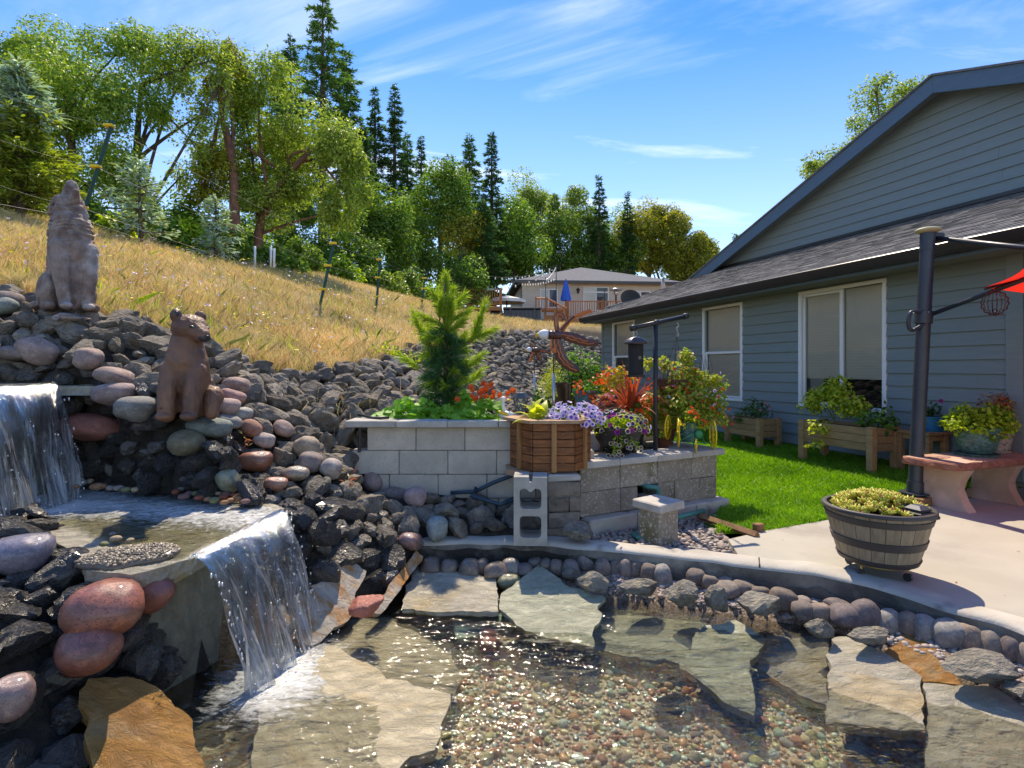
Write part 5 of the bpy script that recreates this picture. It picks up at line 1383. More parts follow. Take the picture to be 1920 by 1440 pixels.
dk2, do2, _, _ = deck("smaller wooden deck with railing beyond the young pine", (858 - 960) / F * 30, (941 - 960) / F * 30, 543, 575, 604, 30, 3.0, [.02, .72, .98])
tw = thing("towel", "pale green towel hung over the smaller deck's rail", "towel", P(919, 543, 29.9));
add("cloth", MB().merge(rbox(.46, .20, .10, .02, (0, 0, 0))).build("cloth", surf("towel_cloth", (.30, .42, .36), (.25, .36, .30), 8, .9)), tw)
lc = thing("deck_chair", "pale reclining chair on the smaller deck", "chair", P(885, 573, 30.8))
M['sling'] = surf("pale_sling", (.55, .47, .38), (.48, .40, .33), 5, .8)
V, Fs = tube([(-.75, 0, 1.0), (-.35, 0, .42), (.25, 0, .36), (.7, 0, .38)], .035, 6)
for yy in (-.3, .3): add("side_rail", MB().add(V + np.array([0, yy, 0]), Fs).build("side_rail", M['white'], smooth=True), lc)
add("sling", MB().add([(-.75, -.28, 1.0), (-.35, -.28, .42), (.25, -.28, .36), (.7, -.28, .38), (-.75, .28, 1.0), (-.35, .28, .42), (.25, .28, .36), (.7, .28, .38)], np.array([[0, 1, 5, 4], [1, 2, 6, 5], [2, 3, 7, 6]])).build("sling", M['sling']), lc)
for xx in (-.3, .6):
 V, Fs = tube([(xx, -.3, .38), (xx, -.3, 0)], .03, 6); add("leg", MB().add(V, Fs).build("leg", M['white']), lc)
 V, Fs = tube([(xx, .3, .38), (xx, .3, 0)], .03, 6); add("leg", MB().add(V, Fs).build("leg", M['white']), lc)
M['tubgrey'] = surf("hot_tub_panel", (.060, .066, .078), (.05, .055, .066), 3, .55, stretch=(6, 6, 1))
ht = thing("hot_tub", "dark grey panelled hot tub with a thick cover between the two decks", "hot tub", P(944, 607, 29.6))
kk = 29.6 / F
add("cabinet", MB().merge(rbox(70 * kk, 1.9, 27 * kk, .03, (35 * kk, 1.0, 13 * kk))).build("cabinet", M['tubgrey']), ht)
add("cover", MB().merge(rbox(72 * kk, 2.0, 5 * kk, .05, (35 * kk, 1.0, 29.6 * kk))).build("cover", M['gutter']), ht)
for q in range(9): add("panel", MB().merge(rbox(7.2 * kk, .03, 25 * kk, .01, ((4 + 7.75 * q) * kk, .037, 13 * kk))).build("panel", M['tubgrey']), ht)
for xx in (13, 58): add("strap", MB().merge(box(.07, .02, .28, (xx * kk, -.03, 26 * kk))).build("strap", M['gutter']), ht)
def parasol(label, px, py0, py1, Y, col, rad):
 b = P(px, py1 + 30, Y); t = thing("parasol", label, "umbrella", b)
 k = Y / F; h = (py1 + 30 - py0) * k
 V, Fs = tube([(0, 0, 0), (0, 0, h)], .03, 8); add("pole", MB().add(V, Fs).build("pole", M['gutter']), t)
 a = np.linspace(0, 2 * PI, 33)[:-1]; L_ = []
 for (zz, r) in ((30 * k, rad * .95), (33 * k, rad), (45 * k, rad * .75), (60 * k, rad * .42), (h, .02)):
  rr = r * (1 + .18 * np.sign(np.cos(a * 8)) * (zz < h)); L_.append(np.column_stack([rr * np.cos(a), rr * np.sin(a), np.full(32, zz)]))
 n = 32; j = np.arange(n); j2 = (j + 1) % n
 add("canopy", MB().add(np.concatenate(L_), [np.stack([j + q * n, j2 + q * n, j2 + (q + 1) * n, j + (q + 1) * n], -1) for q in range(4)]).build("canopy", col, smooth=True), t)
M['bluecloth'] = surf("blue_parasol_cloth", (.02, .13, .58), (.015, .10, .48), 4, .7)
parasol("closed bright blue parasol on the neighbour's deck", 1061, 523, 564, 32.2, M['bluecloth'], .27)
parasol("closed pale pinkish parasol at the far end of the neighbour's deck", 1243, 530, 552, 33, M['sling'], .17)
hz_ = thing("patio_heater", "tall mushroom-topped patio heater on the neighbour's deck", "heater", P(1155, 598, 32.5))
k = 32.5 / F
V, Fs = tube([(0, 0, 0), (0, 0, 55 * k)], .06, 8); add("stand", MB().add(V, Fs).build("stand", M['gutter']), hz_)
M['steel'] = surf("brushed_steel", (.45, .45, .45), (.38, .38, .38), 5, .35, metal=.9)
V, Fs = lathe([(.0, 57 * k), (.42, 54 * k), (.43, 54.6 * k), (.1, 57.6 * k), (0, 58.2 * k)], 20); add("reflector", MB().add(V, Fs).build("reflector", M['steel'], smooth=True), hz_)
V, Fs = lathe([(.10, 45 * k), (.13, 46 * k), (.13, 53 * k), (.08, 54 * k)], 12); add("burner", MB().add(V, Fs).build("burner", M['steel'], smooth=True), hz_)
M['whitecloth'] = surf("white_cloth", (.72, .68, .62), (.66, .62, .56), 4, .8)
gz = thing("garden_umbrella", "open white umbrella half hidden behind the smaller deck", "umbrella", P(950, 600, 32))
V, Fs = lathe([(1.1, 38 * 32 / F), (.0, 46 * 32 / F)], 8); add("canopy", MB().add(V, Fs).build("canopy", M['whitecloth']), gz)
V, Fs = lathe([(1.1, 32 * 32 / F), (1.1, 38 * 32 / F)], 8); add("valance", MB().add(V, Fs).build("valance", M['whitecloth']), gz)
V, Fs = tube([(0, 0, 0), (0, 0, 46 * 32 / F)], .04, 6); add("pole", MB().add(V, Fs).build("pole", M['gutter']), gz)
sl = thing("string_lights", "strings of small white bulbs on thin poles above the neighbour's deck", "string lights", P(1043, 570, 30))
M['bulb'] = surf("milky_bulb", (.85, .85, .82), (.8, .8, .78), 3, .3)
for (px, p0, p1) in ((1043, 497, 590), (1023, 520, 590), (1132, 540, 592), (865, 480, 560)):
 V, Fs = tube([P(px, p1, 30), P(px + (2 if px == 1132 else 0), p0, 30)], .022, 6); add("pole", MB().add(V, Fs).build("pole", M['gutter']), sl, world_coords=True)
for (a, b, sag) in (((865, 500), (1043, 497), 22), ((865, 520), (1043, 500), 26), ((1043, 497), (1023, 522), 5), ((975, 530), (1043, 520), 5)):
 ts = np.linspace(0, 1, 15); L_ = [P(a[0] + (b[0] - a[0]) * t, a[1] + (b[1] - a[1]) * t + sag * 4 * t * (1 - t), 30 + (1 if a[1] == 520 else 0)) for t in ts]
 V, Fs = tube(L_, .008, 4); add("wire", MB().add(V, Fs).build("wire", M['gutter']), sl, world_coords=True)
 Vb, Fb = ico(1); bm_ = MB().add(Vb * np.array([.045, .045, .07]), Fb).build("bulb", M['bulb'], smooth=True)
 for q in L_[1:-1]: add("bulb", bm_, sl, tuple(np.array(q) - np.array(sl.location) - np.array([0, 0, .10])))
# ================================================================== masonry planters
M['block'] = surf("concrete_block", (.47, .415, .34), (.38, .335, .275), 7, .92, .6, 120, .15, speck=(90, .10, (.42, .40, .36)), objvar=.10, bdist=.004)
M['blockrough'] = surf("aggregate_block", (.29, .25, .195), (.205, .175, .135), 5, .92, .9, 90, .15, speck=(75, .22, (.46, .42, .36)), objvar=.12, bdist=.008, c3=(.12, .11, .06), scale3=2, lo3=.58, hi3=.72)
M['cap'] = surf("concrete_cap", (.40, .375, .335), (.31, .29, .255), 6, .92, .5, 90, .15, speck=(80, .12, (.5, .47, .42)), objvar=.08, bdist=.004)
M['split'] = surf("split_face_brick", (.24, .205, .165), (.14, .12, .10), 9, .95, 1.0, 22, .15, objvar=.15, bdist=.03)
M['soil'] = surf("potting_soil", (.055, .042, .032), (.03, .024, .018), 30, .95, .8, 80, .1)
gr = np.random.default_rng(11)
bp = thing("block_planter", "tall grey concrete block planter capped with slabs, holding the young pine", "planter", (-.3, 4.5, .1))
BLK = {}
def block(me_key, sx, sy, sz, mat, b=.006, rough=.0):
 if me_key not in BLK: BLK[me_key] = MB().merge(rbox(sx, sy, sz, b, rough=rough, seed=len(BLK))).build("block", mat)
 return BLK[me_key]
FY = 4.5
for r in range(4):
 zc = .774 - .097 - .1945 * r
 x = -1.177 if r == 0 else -1.30 + (0 if r % 2 else .0)
 first = True
 x0s = {0: -1.177, 1: -1.315, 2: -1.177 - .02, 3: -1.30}[r]
 x = x0s
 while x < .30:
  w = .397 if not (first and r == 2) else .20
  add("block", block(f"b{w}", w - .004, .19, .1905, M['block']), bp, (x + w / 2 + .3, .095, zc - .1), (0, 0, gr.normal(0, .004)))
  x += w; first = False
for r in range(4):
 zc = .774 - .097 - .1945 * r
 for q in range(2):
  add("block", block("bs", .19, .393, .1905, M['block']), bp, (-1.177 + .095 + .3, .40 + q * .397, zc - .1))
 for q in range(4): add("block", block("b0.397", .393, .19, .1905, M['block']), bp, (-.98 + q * .397 + .3, 1.10, zc - .1))
x = -1.335
for q in range(4):
 add("cap_stone", block("cap", .405, .30, .052, M['cap'], .006), bp, (x + .2035 + .3, .07, .774 + .027 - .1 + gr.normal(0, .001)), (0, 0, gr.normal(0, .004))); x += .409
for q in range(2): add("cap_stone", block("caps", .28, .40, .05, M['cap']), bp, (-1.16 + .3, .43 + q * .404, .774 + .027 - .1))
add("soil", MB().merge(box(1.4, .85, .06, (0.0, .62, .655))).build("soil", M['soil']), bp)
V, Fs = tube([(-.93, -.03, .47), (-.925, -.03, .675)], .012, 8); M['blackmetal'] = surf("black_metal", (.02, .021, .024), (.016, .017, .02), 6, .42, spec=.5)
add("strut", MB().add(V, Fs).build("strut", M['blackmetal']), bp)
A0 = np.array(G(1088, 982, .03)[:2]); A1 = np.array([1.87, 5.06])
dv = A1 - A0; WL = np.linalg.norm(dv); ARZ = math.atan2(dv[1], dv[0])
rp_ = thing("block_planter", "low rough aggregate block planter with a pale cap, running back to the lawn", "planter", (A0[0], A0[1], 0), ARZ)
ap = lambda x, y: (A0[0] + math.cos(ARZ) * x - math.sin(ARZ) * y, A0[1] + math.sin(ARZ) * x + math.cos(ARZ) * y)
def al(x, y):
 d = np.array([x, y]) - A0; return float(d @ np.array([math.cos(ARZ), math.sin(ARZ)])), float(d @ np.array([-math.sin(ARZ), math.cos(ARZ)]))
PZ0 = .075
for r in range(2):
 cuts = [0, .40, .80, 1.20, WL] if r == 1 else [0, .40, .585, .80, 1.0, 1.30, WL]
 for k in range(len(cuts) - 1):
  a, b = cuts[k], cuts[k + 1]
  if r == 0 and k == 2: continue          # the gap where the pipe comes out
  V, Fs = rbox(b - a - .005, .20, .19, .006, rough=.0018, seed=k + r * 7)
  add("block", MB().add(V, Fs).build("block", M['blockrough']), rp_, ((a + b) / 2, .10, PZ0 + .096 + .192 * r))
for k in range(4):
 a = -.04 + k * (WL + .10) / 4; b = -.04 + (k + 1) * (WL + .10) / 4
 V, Fs = rbox(b - a - .004, .30, .055, .006, rough=.001, seed=60 + k); add("cap_stone", MB().add(V, Fs).build("cap_stone", M['cap']), rp_, ((a + b) / 2, .105, PZ0 + .413), (0, 0, gr.normal(0, .006)))
for (a, b) in ((0.02, .50), (.50, .80), (.84, 1.16), (1.16, WL + .06)):
 V, Fs = rbox(b - a - .006, .14, .17, .012, rough=.003, seed=int(a * 100)); add("footing", MB().add(V, Fs).build("footing", M['kerbstone']), rp_, ((a + b) / 2, -.03, -.012))
for q in range(6):
 for r in range(2):
  V, Fs = rbox(.19, .395, .19, .006, rough=.0015, seed=80 + q + r); add("block", MB().add(V, Fs).build("block", M['blockrough']), rp_, (WL - .096, .40 + q * .40, PZ0 + .096 + .192 * r))
 V, Fs = rbox(.29, .395, .052, .006, seed=q); add("cap_stone", MB().add(V, Fs).build("cap_stone", M['cap']), rp_, (WL - .09, .455 + q * .40, PZ0 + .412))
for q in range(3):
 V, Fs = rbox(.395, .19, .17, .006, seed=q); add("block", MB().add(V, Fs).build("block", M['block']), rp_, (.55 + q * .40, .85, PZ0 + .46))
add("soil", MB().merge(box(WL - .25, 2.4, .05, (WL / 2 - .1, 1.4, PZ0 + .355))).build("soil", M['soil']), rp_)
M['tealpipe'] = surf("teal_pipe", (.05, .20, .17), (.04, .16, .14), 5, .45)
M['bluepipe'] = surf("blue_black_pipe", (.02, .05, .075), (.015, .04, .06), 5, .4)
pp = thing("pipe", "green pipe with a blue-tipped valve leaving the block planter", "pipe", (*ap(.66, -.02), .2), ARZ)
V, Fs = tube([(.0, .10, .06), (.0, -.02, .06), (.06, -.05, .055), (.08, -.05, .03), (.08, -.05, -.09)], .022, 10); add("elbow", MB().add(V, Fs).build("elbow", M['tealpipe'], smooth=True), pp)
V, Fs = tube([(.06, -.05, -.085), (.17, -.05, -.085)], .016, 8); add("tip", MB().add(V, Fs).build("tip", M['bluecloth']), pp)
add("brick_shim", MB().merge(rbox(.10, .1, .10, .006, (-.02, .03, -.06))).build("brick_shim", M['split']), pp)
V, Fs = tube([G(1222, 962, .04), G(1262, 972, .05), G(1320, 958, .05)], .021, 10)
tag(add("pipe", MB().add(V, Fs).build("pipe", M['tealpipe'], smooth=True)), "teal pipe lying along the gravel behind the pedestal", "pipe")
V, Fs = tube([P(845, 924, 4.42), P(890, 922, 4.40), P(925, 905, 4.40), P(975, 886, 4.38), P(1010, 870, 4.42)], .016, 8)
tag(add("hose", MB().add(V, Fs).build("hose", M['bluepipe'], smooth=True)), "black hose rising along the foot of the tall block planter", "hose")
V, Fs = tube([P(893, 915, 4.36), P(883, 929, 4.30), P(938, 946, 4.25), P(965, 935, 4.25)], .016, 8)
tag(add("pipe", MB().add(V, Fs).build("pipe", M['bluepipe'], smooth=True)), "thin blue pipe with an elbow in front of the tall block planter", "pipe")
V, Fs = tube([P(672, 777, 4.75), P(700, 784, 4.6), P(728, 783, 4.5)], .012, 8); tag(add("hose", MB().add(V, Fs).build("hose", M['blackmetal'], smooth=True)), "short black hose end lying on the planter's capping", "hose")
cx, cy = P(1052, 900, 4.22)[:2]
bc = thing("brick_column", "short column of split-faced bricks under the hexagonal planter", "column", (cx, cy, -.02), .12)
zc = .0
for r in range(5):
 hgt = [.085, .115, .115, .115, .05][r]
 for (a, b) in ((-.125, .125),) if r in (0, 1, 3, 4) else ((-.125, .035), (.035, .125)):
  V, Fs = rbox(b - a - .004, .24, hgt - .004, .008, rough=.004, seed=r * 3); add("brick", MB().add(V, Fs).build("brick", M['split'] if r < 4 else M['cap']), bc, ((a + b) / 2, .0, zc + hgt / 2))
 zc += hgt
M['cinder'] = surf("cinder_block", (.36, .345, .31), (.27, .26, .235), 9, .95, .7, 140, .1, bdist=.004)
M['mossblack'] = M['kerbdark']
cb = P(995, 1018, 3.93);
cbt = thing("cinder_block", "hollow cinder block standing on end on the kerb", "cinder block", (cb[0], 3.93, .02), -.05)
W_, H_, D_ = .232, .475, .19
bm = bmesh.new()
def ring_pts(x0, x1, z0, z1, r, notch=False):
 pts = []
 for (cx_, cz_, a0) in ((x1 - r, z1 - r, 0), (x0 + r, z1 - r, 90), (x0 + r, z0 + r, 180), (x1 - r, z0 + r, 270)):
  for k in range(5):
   a = R(a0 + 22.5 * k); pts.append((cx_ + r * math.cos(a), cz_ + r * math.sin(a)))
  if notch and a0 == 0:
   m_ = (x0 + x1) / 2; pts += [(m_ + .03, z1), (m_ + .008, z1 - .022), (m_ - .008, z1 - .022), (m_ - .03, z1)]
 return pts
outer = [(-W_ / 2, 0), (W_ / 2, 0), (W_ / 2, H_), (.016, H_), (.010, H_ - .035), (-.006, H_ - .035), (-.012, H_), (-W_ / 2, H_)]
holes = [ring_pts(-.075, .075, .055, .205, .028), ring_pts(-.075, .075, .255, .395, .028, True)]
from mathutils.geometry import tessellate_polygon
loops_ = [[Vector((x, 0, z)) for x, z in outer]] + [[Vector((x, 0, z)) for x, z in h_] for h_ in holes]
tris = tessellate_polygon(loops_)
flat_ = [p for L_ in loops_ for p in L_]; n_ = len(flat_)
V = np.array([[p.x, y, p.z] for y in (-D_ / 2, D_ / 2) for p in flat_])
T = np.array(tris); pf = V[T]; nn = np.cross(pf[:, 1] - pf[:, 0], pf[:, 2] - pf[:, 0])[:, 1]
T = np.where((nn > 0)[:, None], T[:, ::-1], T)
mb = MB(); mb.add(V, [T, T[:, ::-1] + n_])
off = 0
for li, L_ in enumerate(loops_):
 m_ = len(L_); j = np.arange(m_) + off; j2 = (np.arange(m_) + 1) % m_ + off
 mb.add(V, np.stack([j, j2, j2 + n_, j + n_], -1)); off += m_
add("shell", mb.build("cinder_shell", M['cinder']), cbt)
pdp = G(1232, 1008, -.02)
pd_ = thing("pedestal", "small concrete pedestal block with an overhanging square cap on the gravel", "pedestal", (pdp[0], 4.12, -.05), .62)
add("shaft", MB().merge(rbox(.205, .205, .26, .008, (0, 0, .13), .001)).build("shaft", M['blockrough']), pd_)
add("cap_stone", MB().merge(rbox(.27, .27, .062, .008, (0, 0, .291), .0015)).build("cap_stone", M['cap']), pd_)
M['wood'] = surf("weathered_wood", (.24, .13, .065), (.15, .08, .042), 5, .75, .4, 30, .2, stretch=(8, 1, 8), bdist=.004)
V, Fs = tube([G(1310, 967, .02), G(1420, 1004, .01)], .03, 4); tag(add("edging_board", MB().add(V, Fs).build("edging_board", M['wood'])), "brown timber edging board between gravel and lawn", "edging board")
for (px, py, lab, sz, col) in ((1213, 1003, "flat dark green cover lying in the gravel beside the pedestal", (.22, .12), M['tealpipe']), (1405, 987, "flat dark green cover at the lawn's corner", (.16, .07), M['tealpipe'])):
 p = G(px, py, -.01); tag(add("box_cover", MB().merge(rbox(sz[0], sz[1], .03, .008)).build("box_cover", col), None, p, (0, 0, .2)), lab, "cover")
tag(add("stake", MB().merge(rbox(.07, .06, .07, .006)).build("stake", M['wood']), None, G(1422, 990, .02), (0, 0, .4)), "short square stake at the corner of lawn and patio", "stake")
# ================================================================== wooden hexagonal planter
M['redwood'] = surf("oiled_redwood", (.25, .088, .028), (.125, .045, .017), 4, .55, .4, 25, .35, stretch=(2, 2, 12), objvar=.25, bdist=.003)
M['battenwood'] = surf("golden_batten_wood", (.34, .17, .062), (.22, .105, .04), 4, .55, .4, 25, .35, stretch=(12, 12, 2), bdist=.003)
M['rimwood'] = surf("greyed_rim_wood", (.42, .27, .16), (.30, .19, .115), 4, .75, .4, 30, .2, stretch=(4, 1, 4), bdist=.003)
ox, oy = P(1032, 840, 4.42)[:2]; oz = .475
oc = thing("hexagonal_planter", "hexagonal redwood planter of horizontal boards with upright battens", "planter", (ox, oy, oz), .02)
RO = .272; nb = 6; HB = .36
for k in range(6):
 a0 = k * PI / 3; mid = a0 + PI / 6
 ww = 2 * RO * math.tan(PI / 6)
 for b_ in range(nb):
  me = block("octb", ww - .004 + .0, .022, HB / nb - .004, M['redwood'], .003)
  add("board", me, oc, (RO * math.cos(mid) , RO * math.sin(mid), .0 + HB / nb * (b_ + .5)), (0, 0, mid + PI / 2))
 add("batten", block("octbt", .040, .026, HB + .005, M['battenwood'], .003), oc, ((RO + .022) * math.cos(mid), (RO + .022) * math.sin(mid), HB / 2), (0, 0, mid + PI / 2))
 for zz in (.06, .17, .28):
  if k in (3, 4, 5):
   V, Fs = ico(1); add("screw", BLK.setdefault('screw', MB().add(V * .004, Fs).build("screw", M['steel'])), oc, ((RO + .0125) * math.cos(mid) + .07 * math.cos(mid + PI / 2), (RO + .0125) * math.sin(mid) + .07 * math.sin(mid + PI / 2), zz))
 r0, r1 = RO - .05, RO + .055
 c0, c1 = 1 / math.cos(PI / 6), 1 / math.cos(PI / 6)
 pl = np.array([(r0 * c0 * math.cos(a0 + .004), r0 * c0 * math.sin(a0 + .004)), (r1 * c0 * math.cos(a0 + .004), r1 * c0 * math.sin(a0 + .004)), (r1 * c0 * math.cos(a0 + PI / 3 - .004), r1 * c0 * math.sin(a0 + PI / 3 - .004)), (r0 * c0 * math.cos(a0 + PI / 3 - .004), r0 * c0 * math.sin(a0 + PI / 3 - .004))])
 V, Fs = prism(pl, HB + .003, HB + .026); add("rim_board", MB().add(V, Fs).build("rim_board", M['rimwood']), oc)
a_ = PI / 8 + np.arange(6) * PI / 4
V, Fs = prism(np.column_stack([.30 * np.cos(a_), .30 * np.sin(a_)]), HB - .07, HB - .03); add("soil", MB().add(V, Fs).build("soil", M['soil']), oc)
V, Fs = prism(np.column_stack([.385 * np.cos(a_), .385 * np.sin(a_)]), -.045, -.004); add("base_board", MB().add(V, Fs).build("base_board", M['rimwood']), oc)
# ================================================================== leaves and flowers used in the beds
M['leaf_lime'] = leafmat("lime_leaf", (0.3, 0.42, 0.03), (0.44, 0.52, 0.05), .5, c3=(.10, .18, .015), amt3=.25)
M['leaf_mid'] = leafmat("mid_green_leaf", (0.09, 0.22, 0.03), (0.16, 0.31, 0.04), .45, c3=(.03, .09, .015), amt3=.25)
M['leaf_dark'] = leafmat("dark_green_leaf", (0.03, 0.09, 0.018), (0.065, 0.15, 0.025), .3)
M['leaf_yellow'] = leafmat("yellow_green_leaf", (0.42, 0.48, 0.04), (0.55, 0.55, 0.08), .5, c3=(.16, .24, .02), amt3=.3)
M['leaf_gold'] = leafmat("golden_leaf", (.46, .33, .05), (.52, .42, .08), .45, c3=(.25, .27, .03), amt3=.25, tcol=(1.2, 1.15, .6))
M['leaf_rust'] = leafmat("rust_leaf", (.34, .09, .05), (.45, .18, .08), .4, c3=(.40, .30, .06), amt3=.3, tcol=(1.3, .9, .6))
M['leaf_nast'] = leafmat("nasturtium_leaf", (0.16, 0.36, 0.04), (0.25, 0.46, 0.06), .5, tcol=(1.2, 1.35, .5), rough=.5)
M['fl_orange'] = leafmat("orange_petal", (.75, .10, .008), (.80, .16, .012), .35, tcol=(1.1, 1, .8))
M['fl_red'] = leafmat("red_petal", (.66, .045, .012), (.72, .10, .02), .35, tcol=(1.1, 1, .8))
M['fl_pink'] = leafmat("pink_petal", (.62, .22, .24), (.60, .35, .32), .35, tcol=(1.1, 1, 1))
M['fl_violet'] = leafmat("violet_petal", (.30, .13, .55), (.22, .07, .46), .3, c3=(.62, .52, .70), amt3=.45, tcol=(1, 1, 1.1))
M['fl_white'] = leafmat("pale_petal_edge", (.66, .58, .72), (.58, .46, .68), .3, tcol=(1, 1, 1))
M['fl_throat'] = surf("dark_throat", (.06, .012, .12), (.04, .01, .08), 6, .6)
M['fl_magenta'] = leafmat("magenta_petal", (.36, .02, .22), (.28, .02, .26), .3, tcol=(1.1, 1, 1.1))
M['fl_cream'] = leafmat("cream_petal", (.55, .50, .22), (.62, .60, .38), .35, tcol=(1, 1, .9))
M['fl_yellow'] = leafmat("yellow_petal", (.75, .55, .02), (.80, .62, .04), .3)
M['cordy'] = leafmat("bronze_strap_leaf", (.26, .055, .03), (.40, .12, .05), .35, rough=.35, tcol=(1.4, .8, .5), c3=(.45, .26, .12), amt3=.15)
M['stem'] = surf("green_stem", (.10, .14, .03), (.07, .10, .02), 8, .7)
M['twig'] = surf("brown_twig", (.12, .075, .045), (.08, .05, .03), 8, .85)
def bush(rx, ry, rz, n, size, mat, seed, droop=0.3, aspect=.6, hollow=.45, lumps=7, up=.3):
 """leaf mass in an uneven ellipsoid sitting on z=0"""
 r_ = np.random.default_rng(seed)
 lc_ = r_.normal(size=(lumps, 3)); lc_ /= np.linalg.norm(lc_, axis=1)[:, None]; lc_[:, 2] = np.abs(lc_[:, 2]); lr = r_.uniform(.35, .6, lumps)
 k = r_.integers(lumps, size=n)
 d = r_.normal(size=(n, 3)); d /= np.linalg.norm(d, axis=1)[:, None]
 q = lc_[k] * .58 + d * (lr[k] * (hollow + (1 - hollow) * r_.random(n) ** .6))[:, None]
 q[:, 2] = np.maximum(q[:, 2], -.1)
 C = q * np.array([rx, ry, rz])
 N = d * .8 + np.array([0, 0, up]) + r_.normal(0, .45, (n, 3))
 T = q * .6 + r_.normal(0, .6, (n, 3)) - np.array([0, 0, droop])
 return leaf_cards(C, N, size * r_.uniform(.6, 1.25, n), aspect, .3, r_, T)
def disc_flower(rad, petals, mat_mi, cup=.3, throat=.3, jit=.1, seed=0):
 """petalled flower looking along +z; material 0 petals, 1 throat"""
 n = petals * 4; a = np.arange(n) * 2 * PI / n
 r = rad * (.80 + .20 * np.abs(np.cos(a * petals / 2)))
 V = np.concatenate([[(0, 0, -rad * cup)], np.column_stack([rad * throat * np.cos(a), rad * throat * np.sin(a), np.full(n, -rad * cup * .45)]), np.column_stack([r * np.cos(a), r * np.sin(a), rad * .06 * np.sin(a * petals)])])
 j = np.arange(n); j2 = (j + 1) % n
 mb = MB(); mb.add(V, np.stack([np.zeros(n, int), 1 + j, 1 + j2], -1), 1)
 mb.add(V, np.stack([1 + j, 1 + n + j, 1 + n + j2, 1 + j2], -1), 0)
 return mb
def face_dir(d, roll=0.0):
 return (Vector(d).to_track_quat('Z', 'Y') @ Euler((0, 0, roll)).to_quaternion()).to_euler()
def pot(name, label, loc, prof, mat, cat="pot", soil=None, n=32, rz=0, saucer=None, group=None):
 t = thing(name, label, cat, loc, rz, group)
 V, Fs = lathe(prof, n); add("body", MB().add(V, Fs).build("pot_body", mat, smooth=True, auto=40), t)
 if soil:
  V, Fs = lathe([(0.0005, soil[1]), (soil[0], soil[1])], 20); add("soil", MB().add(V, Fs).build("soil", M['soil']), t)
 if saucer:
  r, h = saucer; V, Fs = lathe([(0.001, .0), (r * .92, .0), (r, h), (r * .94, h), (r * .88, .008), (.001, .008)], n); add("saucer", MB().add(V, Fs).build("saucer", mat, smooth=True, auto=40), t)
 return t
def potprof(r0, r1, h, lip=.012, belly=0.0, wall=.012):
 p = [(0.001, 0), (r0, 0)]
 for k in range(1, 7):
  t = k / 6; p.append((r0 + (r1 - r0) * t + belly * math.sin(PI * t), h * t * (1 - .0)))
 p += [(r1 + lip, h), (r1 + lip, h + .012), (r1 - wall, h + .012), (r1 - wall, h - .05), (0.001, h - .05)]
 return p
def nast_leaf_mesh():
 n = 12; a = np.arange(n) * 2 * PI / n; r = 1 + .06 * np.sin(a * 5)
 V = np.concatenate([[(0, 0, -.08)], np.column_stack([r * np.cos(a) * .55, r * np.sin(a) * .55, np.full(n, .0)]), np.column_stack([r * np.cos(a), r * np.sin(a), .05 * np.sin(a * 3)])])
 j = np.arange(n); j2 = (j + 1) % n
 return MB().add(V, [np.stack([np.zeros(n, int), 1 + j, 1 + j2], -1), np.stack([1 + j, 1 + n + j, 1 + n + j2, 1 + j2], -1)])
NL_ = nast_leaf_mesh().build("leaf", M['leaf_nast'], smooth=True)
NF_ = disc_flower(1.0, 5, 0, .55, .35).build("flower", [M['fl_orange'], M['fl_red']])
def nast_patch(label, spots, nleaf, nfl, base, seed):
 r_ = np.random.default_rng(seed); t = thing("nasturtium", label, "plant", base, 0, None)
 st = MB()
 for k in range(nleaf):
  c = spots[int(r_.integers(len(spots)))]; p = np.array([r_.normal(c[0], c[3]), r_.normal(c[1], c[4] * .6), 0]); d = math.hypot((p[0] - c[0]) / c[3], (p[1] - c[1]) / c[4])
  p[2] = max(.02, c[2] * math.exp(-d * d * .4) * r_.uniform(.45, 1.05))
  nrm = np.array([(p[0] - c[0]) * 1.2, (p[1] - c[1]) - .35, .8]) + r_.normal(0, .3, 3)
  s = r_.uniform(.024, .047)
  add("leaf", NL_, t, tuple(p), tuple(face_dir(nrm, r_.uniform(0, 6))), s)
  if k % 3 == 0:
   V, Fs = tube([p + [0, 0, -.003], p * [.9, .9, .5] + [0, 0, 0], [p[0] * .8, p[1] * .9, 0]], .0025, 4, False); st.add(V, Fs)
 add("stalks", st.build("stalks", M['stem']), t, kind='stuff')
 for k in range(nfl[0]):
  c = nfl[1]; p = np.array([r_.normal(c[0], c[3]), r_.normal(c[1], c[4]), c[2] * r_.uniform(.7, 1.25)])
  add("flower", NF_, t, tuple(p), tuple(face_dir((r_.normal(0, .6), -.8, .5), r_.uniform(0, 6))), r_.uniform(.022, .032))
 V, Fs = bush(1, .5, .12, 1, .03, None, 1)
 return t
zs = .79
nast_patch("nasturtium with round leaves trailing at the left of the young pine", [(.0, 0, .21, .11, .10), (.16, -.03, .20, .09, .08), (-.16, -.02, .11, .08, .06), (.02, -.12, .09, .16, .04)], 230, (0, None), (P(765, 775, 4.75)[0], 4.78, zs), 3)
nast_patch("nasturtium with orange flowers at the right of the young pine", [(.0, 0, .20, .11, .08), (.18, -.02, .23, .09, .08), (-.18, -.08, .14, .08, .06), (.05, -.16, .10, .16, .04), (-.02, .05, .30, .04, .05)], 240, (24, (.19, -.08, .27, .10, .05)), (P(875, 775, 4.72)[0], 4.75, zs), 4)
nast_patch("small green seedling growing by the teal cobble at the kerb", [(0, 0, .05, .03, .03)], 9, (0, None), G(853, 992, .03), 5)
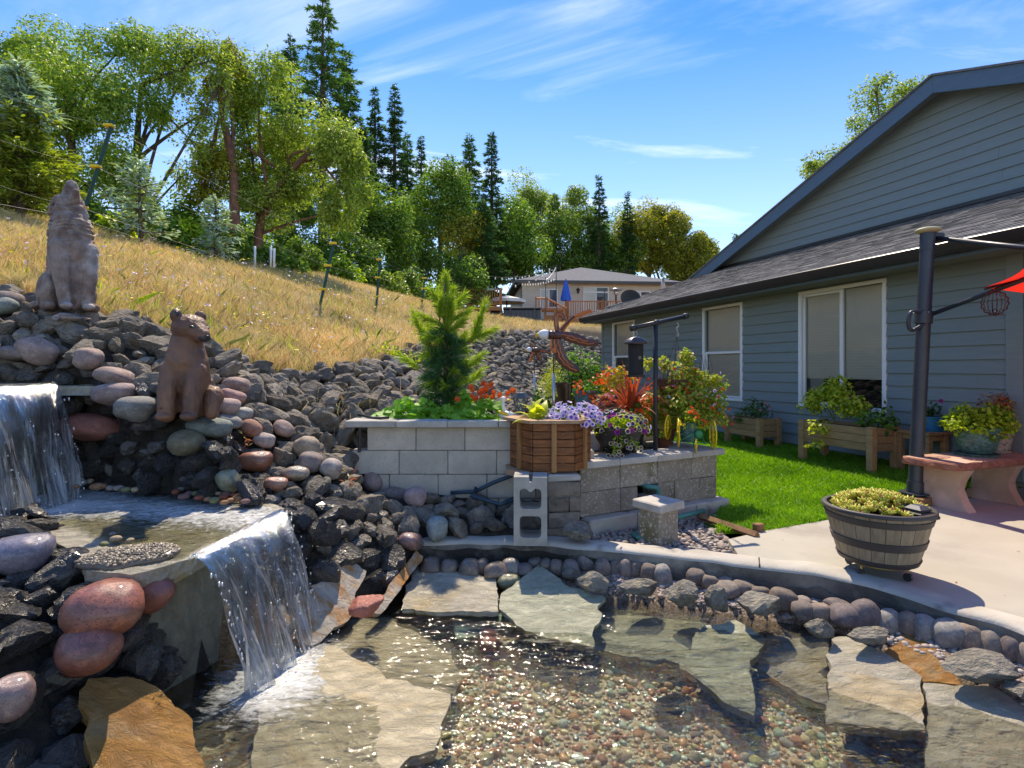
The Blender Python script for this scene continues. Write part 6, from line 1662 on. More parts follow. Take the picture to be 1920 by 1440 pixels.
# ---- young pine
def pine_young():
 b = P(835, 775, 4.95); b[2] = zs
 t = thing("young_pine", "young long-needled pine growing in the tall block planter", "pine tree", b)
 r_ = np.random.default_rng(21); k = 4.95 / F; H = 280 * k
 V, Fs = tube([(0, 0, 0), (.01, 0, H * .4), (-.005, 0, H * .72), (0, 0, H * .92)], [.028, .022, .015, .006], 8); add("trunk", MB().add(V, Fs).build("trunk", M['twig'], smooth=True), t)
 M['needle_dark'] = leafmat("pine_needle_old", (.045, .13, .055), (.085, .20, .075), .3, rough=.35)
 M['needle_new'] = leafmat("pine_needle_new", (.24, .36, .04), (.36, .46, .06), .45, rough=.4)
 br = MB()
 def tuft(c, axis, n, ln, spread, mb):
  axis = np.asarray(axis, float); axis /= np.linalg.norm(axis)
  d = r_.normal(size=(n, 3)) * spread + axis; d /= np.linalg.norm(d, axis=1)[:, None]
  base = np.asarray(c) + axis * r_.uniform(-.05, .05, (n, 1))
  L_ = ln * r_.uniform(.75, 1.15, n)[:, None]
  s = np.cross(d, r_.normal(size=(n, 3))); s /= np.linalg.norm(s, axis=1)[:, None]; s *= .0022
  mid = base + d * L_ * .55 + np.array([0, 0, -.004]); tip = base + d * L_ + np.array([0, 0, -.018]) * (L_ / .1)
  V = np.stack([base - s, base + s, mid + s, tip, mid - s], 1).reshape(-1, 3)
  mb.add(V, np.arange(n * 5).reshape(n, 5))
 prof = [(0.02, .10), (.10, .125), (.20, .145), (.29, .155), (.38, .16), (.47, .145), (.54, .11)]
 for (h, rr) in prof:
  for ang in np.arange(8) * 2 * PI / 8 + r_.uniform(0, 1):
   for q in (.3, .65, .95):
    zz = (h + r_.uniform(-.05, .06)) * H; c = np.array([math.cos(ang) * rr * q, math.sin(ang) * rr * q, zz + .03 * q])
    fol = MB(); tuft(c, (math.cos(ang) * .9, math.sin(ang) * .9, .12), 60, .10, .45, fol)
    add("needle_tuft", fol.build("needle_tuft", M['needle_dark'] if (q < .9 or r_.random() < .55) else M['needle_new']), t)
   V, Fs = tube([(0, 0, h * H - .03), (math.cos(ang) * rr * .6, math.sin(ang) * rr * .6, h * H), (math.cos(ang) * rr, math.sin(ang) * rr, h * H + .03)], [.007, .006, .004], 5); br.add(V, Fs)
 shoots = [(0, 205, 0, 262, 190), (0, 150, 6, 186, 130), (0, 150, -30, 172, 90), (0, 160, 30, 180, 90), (-10, 185, -6, 215, 120), (12, 185, 10, 214, 120), (-2, 195, -22, 235, 110), (3, 195, 28, 228, 110), (0, 200, 12, 235, 90), (-5, 190, -12, 225, 90), (0, 175, -35, 190, 80), (0, 180, 36, 200, 80),
              (20, 130, 55, 160, 60), (55, 150, 72, 210, 110), (50, 145, 60, 180, 110), (50, 150, 82, 165, 80), (-20, 120, -48, 175, 90), (-30, 130, -55, 190, 80), (-25, 120, -36, 150, 90), (-45, 95, -72, 112, 40), (20, 120, 32, 150, 90), (30, 90, 62, 115, 80), (35, 60, 60, 85, 70)]
 for (x0, z0, x1, z1, n) in shoots:
  y = r_.normal(0, .06); a = np.array([x0 * k, y * .4, z0 * k]); b2 = np.array([x1 * k, y, z1 * k])
  V, Fs = tube([(0, 0, max(0, z0 * k - .12)), a, b2], [.006, .005, .003], 5); br.add(V, Fs)
  for s in np.linspace(.25, 1.0, 5):
   fol = MB(); tuft(a + (b2 - a) * s, b2 - a + np.array([0, 0, .02]), max(30, int(n * .55)), .105, .40, fol); add("needle_tuft", fol.build("needle_tuft", M['needle_new']), t)
 add("branches", br.build("branches", M['twig'], smooth=True), t)
pine_young()
# ---- hosta and petunias in the hexagonal planter
def blade_leaf(L_, W_, curl=.5, n=6, fold=.2):
 s = np.linspace(0, 1, n + 1); w = W_ * np.sin(PI * np.minimum(s * 1.02 + .06, 1)) ** .8 * (1 - s * .25); w[-1] = 0
 x = L_ * s; z = L_ * (curl * s * (1 - s) * 1.6 - curl * .35 * s ** 2)
 V = np.concatenate([np.column_stack([x, w, z + fold * w]), np.column_stack([x, 0 * s, z]), np.column_stack([x, -w, z + fold * w])])
 m = n + 1; j = np.arange(n)
 return V, [np.stack([j, j + 1, j + 1 + m, j + m], -1)[:, ::-1], np.stack([j + m, j + m + 1, j + 1 + 2 * m, j + 2 * m], -1)[:, ::-1]]
HL = MB().add(*blade_leaf(.17, .035, .45)).build("leaf", M['leaf_yellow'], smooth=True)
ho = thing("hosta", "yellow-green broad-leaved hosta in the hexagonal planter", "plant", (ox - .10, oy - .08, oz + HB - .03))
for k in range(26):
 a = gr.uniform(0, 6.28); add("leaf", HL, ho, (gr.normal(0, .03), gr.normal(0, .03), .02), (0, -gr.uniform(.25, 1.15), a), gr.uniform(.95, 1.4))
for k in range(6): add("leaf", HL, ho, (-.10 + .03 * k, -.14, .03), (0, -.1, PI + gr.uniform(-.7, .7)), .7)
PF = disc_flower(1.0, 5, 0, .5, .38).build("flower", [M['fl_violet'], M['fl_throat']])
PW = disc_flower(1.0, 5, 0, .5, .50).build("flower", [M['fl_white'], M['fl_violet']])
def flowering(name, label, base, rx, ry, rz, nleaf, leafsize, lmat, flowers, seed, fr=.02, cat="plant", down=False, lumps=7, top=False):
 t = thing(name, label, cat, base); r_ = np.random.default_rng(seed)
 V, Fs = bush(rx, ry, rz, nleaf, leafsize, lmat, seed, lumps=lumps); add("foliage", MB().add(V, Fs).build("foliage", lmat), t)
 for (me, n, fs) in flowers:
  for k in range(n):
   d = r_.normal(size=3); d /= np.linalg.norm(d); d[2] = abs(d[2]) if not down else d[2] * .8
   if d[1] > .25: d[1] = -d[1]
   if top: d[2] = abs(d[2]) + .35; d /= np.linalg.norm(d)
   p = d * np.array([rx, ry, rz]) * r_.uniform(.92, 1.1)
   add("flower", me, t, tuple(p), tuple(face_dir(d + np.array([0, -.5, .2]) + r_.normal(0, .25, 3), r_.uniform(0, 6))), fs * r_.uniform(.8, 1.2))
 return t
flowering("petunia", "mass of violet petunias with white edges spilling over the hexagonal planter", (ox + .17, oy - .10, oz + HB - .01), .23, .17, .16, 420, .035, M['leaf_mid'], [(PF, 42, .026), (PW, 46, .026)], 31)
# ---- black kettle pot of petunias on the wall
M['kettle'] = surf("black_plastic", (.035, .034, .034), (.028, .027, .027), 4, .45, spec=.4)
kx, ky = P(1158, 830, 4.78)[:2]
kt = pot("kettle_planter", "round black kettle planter on short legs on the block wall", (kx, ky, PZ0 + .442), [(.001, .03), (.09, .035), (.15, .07), (.19, .13), (.205, .20), (.212, .225), (.212, .235), (.195, .235), (.19, .2), (.001, .2)], M['kettle'], "planter")
for a in (.3, 2.4, 4.5):
 V, Fs = tube([(.15 * math.cos(a), .15 * math.sin(a), .08), (.16 * math.cos(a), .16 * math.sin(a), .0)], .026, 6); add("leg", MB().add(V, Fs).build("leg", M['kettle']), kt)
V, Fs = lathe([(.001, 0), (.10, 0), (.125, .02), (.12, .02), (.001, .008)], 24); add("saucer", MB().add(V, Fs).build("saucer", M['kettle']), kt)
PM = disc_flower(1.0, 5, 0, .5, .3).build("flower", [M['fl_magenta'], M['fl_throat']])
PC = disc_flower(1.0, 5, 0, .35, .62).build("flower", [M['fl_cream'], M['fl_throat']])
flowering("petunia", "cream-edged dark petunias with magenta ones in the black kettle planter", (kx, ky, PZ0 + .442 + .20), .26, .22, .17, 900, .032, M['leaf_lime'], [(PM, 16, .024), (PC, 48, .022), (PF, 6, .022)], 32)
tr = thing("petunia", "cream-edged petunia sprays hanging down the front of the black kettle planter", "plant", (kx - .02, ky - .21, PZ0 + .442 + .18))
for (dx, dz) in ((-.07, -.16), (.0, -.14), (.08, -.08), (.16, -.12), (-.03, -.07)):
 V, Fs = tube([(dx * .5, .03, .02), (dx * .8, -.02, dz * .5), (dx, -.02, dz)], .003, 4); add("stem", MB().add(V, Fs).build("stem", M['stem']), tr)
 for q in range(4): add("flower", PC, tr, (dx + gr.normal(0, .022), -.03, dz + gr.normal(0, .02)), tuple(face_dir((gr.normal(0, .4), -1, .1), 0)), .02)
 V, Fs = bush(.05, .03, .08, 26, .025, None, int(dx * 100) + 40); add("foliage", MB().add(V + np.array([dx * .8, -.01, dz * .8]), Fs).build("foliage", M['leaf_lime']), tr)
# ---- cordyline
c0 = P(1182, 772, 5.35); cd = thing("cordyline", "spiky bronze-red cordyline with strap leaves", "plant", (c0[0], c0[1], .72), scale=1.3)
CL = [MB().add(*blade_leaf(.40, .011, cu, 7, .35)).build("leaf", M['cordy'], smooth=True) for cu in (.12, .3, .55)]
for k in range(90):
 el = gr.uniform(.15, 1.45); add("leaf", CL[0 if el > .9 else int(gr.integers(1, 3)) if el < .5 else 1], cd, (gr.normal(0, .015), gr.normal(0, .015), .02 + gr.uniform(0, .05)), (0, -el, gr.uniform(0, 6.28)), gr.uniform(.7, 1.1))
pot("plant_pot", "dark pot under the bronze cordyline", (c0[0], c0[1], .44), potprof(.10, .14, .22), M['kettle'], "pot", (.12, .2))
# ---- potted row behind
M['brownpot'] = surf("glossy_brown_pot", (.045, .022, .018), (.035, .018, .015), 4, .25, coat=.5)
M['bluepot'] = surf("teal_blue_ribbed_pot", (.045, .16, .21), (.03, .12, .16), 20, .35, .5, 60, coat=.4, stretch=(1, 1, 3))
p1 = P(1068, 757, 6.3); zp = .47
pot("plant_pot", "tall dark brown flared pot holding the glossy green shrub", (p1[0], 6.3, p1[2] - .03), potprof(.11, .17, .26, .015), M['brownpot'], "pot", (.15, .22))
t = thing("shrub", "glossy mid-green leafy shrub in the tall brown pot", "shrub", (P(1095, 0, 6.3)[0], 6.32, P(0, 735, 6.3)[2]))
V, Fs = bush(.27, .24, .56, 1700, .046, None, 61, lumps=12); add("foliage", MB().add(V, Fs).build("foliage", M['leaf_mid']), t)
V, Fs = tube([(-.1, 0, -.05), (-.02, 0, .2), (0, 0, .4)], [.012, .009, .005], 6); add("stem", MB().add(V, Fs).build("stem", M['twig']), t)
t = thing("shrub", "feathery yellow-green shrub behind the whirligig pole", "shrub", (P(1035, 0, 6.8)[0], 6.8, P(0, 752, 6.8)[2]))
V, Fs = bush(.24, .22, .58, 2600, .045, None, 62, aspect=.16, lumps=14, hollow=.2); add("foliage", MB().add(V, Fs).build("foliage", M['leaf_yellow']), t)
pot("plant_pot", "small brown pot under the feathery yellow-green shrub", (P(1035, 0, 6.8)[0], 6.8, P(0, 770, 6.8)[2]), potprof(.09, .12, .16), M['brownpot'], "pot", (.1, .12))
t = flowering("rose_bush", "low dark-leaved plant with a few cream blooms beside the garden lantern", (P(1010, 0, 6.0)[0], 6.0, P(0, 768, 6.0)[2]), .17, .12, .24, 260, .05, M['leaf_dark'], [(disc_flower(1, 5, 0, .3, .3).build("flower", [M['fl_cream'], M['fl_pink']]), 7, .025)], 63)
for (px, wpx, lab, seed, fl) in ((1100, 52, "teal ribbed pot of orange-red begonias, the outer of two", 1, 1), (1136, 50, "darker teal ribbed pot next to the begonias, nearer the cordyline", 2, 0)):
 q = P(px, 764, 5.9); pot("plant_pot", lab, (q[0], 5.9 - .25 * (seed - 1), q[2] - (.02 if seed == 1 else .06)), potprof(.09, .145, .19, .01), M['bluepot'], "pot", (.12, .15))
RF = disc_flower(1.0, 6, 0, .1, .5).build("flower", [M['fl_red'], M['fl_orange']])
def cluster_fl(t, spots, seed, me=RF, n=9, fs=.016):
 r_ = np.random.default_rng(seed)
 for (x, y, z, r) in spots:
  for k in range(n):
   d = r_.normal(size=3); d /= np.linalg.norm(d)
   add("flower", me, t, (x + d[0] * r, y - abs(d[1]) * r * .7, z + d[2] * r), tuple(face_dir(d + np.array([0, -.8, .3]), 0)), fs * r_.uniform(.8, 1.2))
k6 = 5.9 / F
t = thing("begonia", "orange-red clustered begonias in the outer teal pot", "plant", (P(1105, 0, 5.85)[0], 5.85, P(0, 738, 5.85)[2]))
V, Fs = bush(.20, .13, .16, 300, .05, None, 71); add("foliage", MB().add(V, Fs).build("foliage", M['leaf_mid']), t)
cluster_fl(t, [(-22 * k6, -.06, 18 * k6, .05), (-16 * k6, -.08, 4 * k6, .05), (2 * k6, -.08, -2 * k6, .045), (12 * k6, -.08, -4 * k6, .05), (8 * k6, -.05, 22 * k6, .05), (24 * k6, -.04, 28 * k6, .055)], 72, n=12)
t = thing("coleus", "golden-leaved plant with orange-red blooms above the teal pots", "plant", (P(1150, 0, 5.95)[0], 5.95, P(0, 735, 5.95)[2]))
V, Fs = bush(.27, .15, .29, 520, .06, None, 73, lumps=10); add("foliage", MB().add(V, Fs).build("foliage", M['leaf_gold']), t)
cluster_fl(t, [(-25 * k6, -.1, 32 * k6, .05), (-8 * k6, -.1, 38 * k6, .05), (10 * k6, -.12, 5 * k6, .045), (22 * k6, -.1, 12 * k6, .05), (-18 * k6, -.12, -18 * k6, .05)], 74, n=9)
t = thing("geranium", "salmon pink and red geranium between cordyline and teal pots", "plant", (P(1135, 0, 5.5)[0], 5.5, P(0, 765, 5.5)[2]))
V, Fs = bush(.13, .10, .14, 160, .045, None, 75); add("foliage", MB().add(V, Fs).build("foliage", M['leaf_rust']), t)
cluster_fl(t, [(0, -.06, .09, .05), (-.05, -.07, .02, .04), (.07, -.05, .14, .04)], 76, disc_flower(1, 5, 0, .1, .4).build("flower", [M['fl_pink'], M['fl_red']]), 9)
t = thing("geranium", "scarlet geranium cluster right of the cordyline's foot", "plant", (P(1203, 0, 5.2)[0], 5.2, P(0, 775, 5.2)[2]))
V, Fs = bush(.10, .08, .10, 120, .045, None, 77); add("foliage", MB().add(V, Fs).build("foliage", M['leaf_mid']), t)
cluster_fl(t, [(0, -.07, .06, .055), (.05, -.07, .11, .05), (-.04, -.07, .0, .05), (.02, -.08, -.05, .04)], 78, n=11)
t = thing("fuchsia", "large sprawling fuchsia with yellowing leaves and small red blooms", "shrub", (P(1275, 0, 5.5)[0], 5.5, P(0, 798, 5.5)[2]))
fr_ = np.random.default_rng(80); k5 = 5.5 / F
mbz = MB()
for (dx, dz, rx, rz, n) in ((0, 50, 64, 50, 1500), (-45, 40, 36, 60, 700), (48, 35, 40, 60, 750), (10, 95, 48, 38, 800), (5, 128, 16, 26, 200), (-38, 118, 28, 16, 180), (-62, 122, 14, 12, 70), (58, 82, 28, 22, 220), (-60, 5, 26, 34, 300), (0, 70, 40, 26, 400), (-10, 58, 46, 34, 500), (-38, 2, 30, 30, 340), (-8, 20, 40, 34, 400)):
 V, Fs = bush(rx * k5, .17, rz * k5, n, .052, None, int(300 + dx + dz), lumps=8, droop=.6, hollow=.3); mbz.add(V + np.array([dx * k5, fr_.normal(0, .05) - (.16 if n in (500, 340, 400) else 0), dz * k5 - rz * k5 * .35]), Fs)
M['leaf_fuch'] = leafmat("fuchsia_leaf", (.20, .30, .035), (.36, .40, .05), .45, c3=(.42, .30, .10), amt3=.22)
add("foliage", mbz.build("foliage", M['leaf_fuch']), t)
sm_ = MB()
for k in range(46):
 x = fr_.uniform(-65, 70) * k5; z1 = fr_.uniform(60, 140) * k5; y = fr_.normal(0, .1)
 V, Fs = tube([(x * .3, 0, 10 * k5), (x * .8, y, z1 * .7), (x, y, z1), (x * 1.15, y - .05, z1 * .55)], .0022, 4, False); sm_.add(V, Fs)
add("stems", sm_.build("stems", M['twig']), t, kind='stuff')
FU = MB()
V, Fs = lathe([(.002, .0), (.35, -.3), (.55, -.8), (.3, -.9), (.001, -.4)], 6); FU.add(V, Fs)
FU = FU.build("flower", M['fl_red'], smooth=True)
cluster_fl(t, [(fr_.uniform(-70, 65) * k5, -.17, fr_.uniform(0, 75) * k5, .035) for k in range(9)], 81, RF, 4, .015)
for k in range(22): add("flower", FU, t, (fr_.uniform(-70, 85) * k5, -.18 + fr_.normal(0, .03), fr_.uniform(0, 110) * k5), (0, 0, 0), .03)
cluster_fl(t, [(fr_.uniform(-60, 65) * k5, -.17, fr_.uniform(10, 110) * k5, .05) for k in range(8)], 82, PW, 1, .018)
bk = pot("hanging_basket", "brown basket half buried in the fuchsia under the hook", (P(1266, 0, 5.45)[0], 5.5, P(0, 742, 5.45)[2]), potprof(.12, .17, .15), surf("basket_brown", (.12, .06, .04), (.08, .04, .028), 20, .8, .6, 50), "basket")
pot("plant_pot", "terracotta pot below the fuchsia beside the yellow-wheeled cart", (P(1245, 0, 5.35)[0], 5.35, .49), potprof(.08, .11, .17), surf("terracotta_dark", (.20, .07, .04), (.15, .055, .03), 8, .7), "pot")
# ---- feeder post with cross arm, feeder, hook
fp = P(1229, 845, 4.95); fp0 = thing("feeder_post", "black pipe post with a cross arm for hanging bird feeders", "post", (fp[0], 4.95, .43))
k5 = 4.95 / F
add("upright", MB().add(*tube([(0, 0, -.05), (0, 0, P(0, 606, 4.95)[2] - .43)], .021, 12)).build("upright", M['blackmetal'], smooth=True), fp0)
la, lb = np.array(P(1187, 615, 4.85)) - np.array(fp0.location), np.array(P(1285, 593, 5.1)) - np.array(fp0.location)
add("cross_arm", MB().add(*tube([la, lb], .020, 12)).build("cross_arm", M['blackmetal'], smooth=True), fp0)
for q in (la, lb, la + (lb - la) * .43):
 dd = (lb - la) / np.linalg.norm(lb - la); add("fitting", MB().add(*tube([q - dd * .022, q + dd * .022], .027, 12)).build("fitting", M['blackmetal'], smooth=True), fp0)
fe = thing("bird_feeder", "dark tube bird feeder with a domed lid hanging from the cross arm", "bird feeder", (P(1192, 0, 4.87)[0], 4.87, P(0, 705, 4.87)[2]))
kf = 4.87 / F
M['copper'] = surf("dark_bronze_metal", (.10, .082, .085), (.075, .06, .062), 5, .38, metal=.6)
add("tube_body", MB().add(*lathe([(.001, .0), (14 * kf, 0), (14 * kf, 62 * kf), (.001, 62 * kf)], 28)).build("tube_body", surf("dark_mesh_tube", (.022, .02, .02), (.014, .013, .013), 60, .6, .6, 200), smooth=True, auto=40), fe)
add("lid", MB().add(*lathe([(.001, 60 * kf), (21 * kf, 60 * kf), (22 * kf, 62 * kf), (20 * kf, 66 * kf), (13 * kf, 71 * kf), (5 * kf, 73.5 * kf), (.001, 74 * kf)], 32)).build("lid", M['copper'], smooth=True, auto=50), fe)
add("tray", MB().add(*lathe([(.001, -2 * kf), (17 * kf, -2 * kf), (18 * kf, 2 * kf), (16.5 * kf, 2 * kf), (15 * kf, 0)], 28)).build("tray", M['blackmetal'], smooth=True, auto=40), fe)
add("port", MB().add(*tube([(4 * kf, -13 * kf, 34 * kf), (4 * kf, -15 * kf, 34 * kf)], 3.4 * kf, 12)).build("port", M['copper']), fe)
add("hanger", MB().add(*tube([(0, 0, 74 * kf), (3 * kf, 0, 80 * kf), (-1 * kf, 0, 86 * kf), (0, 0, 90 * kf)], .0035, 6)).build("hanger", M['steel']), fe)
hk = thing("basket_hook", "small steel hook with thin wires hanging from the cross arm's far end", "hook", (P(1270, 0, 5.05)[0], 5.05, P(0, 605, 5.05)[2]))
add("hook", MB().add(*tube([(0, 0, 0), (.012, 0, -.03), (-.008, 0, -.05), (.0, 0, -.075)], .006, 6)).build("hook", M['steel']), hk)
add("clip", MB().add(*tube([(0, 0, -.075), (.012, 0, -.11), (.004, 0, -.13), (-.008, 0, -.10)], .005, 6)).build("clip", M['steel']), hk)
for dx in (-.10, .0, .10):
 add("wire", MB().add(*tube([(0, 0, -.12), (dx, .2, -.58)], .0018, 5)).build("wire", M['blackmetal']), hk)
# ---- whirligig eagles
M['wingbrown'] = surf("brown_painted_metal", (.085, .03, .022), (.06, .022, .018), 6, .4, coat=.3)
M['wingorange'] = surf("orange_paint", (.48, .12, .02), (.40, .09, .015), 6, .4, coat=.3)
M['whitepaint'] = surf("white_feather_paint", (.70, .70, .74), (.60, .60, .66), 12, .5, .3, 40)
M['beak'] = surf("yellow_beak_paint", (.72, .42, .02), (.62, .33, .015), 6, .4)
def wing_mesh(line, widths, th=.006):
 line = np.asarray(line, float); T = np.gradient(line, axis=0); T /= np.linalg.norm(T, axis=1)[:, None]
 Nn = np.column_stack([-T[:, 2], np.zeros(len(T)), T[:, 0]]); w = np.asarray(widths)[:, None]
 a = line + Nn * w; b = line - Nn * w; m = len(line)
 bow = (w * .25) * np.array([0, 1, 0])
 V = np.concatenate([a + bow, line, b + bow, a + bow + [0, th, 0], line + [0, th, 0], b + bow + [0, th, 0]]); j = np.arange(m - 1)
 q = lambda o1, o2: np.stack([j + o1 * m, j + 1 + o1 * m, j + 1 + o2 * m, j + o2 * m], -1)
 return V, [q(0, 1), q(1, 2), q(4, 3), q(5, 4), q(3, 0), q(2, 5)]
def eagle(label, px, py, Y, k, wings, poleto=None, full=True):
 o = P(px, py, Y); t = thing("eagle_whirligig", label, "whirligig", o)
 V, Fs = ico(3)
 add("body", MB().add(V * np.array([.5, .26, .30]) * 30 * k + np.array([10 * k, 0, 0]), Fs).build("body", M['wingbrown'], smooth=True), t)
 hd = V * np.array([13, 8, 9]) * k; add("head", MB().add(hd + np.array([-15 * k, 0, 1 * k]), Fs).build("head", M['whitepaint'], smooth=True), t)
 add("neck_collar", MB().add(*tube([(-8 * k, 0, .0), (-1 * k, 0, 0), (5 * k, 0, -1 * k)], [8.5 * k, 8.2 * k, 7.5 * k], 14)).build("neck_collar", M['wingbrown'], smooth=True), t)
 add("beak", MB().add(*tube([(-24 * k, 0, 1 * k), (-28 * k, 0, 0), (-31 * k, 0, -3 * k), (-31.5 * k, 0, -6 * k)], [4.2 * k, 3.6 * k, 2.2 * k, .4 * k], 10)).build("beak", M['beak'], smooth=True), t)
 V2, F2 = ico(1);
 for yy in (-6.4, 6.4): add("eye", MB().add(V2 * 1.5 * k + np.array([-21 * k, yy * k, 3 * k]), F2).build("eye", M['beak'], smooth=True), t)
 for (ln, wd, yy, ori) in wings:
  ln = [(x * k, yy * k, z * k) for x, z in ln]; wd = [w * k for w in wd]
  sl_ = smooth_line(ln, 5); ww = np.interp(np.linspace(0, 1, len(sl_)), np.linspace(0, 1, len(wd)), wd)
  w_ = add("wing", MB().add(*wing_mesh(sl_, ww)).build("wing", M['wingorange'] if ori else M['wingbrown']), t)
  for off_, s0, s1 in ((.30, 1, .80), (-.25, 3, .92)) if not ori else ((.2, 0, .7),):
   m_ = len(sl_); a = s0; b = int(m_ * s1); seg = sl_[a:b].copy(); T = np.gradient(seg, axis=0); T /= np.linalg.norm(T, axis=1)[:, None]
   Nn = np.column_stack([-T[:, 2], 0 * T[:, 0], T[:, 0]]); zig = .12 * np.sin(np.arange(len(seg)) * 2.1)
   seg = seg + Nn * (ww[a:b] * (off_ + zig))[:, None] + np.array([0, -.004, 0])
   add("stripe", MB().add(*wing_mesh(seg, np.full(len(seg), 1.0 * k if not ori else 2 * k), .003)).build("stripe", M['wingorange'] if not ori else M['wingbrown']), w_)
 if poleto is not None:
  zb = P(0, poleto, Y)[2] - o[2]; zm = P(0, 700, Y)[2] - o[2]
  add("rod", MB().add(*tube([(2 * k, 0, -5 * k), (2 * k, 0, zm)], .006, 8)).build("rod", M['copper'], smooth=True), t)
  add("pole", MB().add(*tube([(2 * k, 0, zm), (2 * k, 0, zb)], .016, 12)).build("pole", M['steel'], smooth=True), t)
 return t
Ye = 5.3; ke = Ye / F
eagle("bald eagle whirligig with brown striped wings on a tall grey pole", 1036, 628, Ye, ke,
      [([(6, -6), (10, -25), (20, -48), (38, -62), (50, -66)], [9, 11, 10, 8, 5], -3, False), ([(14, -1), (35, -6), (60, -14), (85, -15)], [5, 9, 8, 5], -6, False), ([(14, 4), (40, -2), (62, -8)], [4, 7, 4], 6, False),
       ([(10, 8), (7, 25), (10, 38), (18, 37), (22, 28)], [4.5, 4.5, 4.5, 4, 3], 3, False), ([(15, 6), (28, 22), (42, 34), (72, 46)], [6, 4, 3, 4], 0, True), ([(0, -8), (0, -22), (4, -34)], [4, 6, 3], -4, True)], 800)
Ys = 7.5
eagle("small bald eagle whirligig behind the big one, close to the rock slope", 1001, 656, Ys, Ys / F * .52,
      [([(6, 2), (30, -4), (62, -8)], [4, 7, 5], -3, False), ([(0, -6), (-8, -26), (-16, -42)], [6, 7, 4], -4, True), ([(8, -4), (18, -22), (28, -44)], [6, 9, 5], 3, False), ([(-4, 6), (-10, 18), (-14, 24)], [5, 5, 3], 3, False)], 790)
V_ = None
# ---- garden lantern, duck and rock beside the pine
gl_ = thing("garden_lantern", "grey plastic garden lantern with crossed bars on a short post", "lantern", (P(976, 0, 4.70)[0], 4.70, .80)); kg = 4.9 / F
M['greyplastic'] = surf("grey_plastic", (.07, .078, .092), (.055, .062, .075), 4, .45)
M['frost'] = surf("frosted_panel", (.45, .46, .44), (.40, .41, .39), 6, .5)
add("roof", MB().add(*lathe([(.001, 44 * kg), (17 * kg, 41 * kg), (17.5 * kg, 42 * kg), (12 * kg, 49 * kg), (11 * kg, 51 * kg), (.001, 51 * kg)], 6)).build("roof", M['greyplastic']), gl_)
add("panel", MB().add(*lathe([(7 * kg, 20 * kg), (12.5 * kg, 41.5 * kg)], 6)).build("panel", M['frost']), gl_)
for q in range(6):
 a = q * PI / 3; a2 = a + PI / 3
 for (u, v) in ((a, a), (a, a2), (a2, a)):
  add("bar", MB().add(*tube([(7.4 * kg * math.cos(u), 7.4 * kg * math.sin(u), 20 * kg), (11.3 * kg * math.cos((u + v) / 2), 11.3 * kg * math.sin((u + v) / 2), 31 * kg), (13 * kg * math.cos(v), 13 * kg * math.sin(v), 42 * kg)], .0045, 5)).build("bar", M['greyplastic']), gl_)
add("post", MB().add(*tube([(0, 0, -2 * kg), (0, 0, 14 * kg), (0, 0, 20 * kg)], [5 * kg, 5 * kg, 8 * kg], 10)).build("post", M['greyplastic'], smooth=True, auto=40), gl_)
dk_ = thing("duck_ornament", "white ornamental duck with a yellow wing between nasturtiums and lantern", "ornament", (P(948, 0, 4.66)[0], 4.66, .81)); kd = 4.62 / F
V, Fs = ico(3)
M['duckwhite'] = surf("duck_white", (.68, .68, .66), (.6, .6, .58), 5, .4)
bd = V * np.array([15, 9, 9]) * kd; bd[:, 2] += np.clip(-bd[:, 0] / (15 * kd), 0, 1) ** 2 * 5 * kd
add("body", MB().add(bd + np.array([2 * kd, 0, 9 * kd]), Fs).build("body", M['duckwhite'], smooth=True), dk_)
add("wing", MB().add(V * np.array([12, 4, 3.4]) * kd @ rotm(0, .35, 0).T + np.array([-4 * kd, -7 * kd, 14 * kd]), Fs).build("wing", M['beak'], smooth=True), dk_)
add("neck", MB().add(*tube([(0 * kd, 5 * kd, 12 * kd), (-5 * kd, 6 * kd, 28 * kd), (-4 * kd, 6 * kd, 38 * kd)], [5 * kd, 3 * kd, 3 * kd], 10)).build("neck", M['duckwhite'], smooth=True), dk_)
add("head", MB().add(V * np.array([6.5, 5, 5]) * kd + np.array([-4 * kd, 6 * kd, 40 * kd]), Fs).build("head", M['duckwhite'], smooth=True), dk_)
add("bill", MB().add(V * np.array([6, 3, 2]) * kd + np.array([5 * kd, 6 * kd, 38.5 * kd]), Fs).build("bill", M['beak'], smooth=True), dk_)
add("boulder", jag3[5], None, (P(1000, 0, 5.4)[0], 5.4, .84), (0, .2, .4), (.17, .13, .13), label="dark grey rock behind the hosta and lantern", cat="rock")
# ---- yellow-wheeled tricycle planter
M['yellow'] = surf("yellow_enamel", (.66, .46, .01), (.58, .39, .01), 5, .4, coat=.3); M['greenmetal'] = surf("green_enamel", (.02, .20, .08), (.015, .16, .06), 5, .4)
cart = thing("cart_planter", "little green cart with spoked yellow wheels on the corner of the block wall", "plant cart", (P(1300, 0, 5.0)[0], 5.05, PZ0 + .44)); kc = 5.0 / F
def wheel(px, py, rad, yaw, dy):
 a = np.arange(28) * 2 * PI / 28; ring = np.column_stack([np.cos(a), np.zeros(28), np.sin(a)]) * rad
 V, Fs = tube(np.vstack([ring, ring[:1]]), .0075, 6, False)
 for q in range(6):
  u = q * PI / 6; V2, F2 = tube([(rad * math.cos(u), 0, rad * math.sin(u)), (-rad * math.cos(u), 0, -rad * math.sin(u))], .003, 4); m_ = MB();
  if q == 0: mbw = MB().add(V, Fs)
  mbw.add(V2, F2)
 mbw.add(*tube([(0, -.012, 0), (0, .012, 0)], .014, 10))
 c = np.array(P(px, py, 5.0)) - np.array(cart.location); add("wheel", mbw.build("wheel", M['yellow'], smooth=True), cart, (c[0], dy, c[2]), (0, 0, yaw))
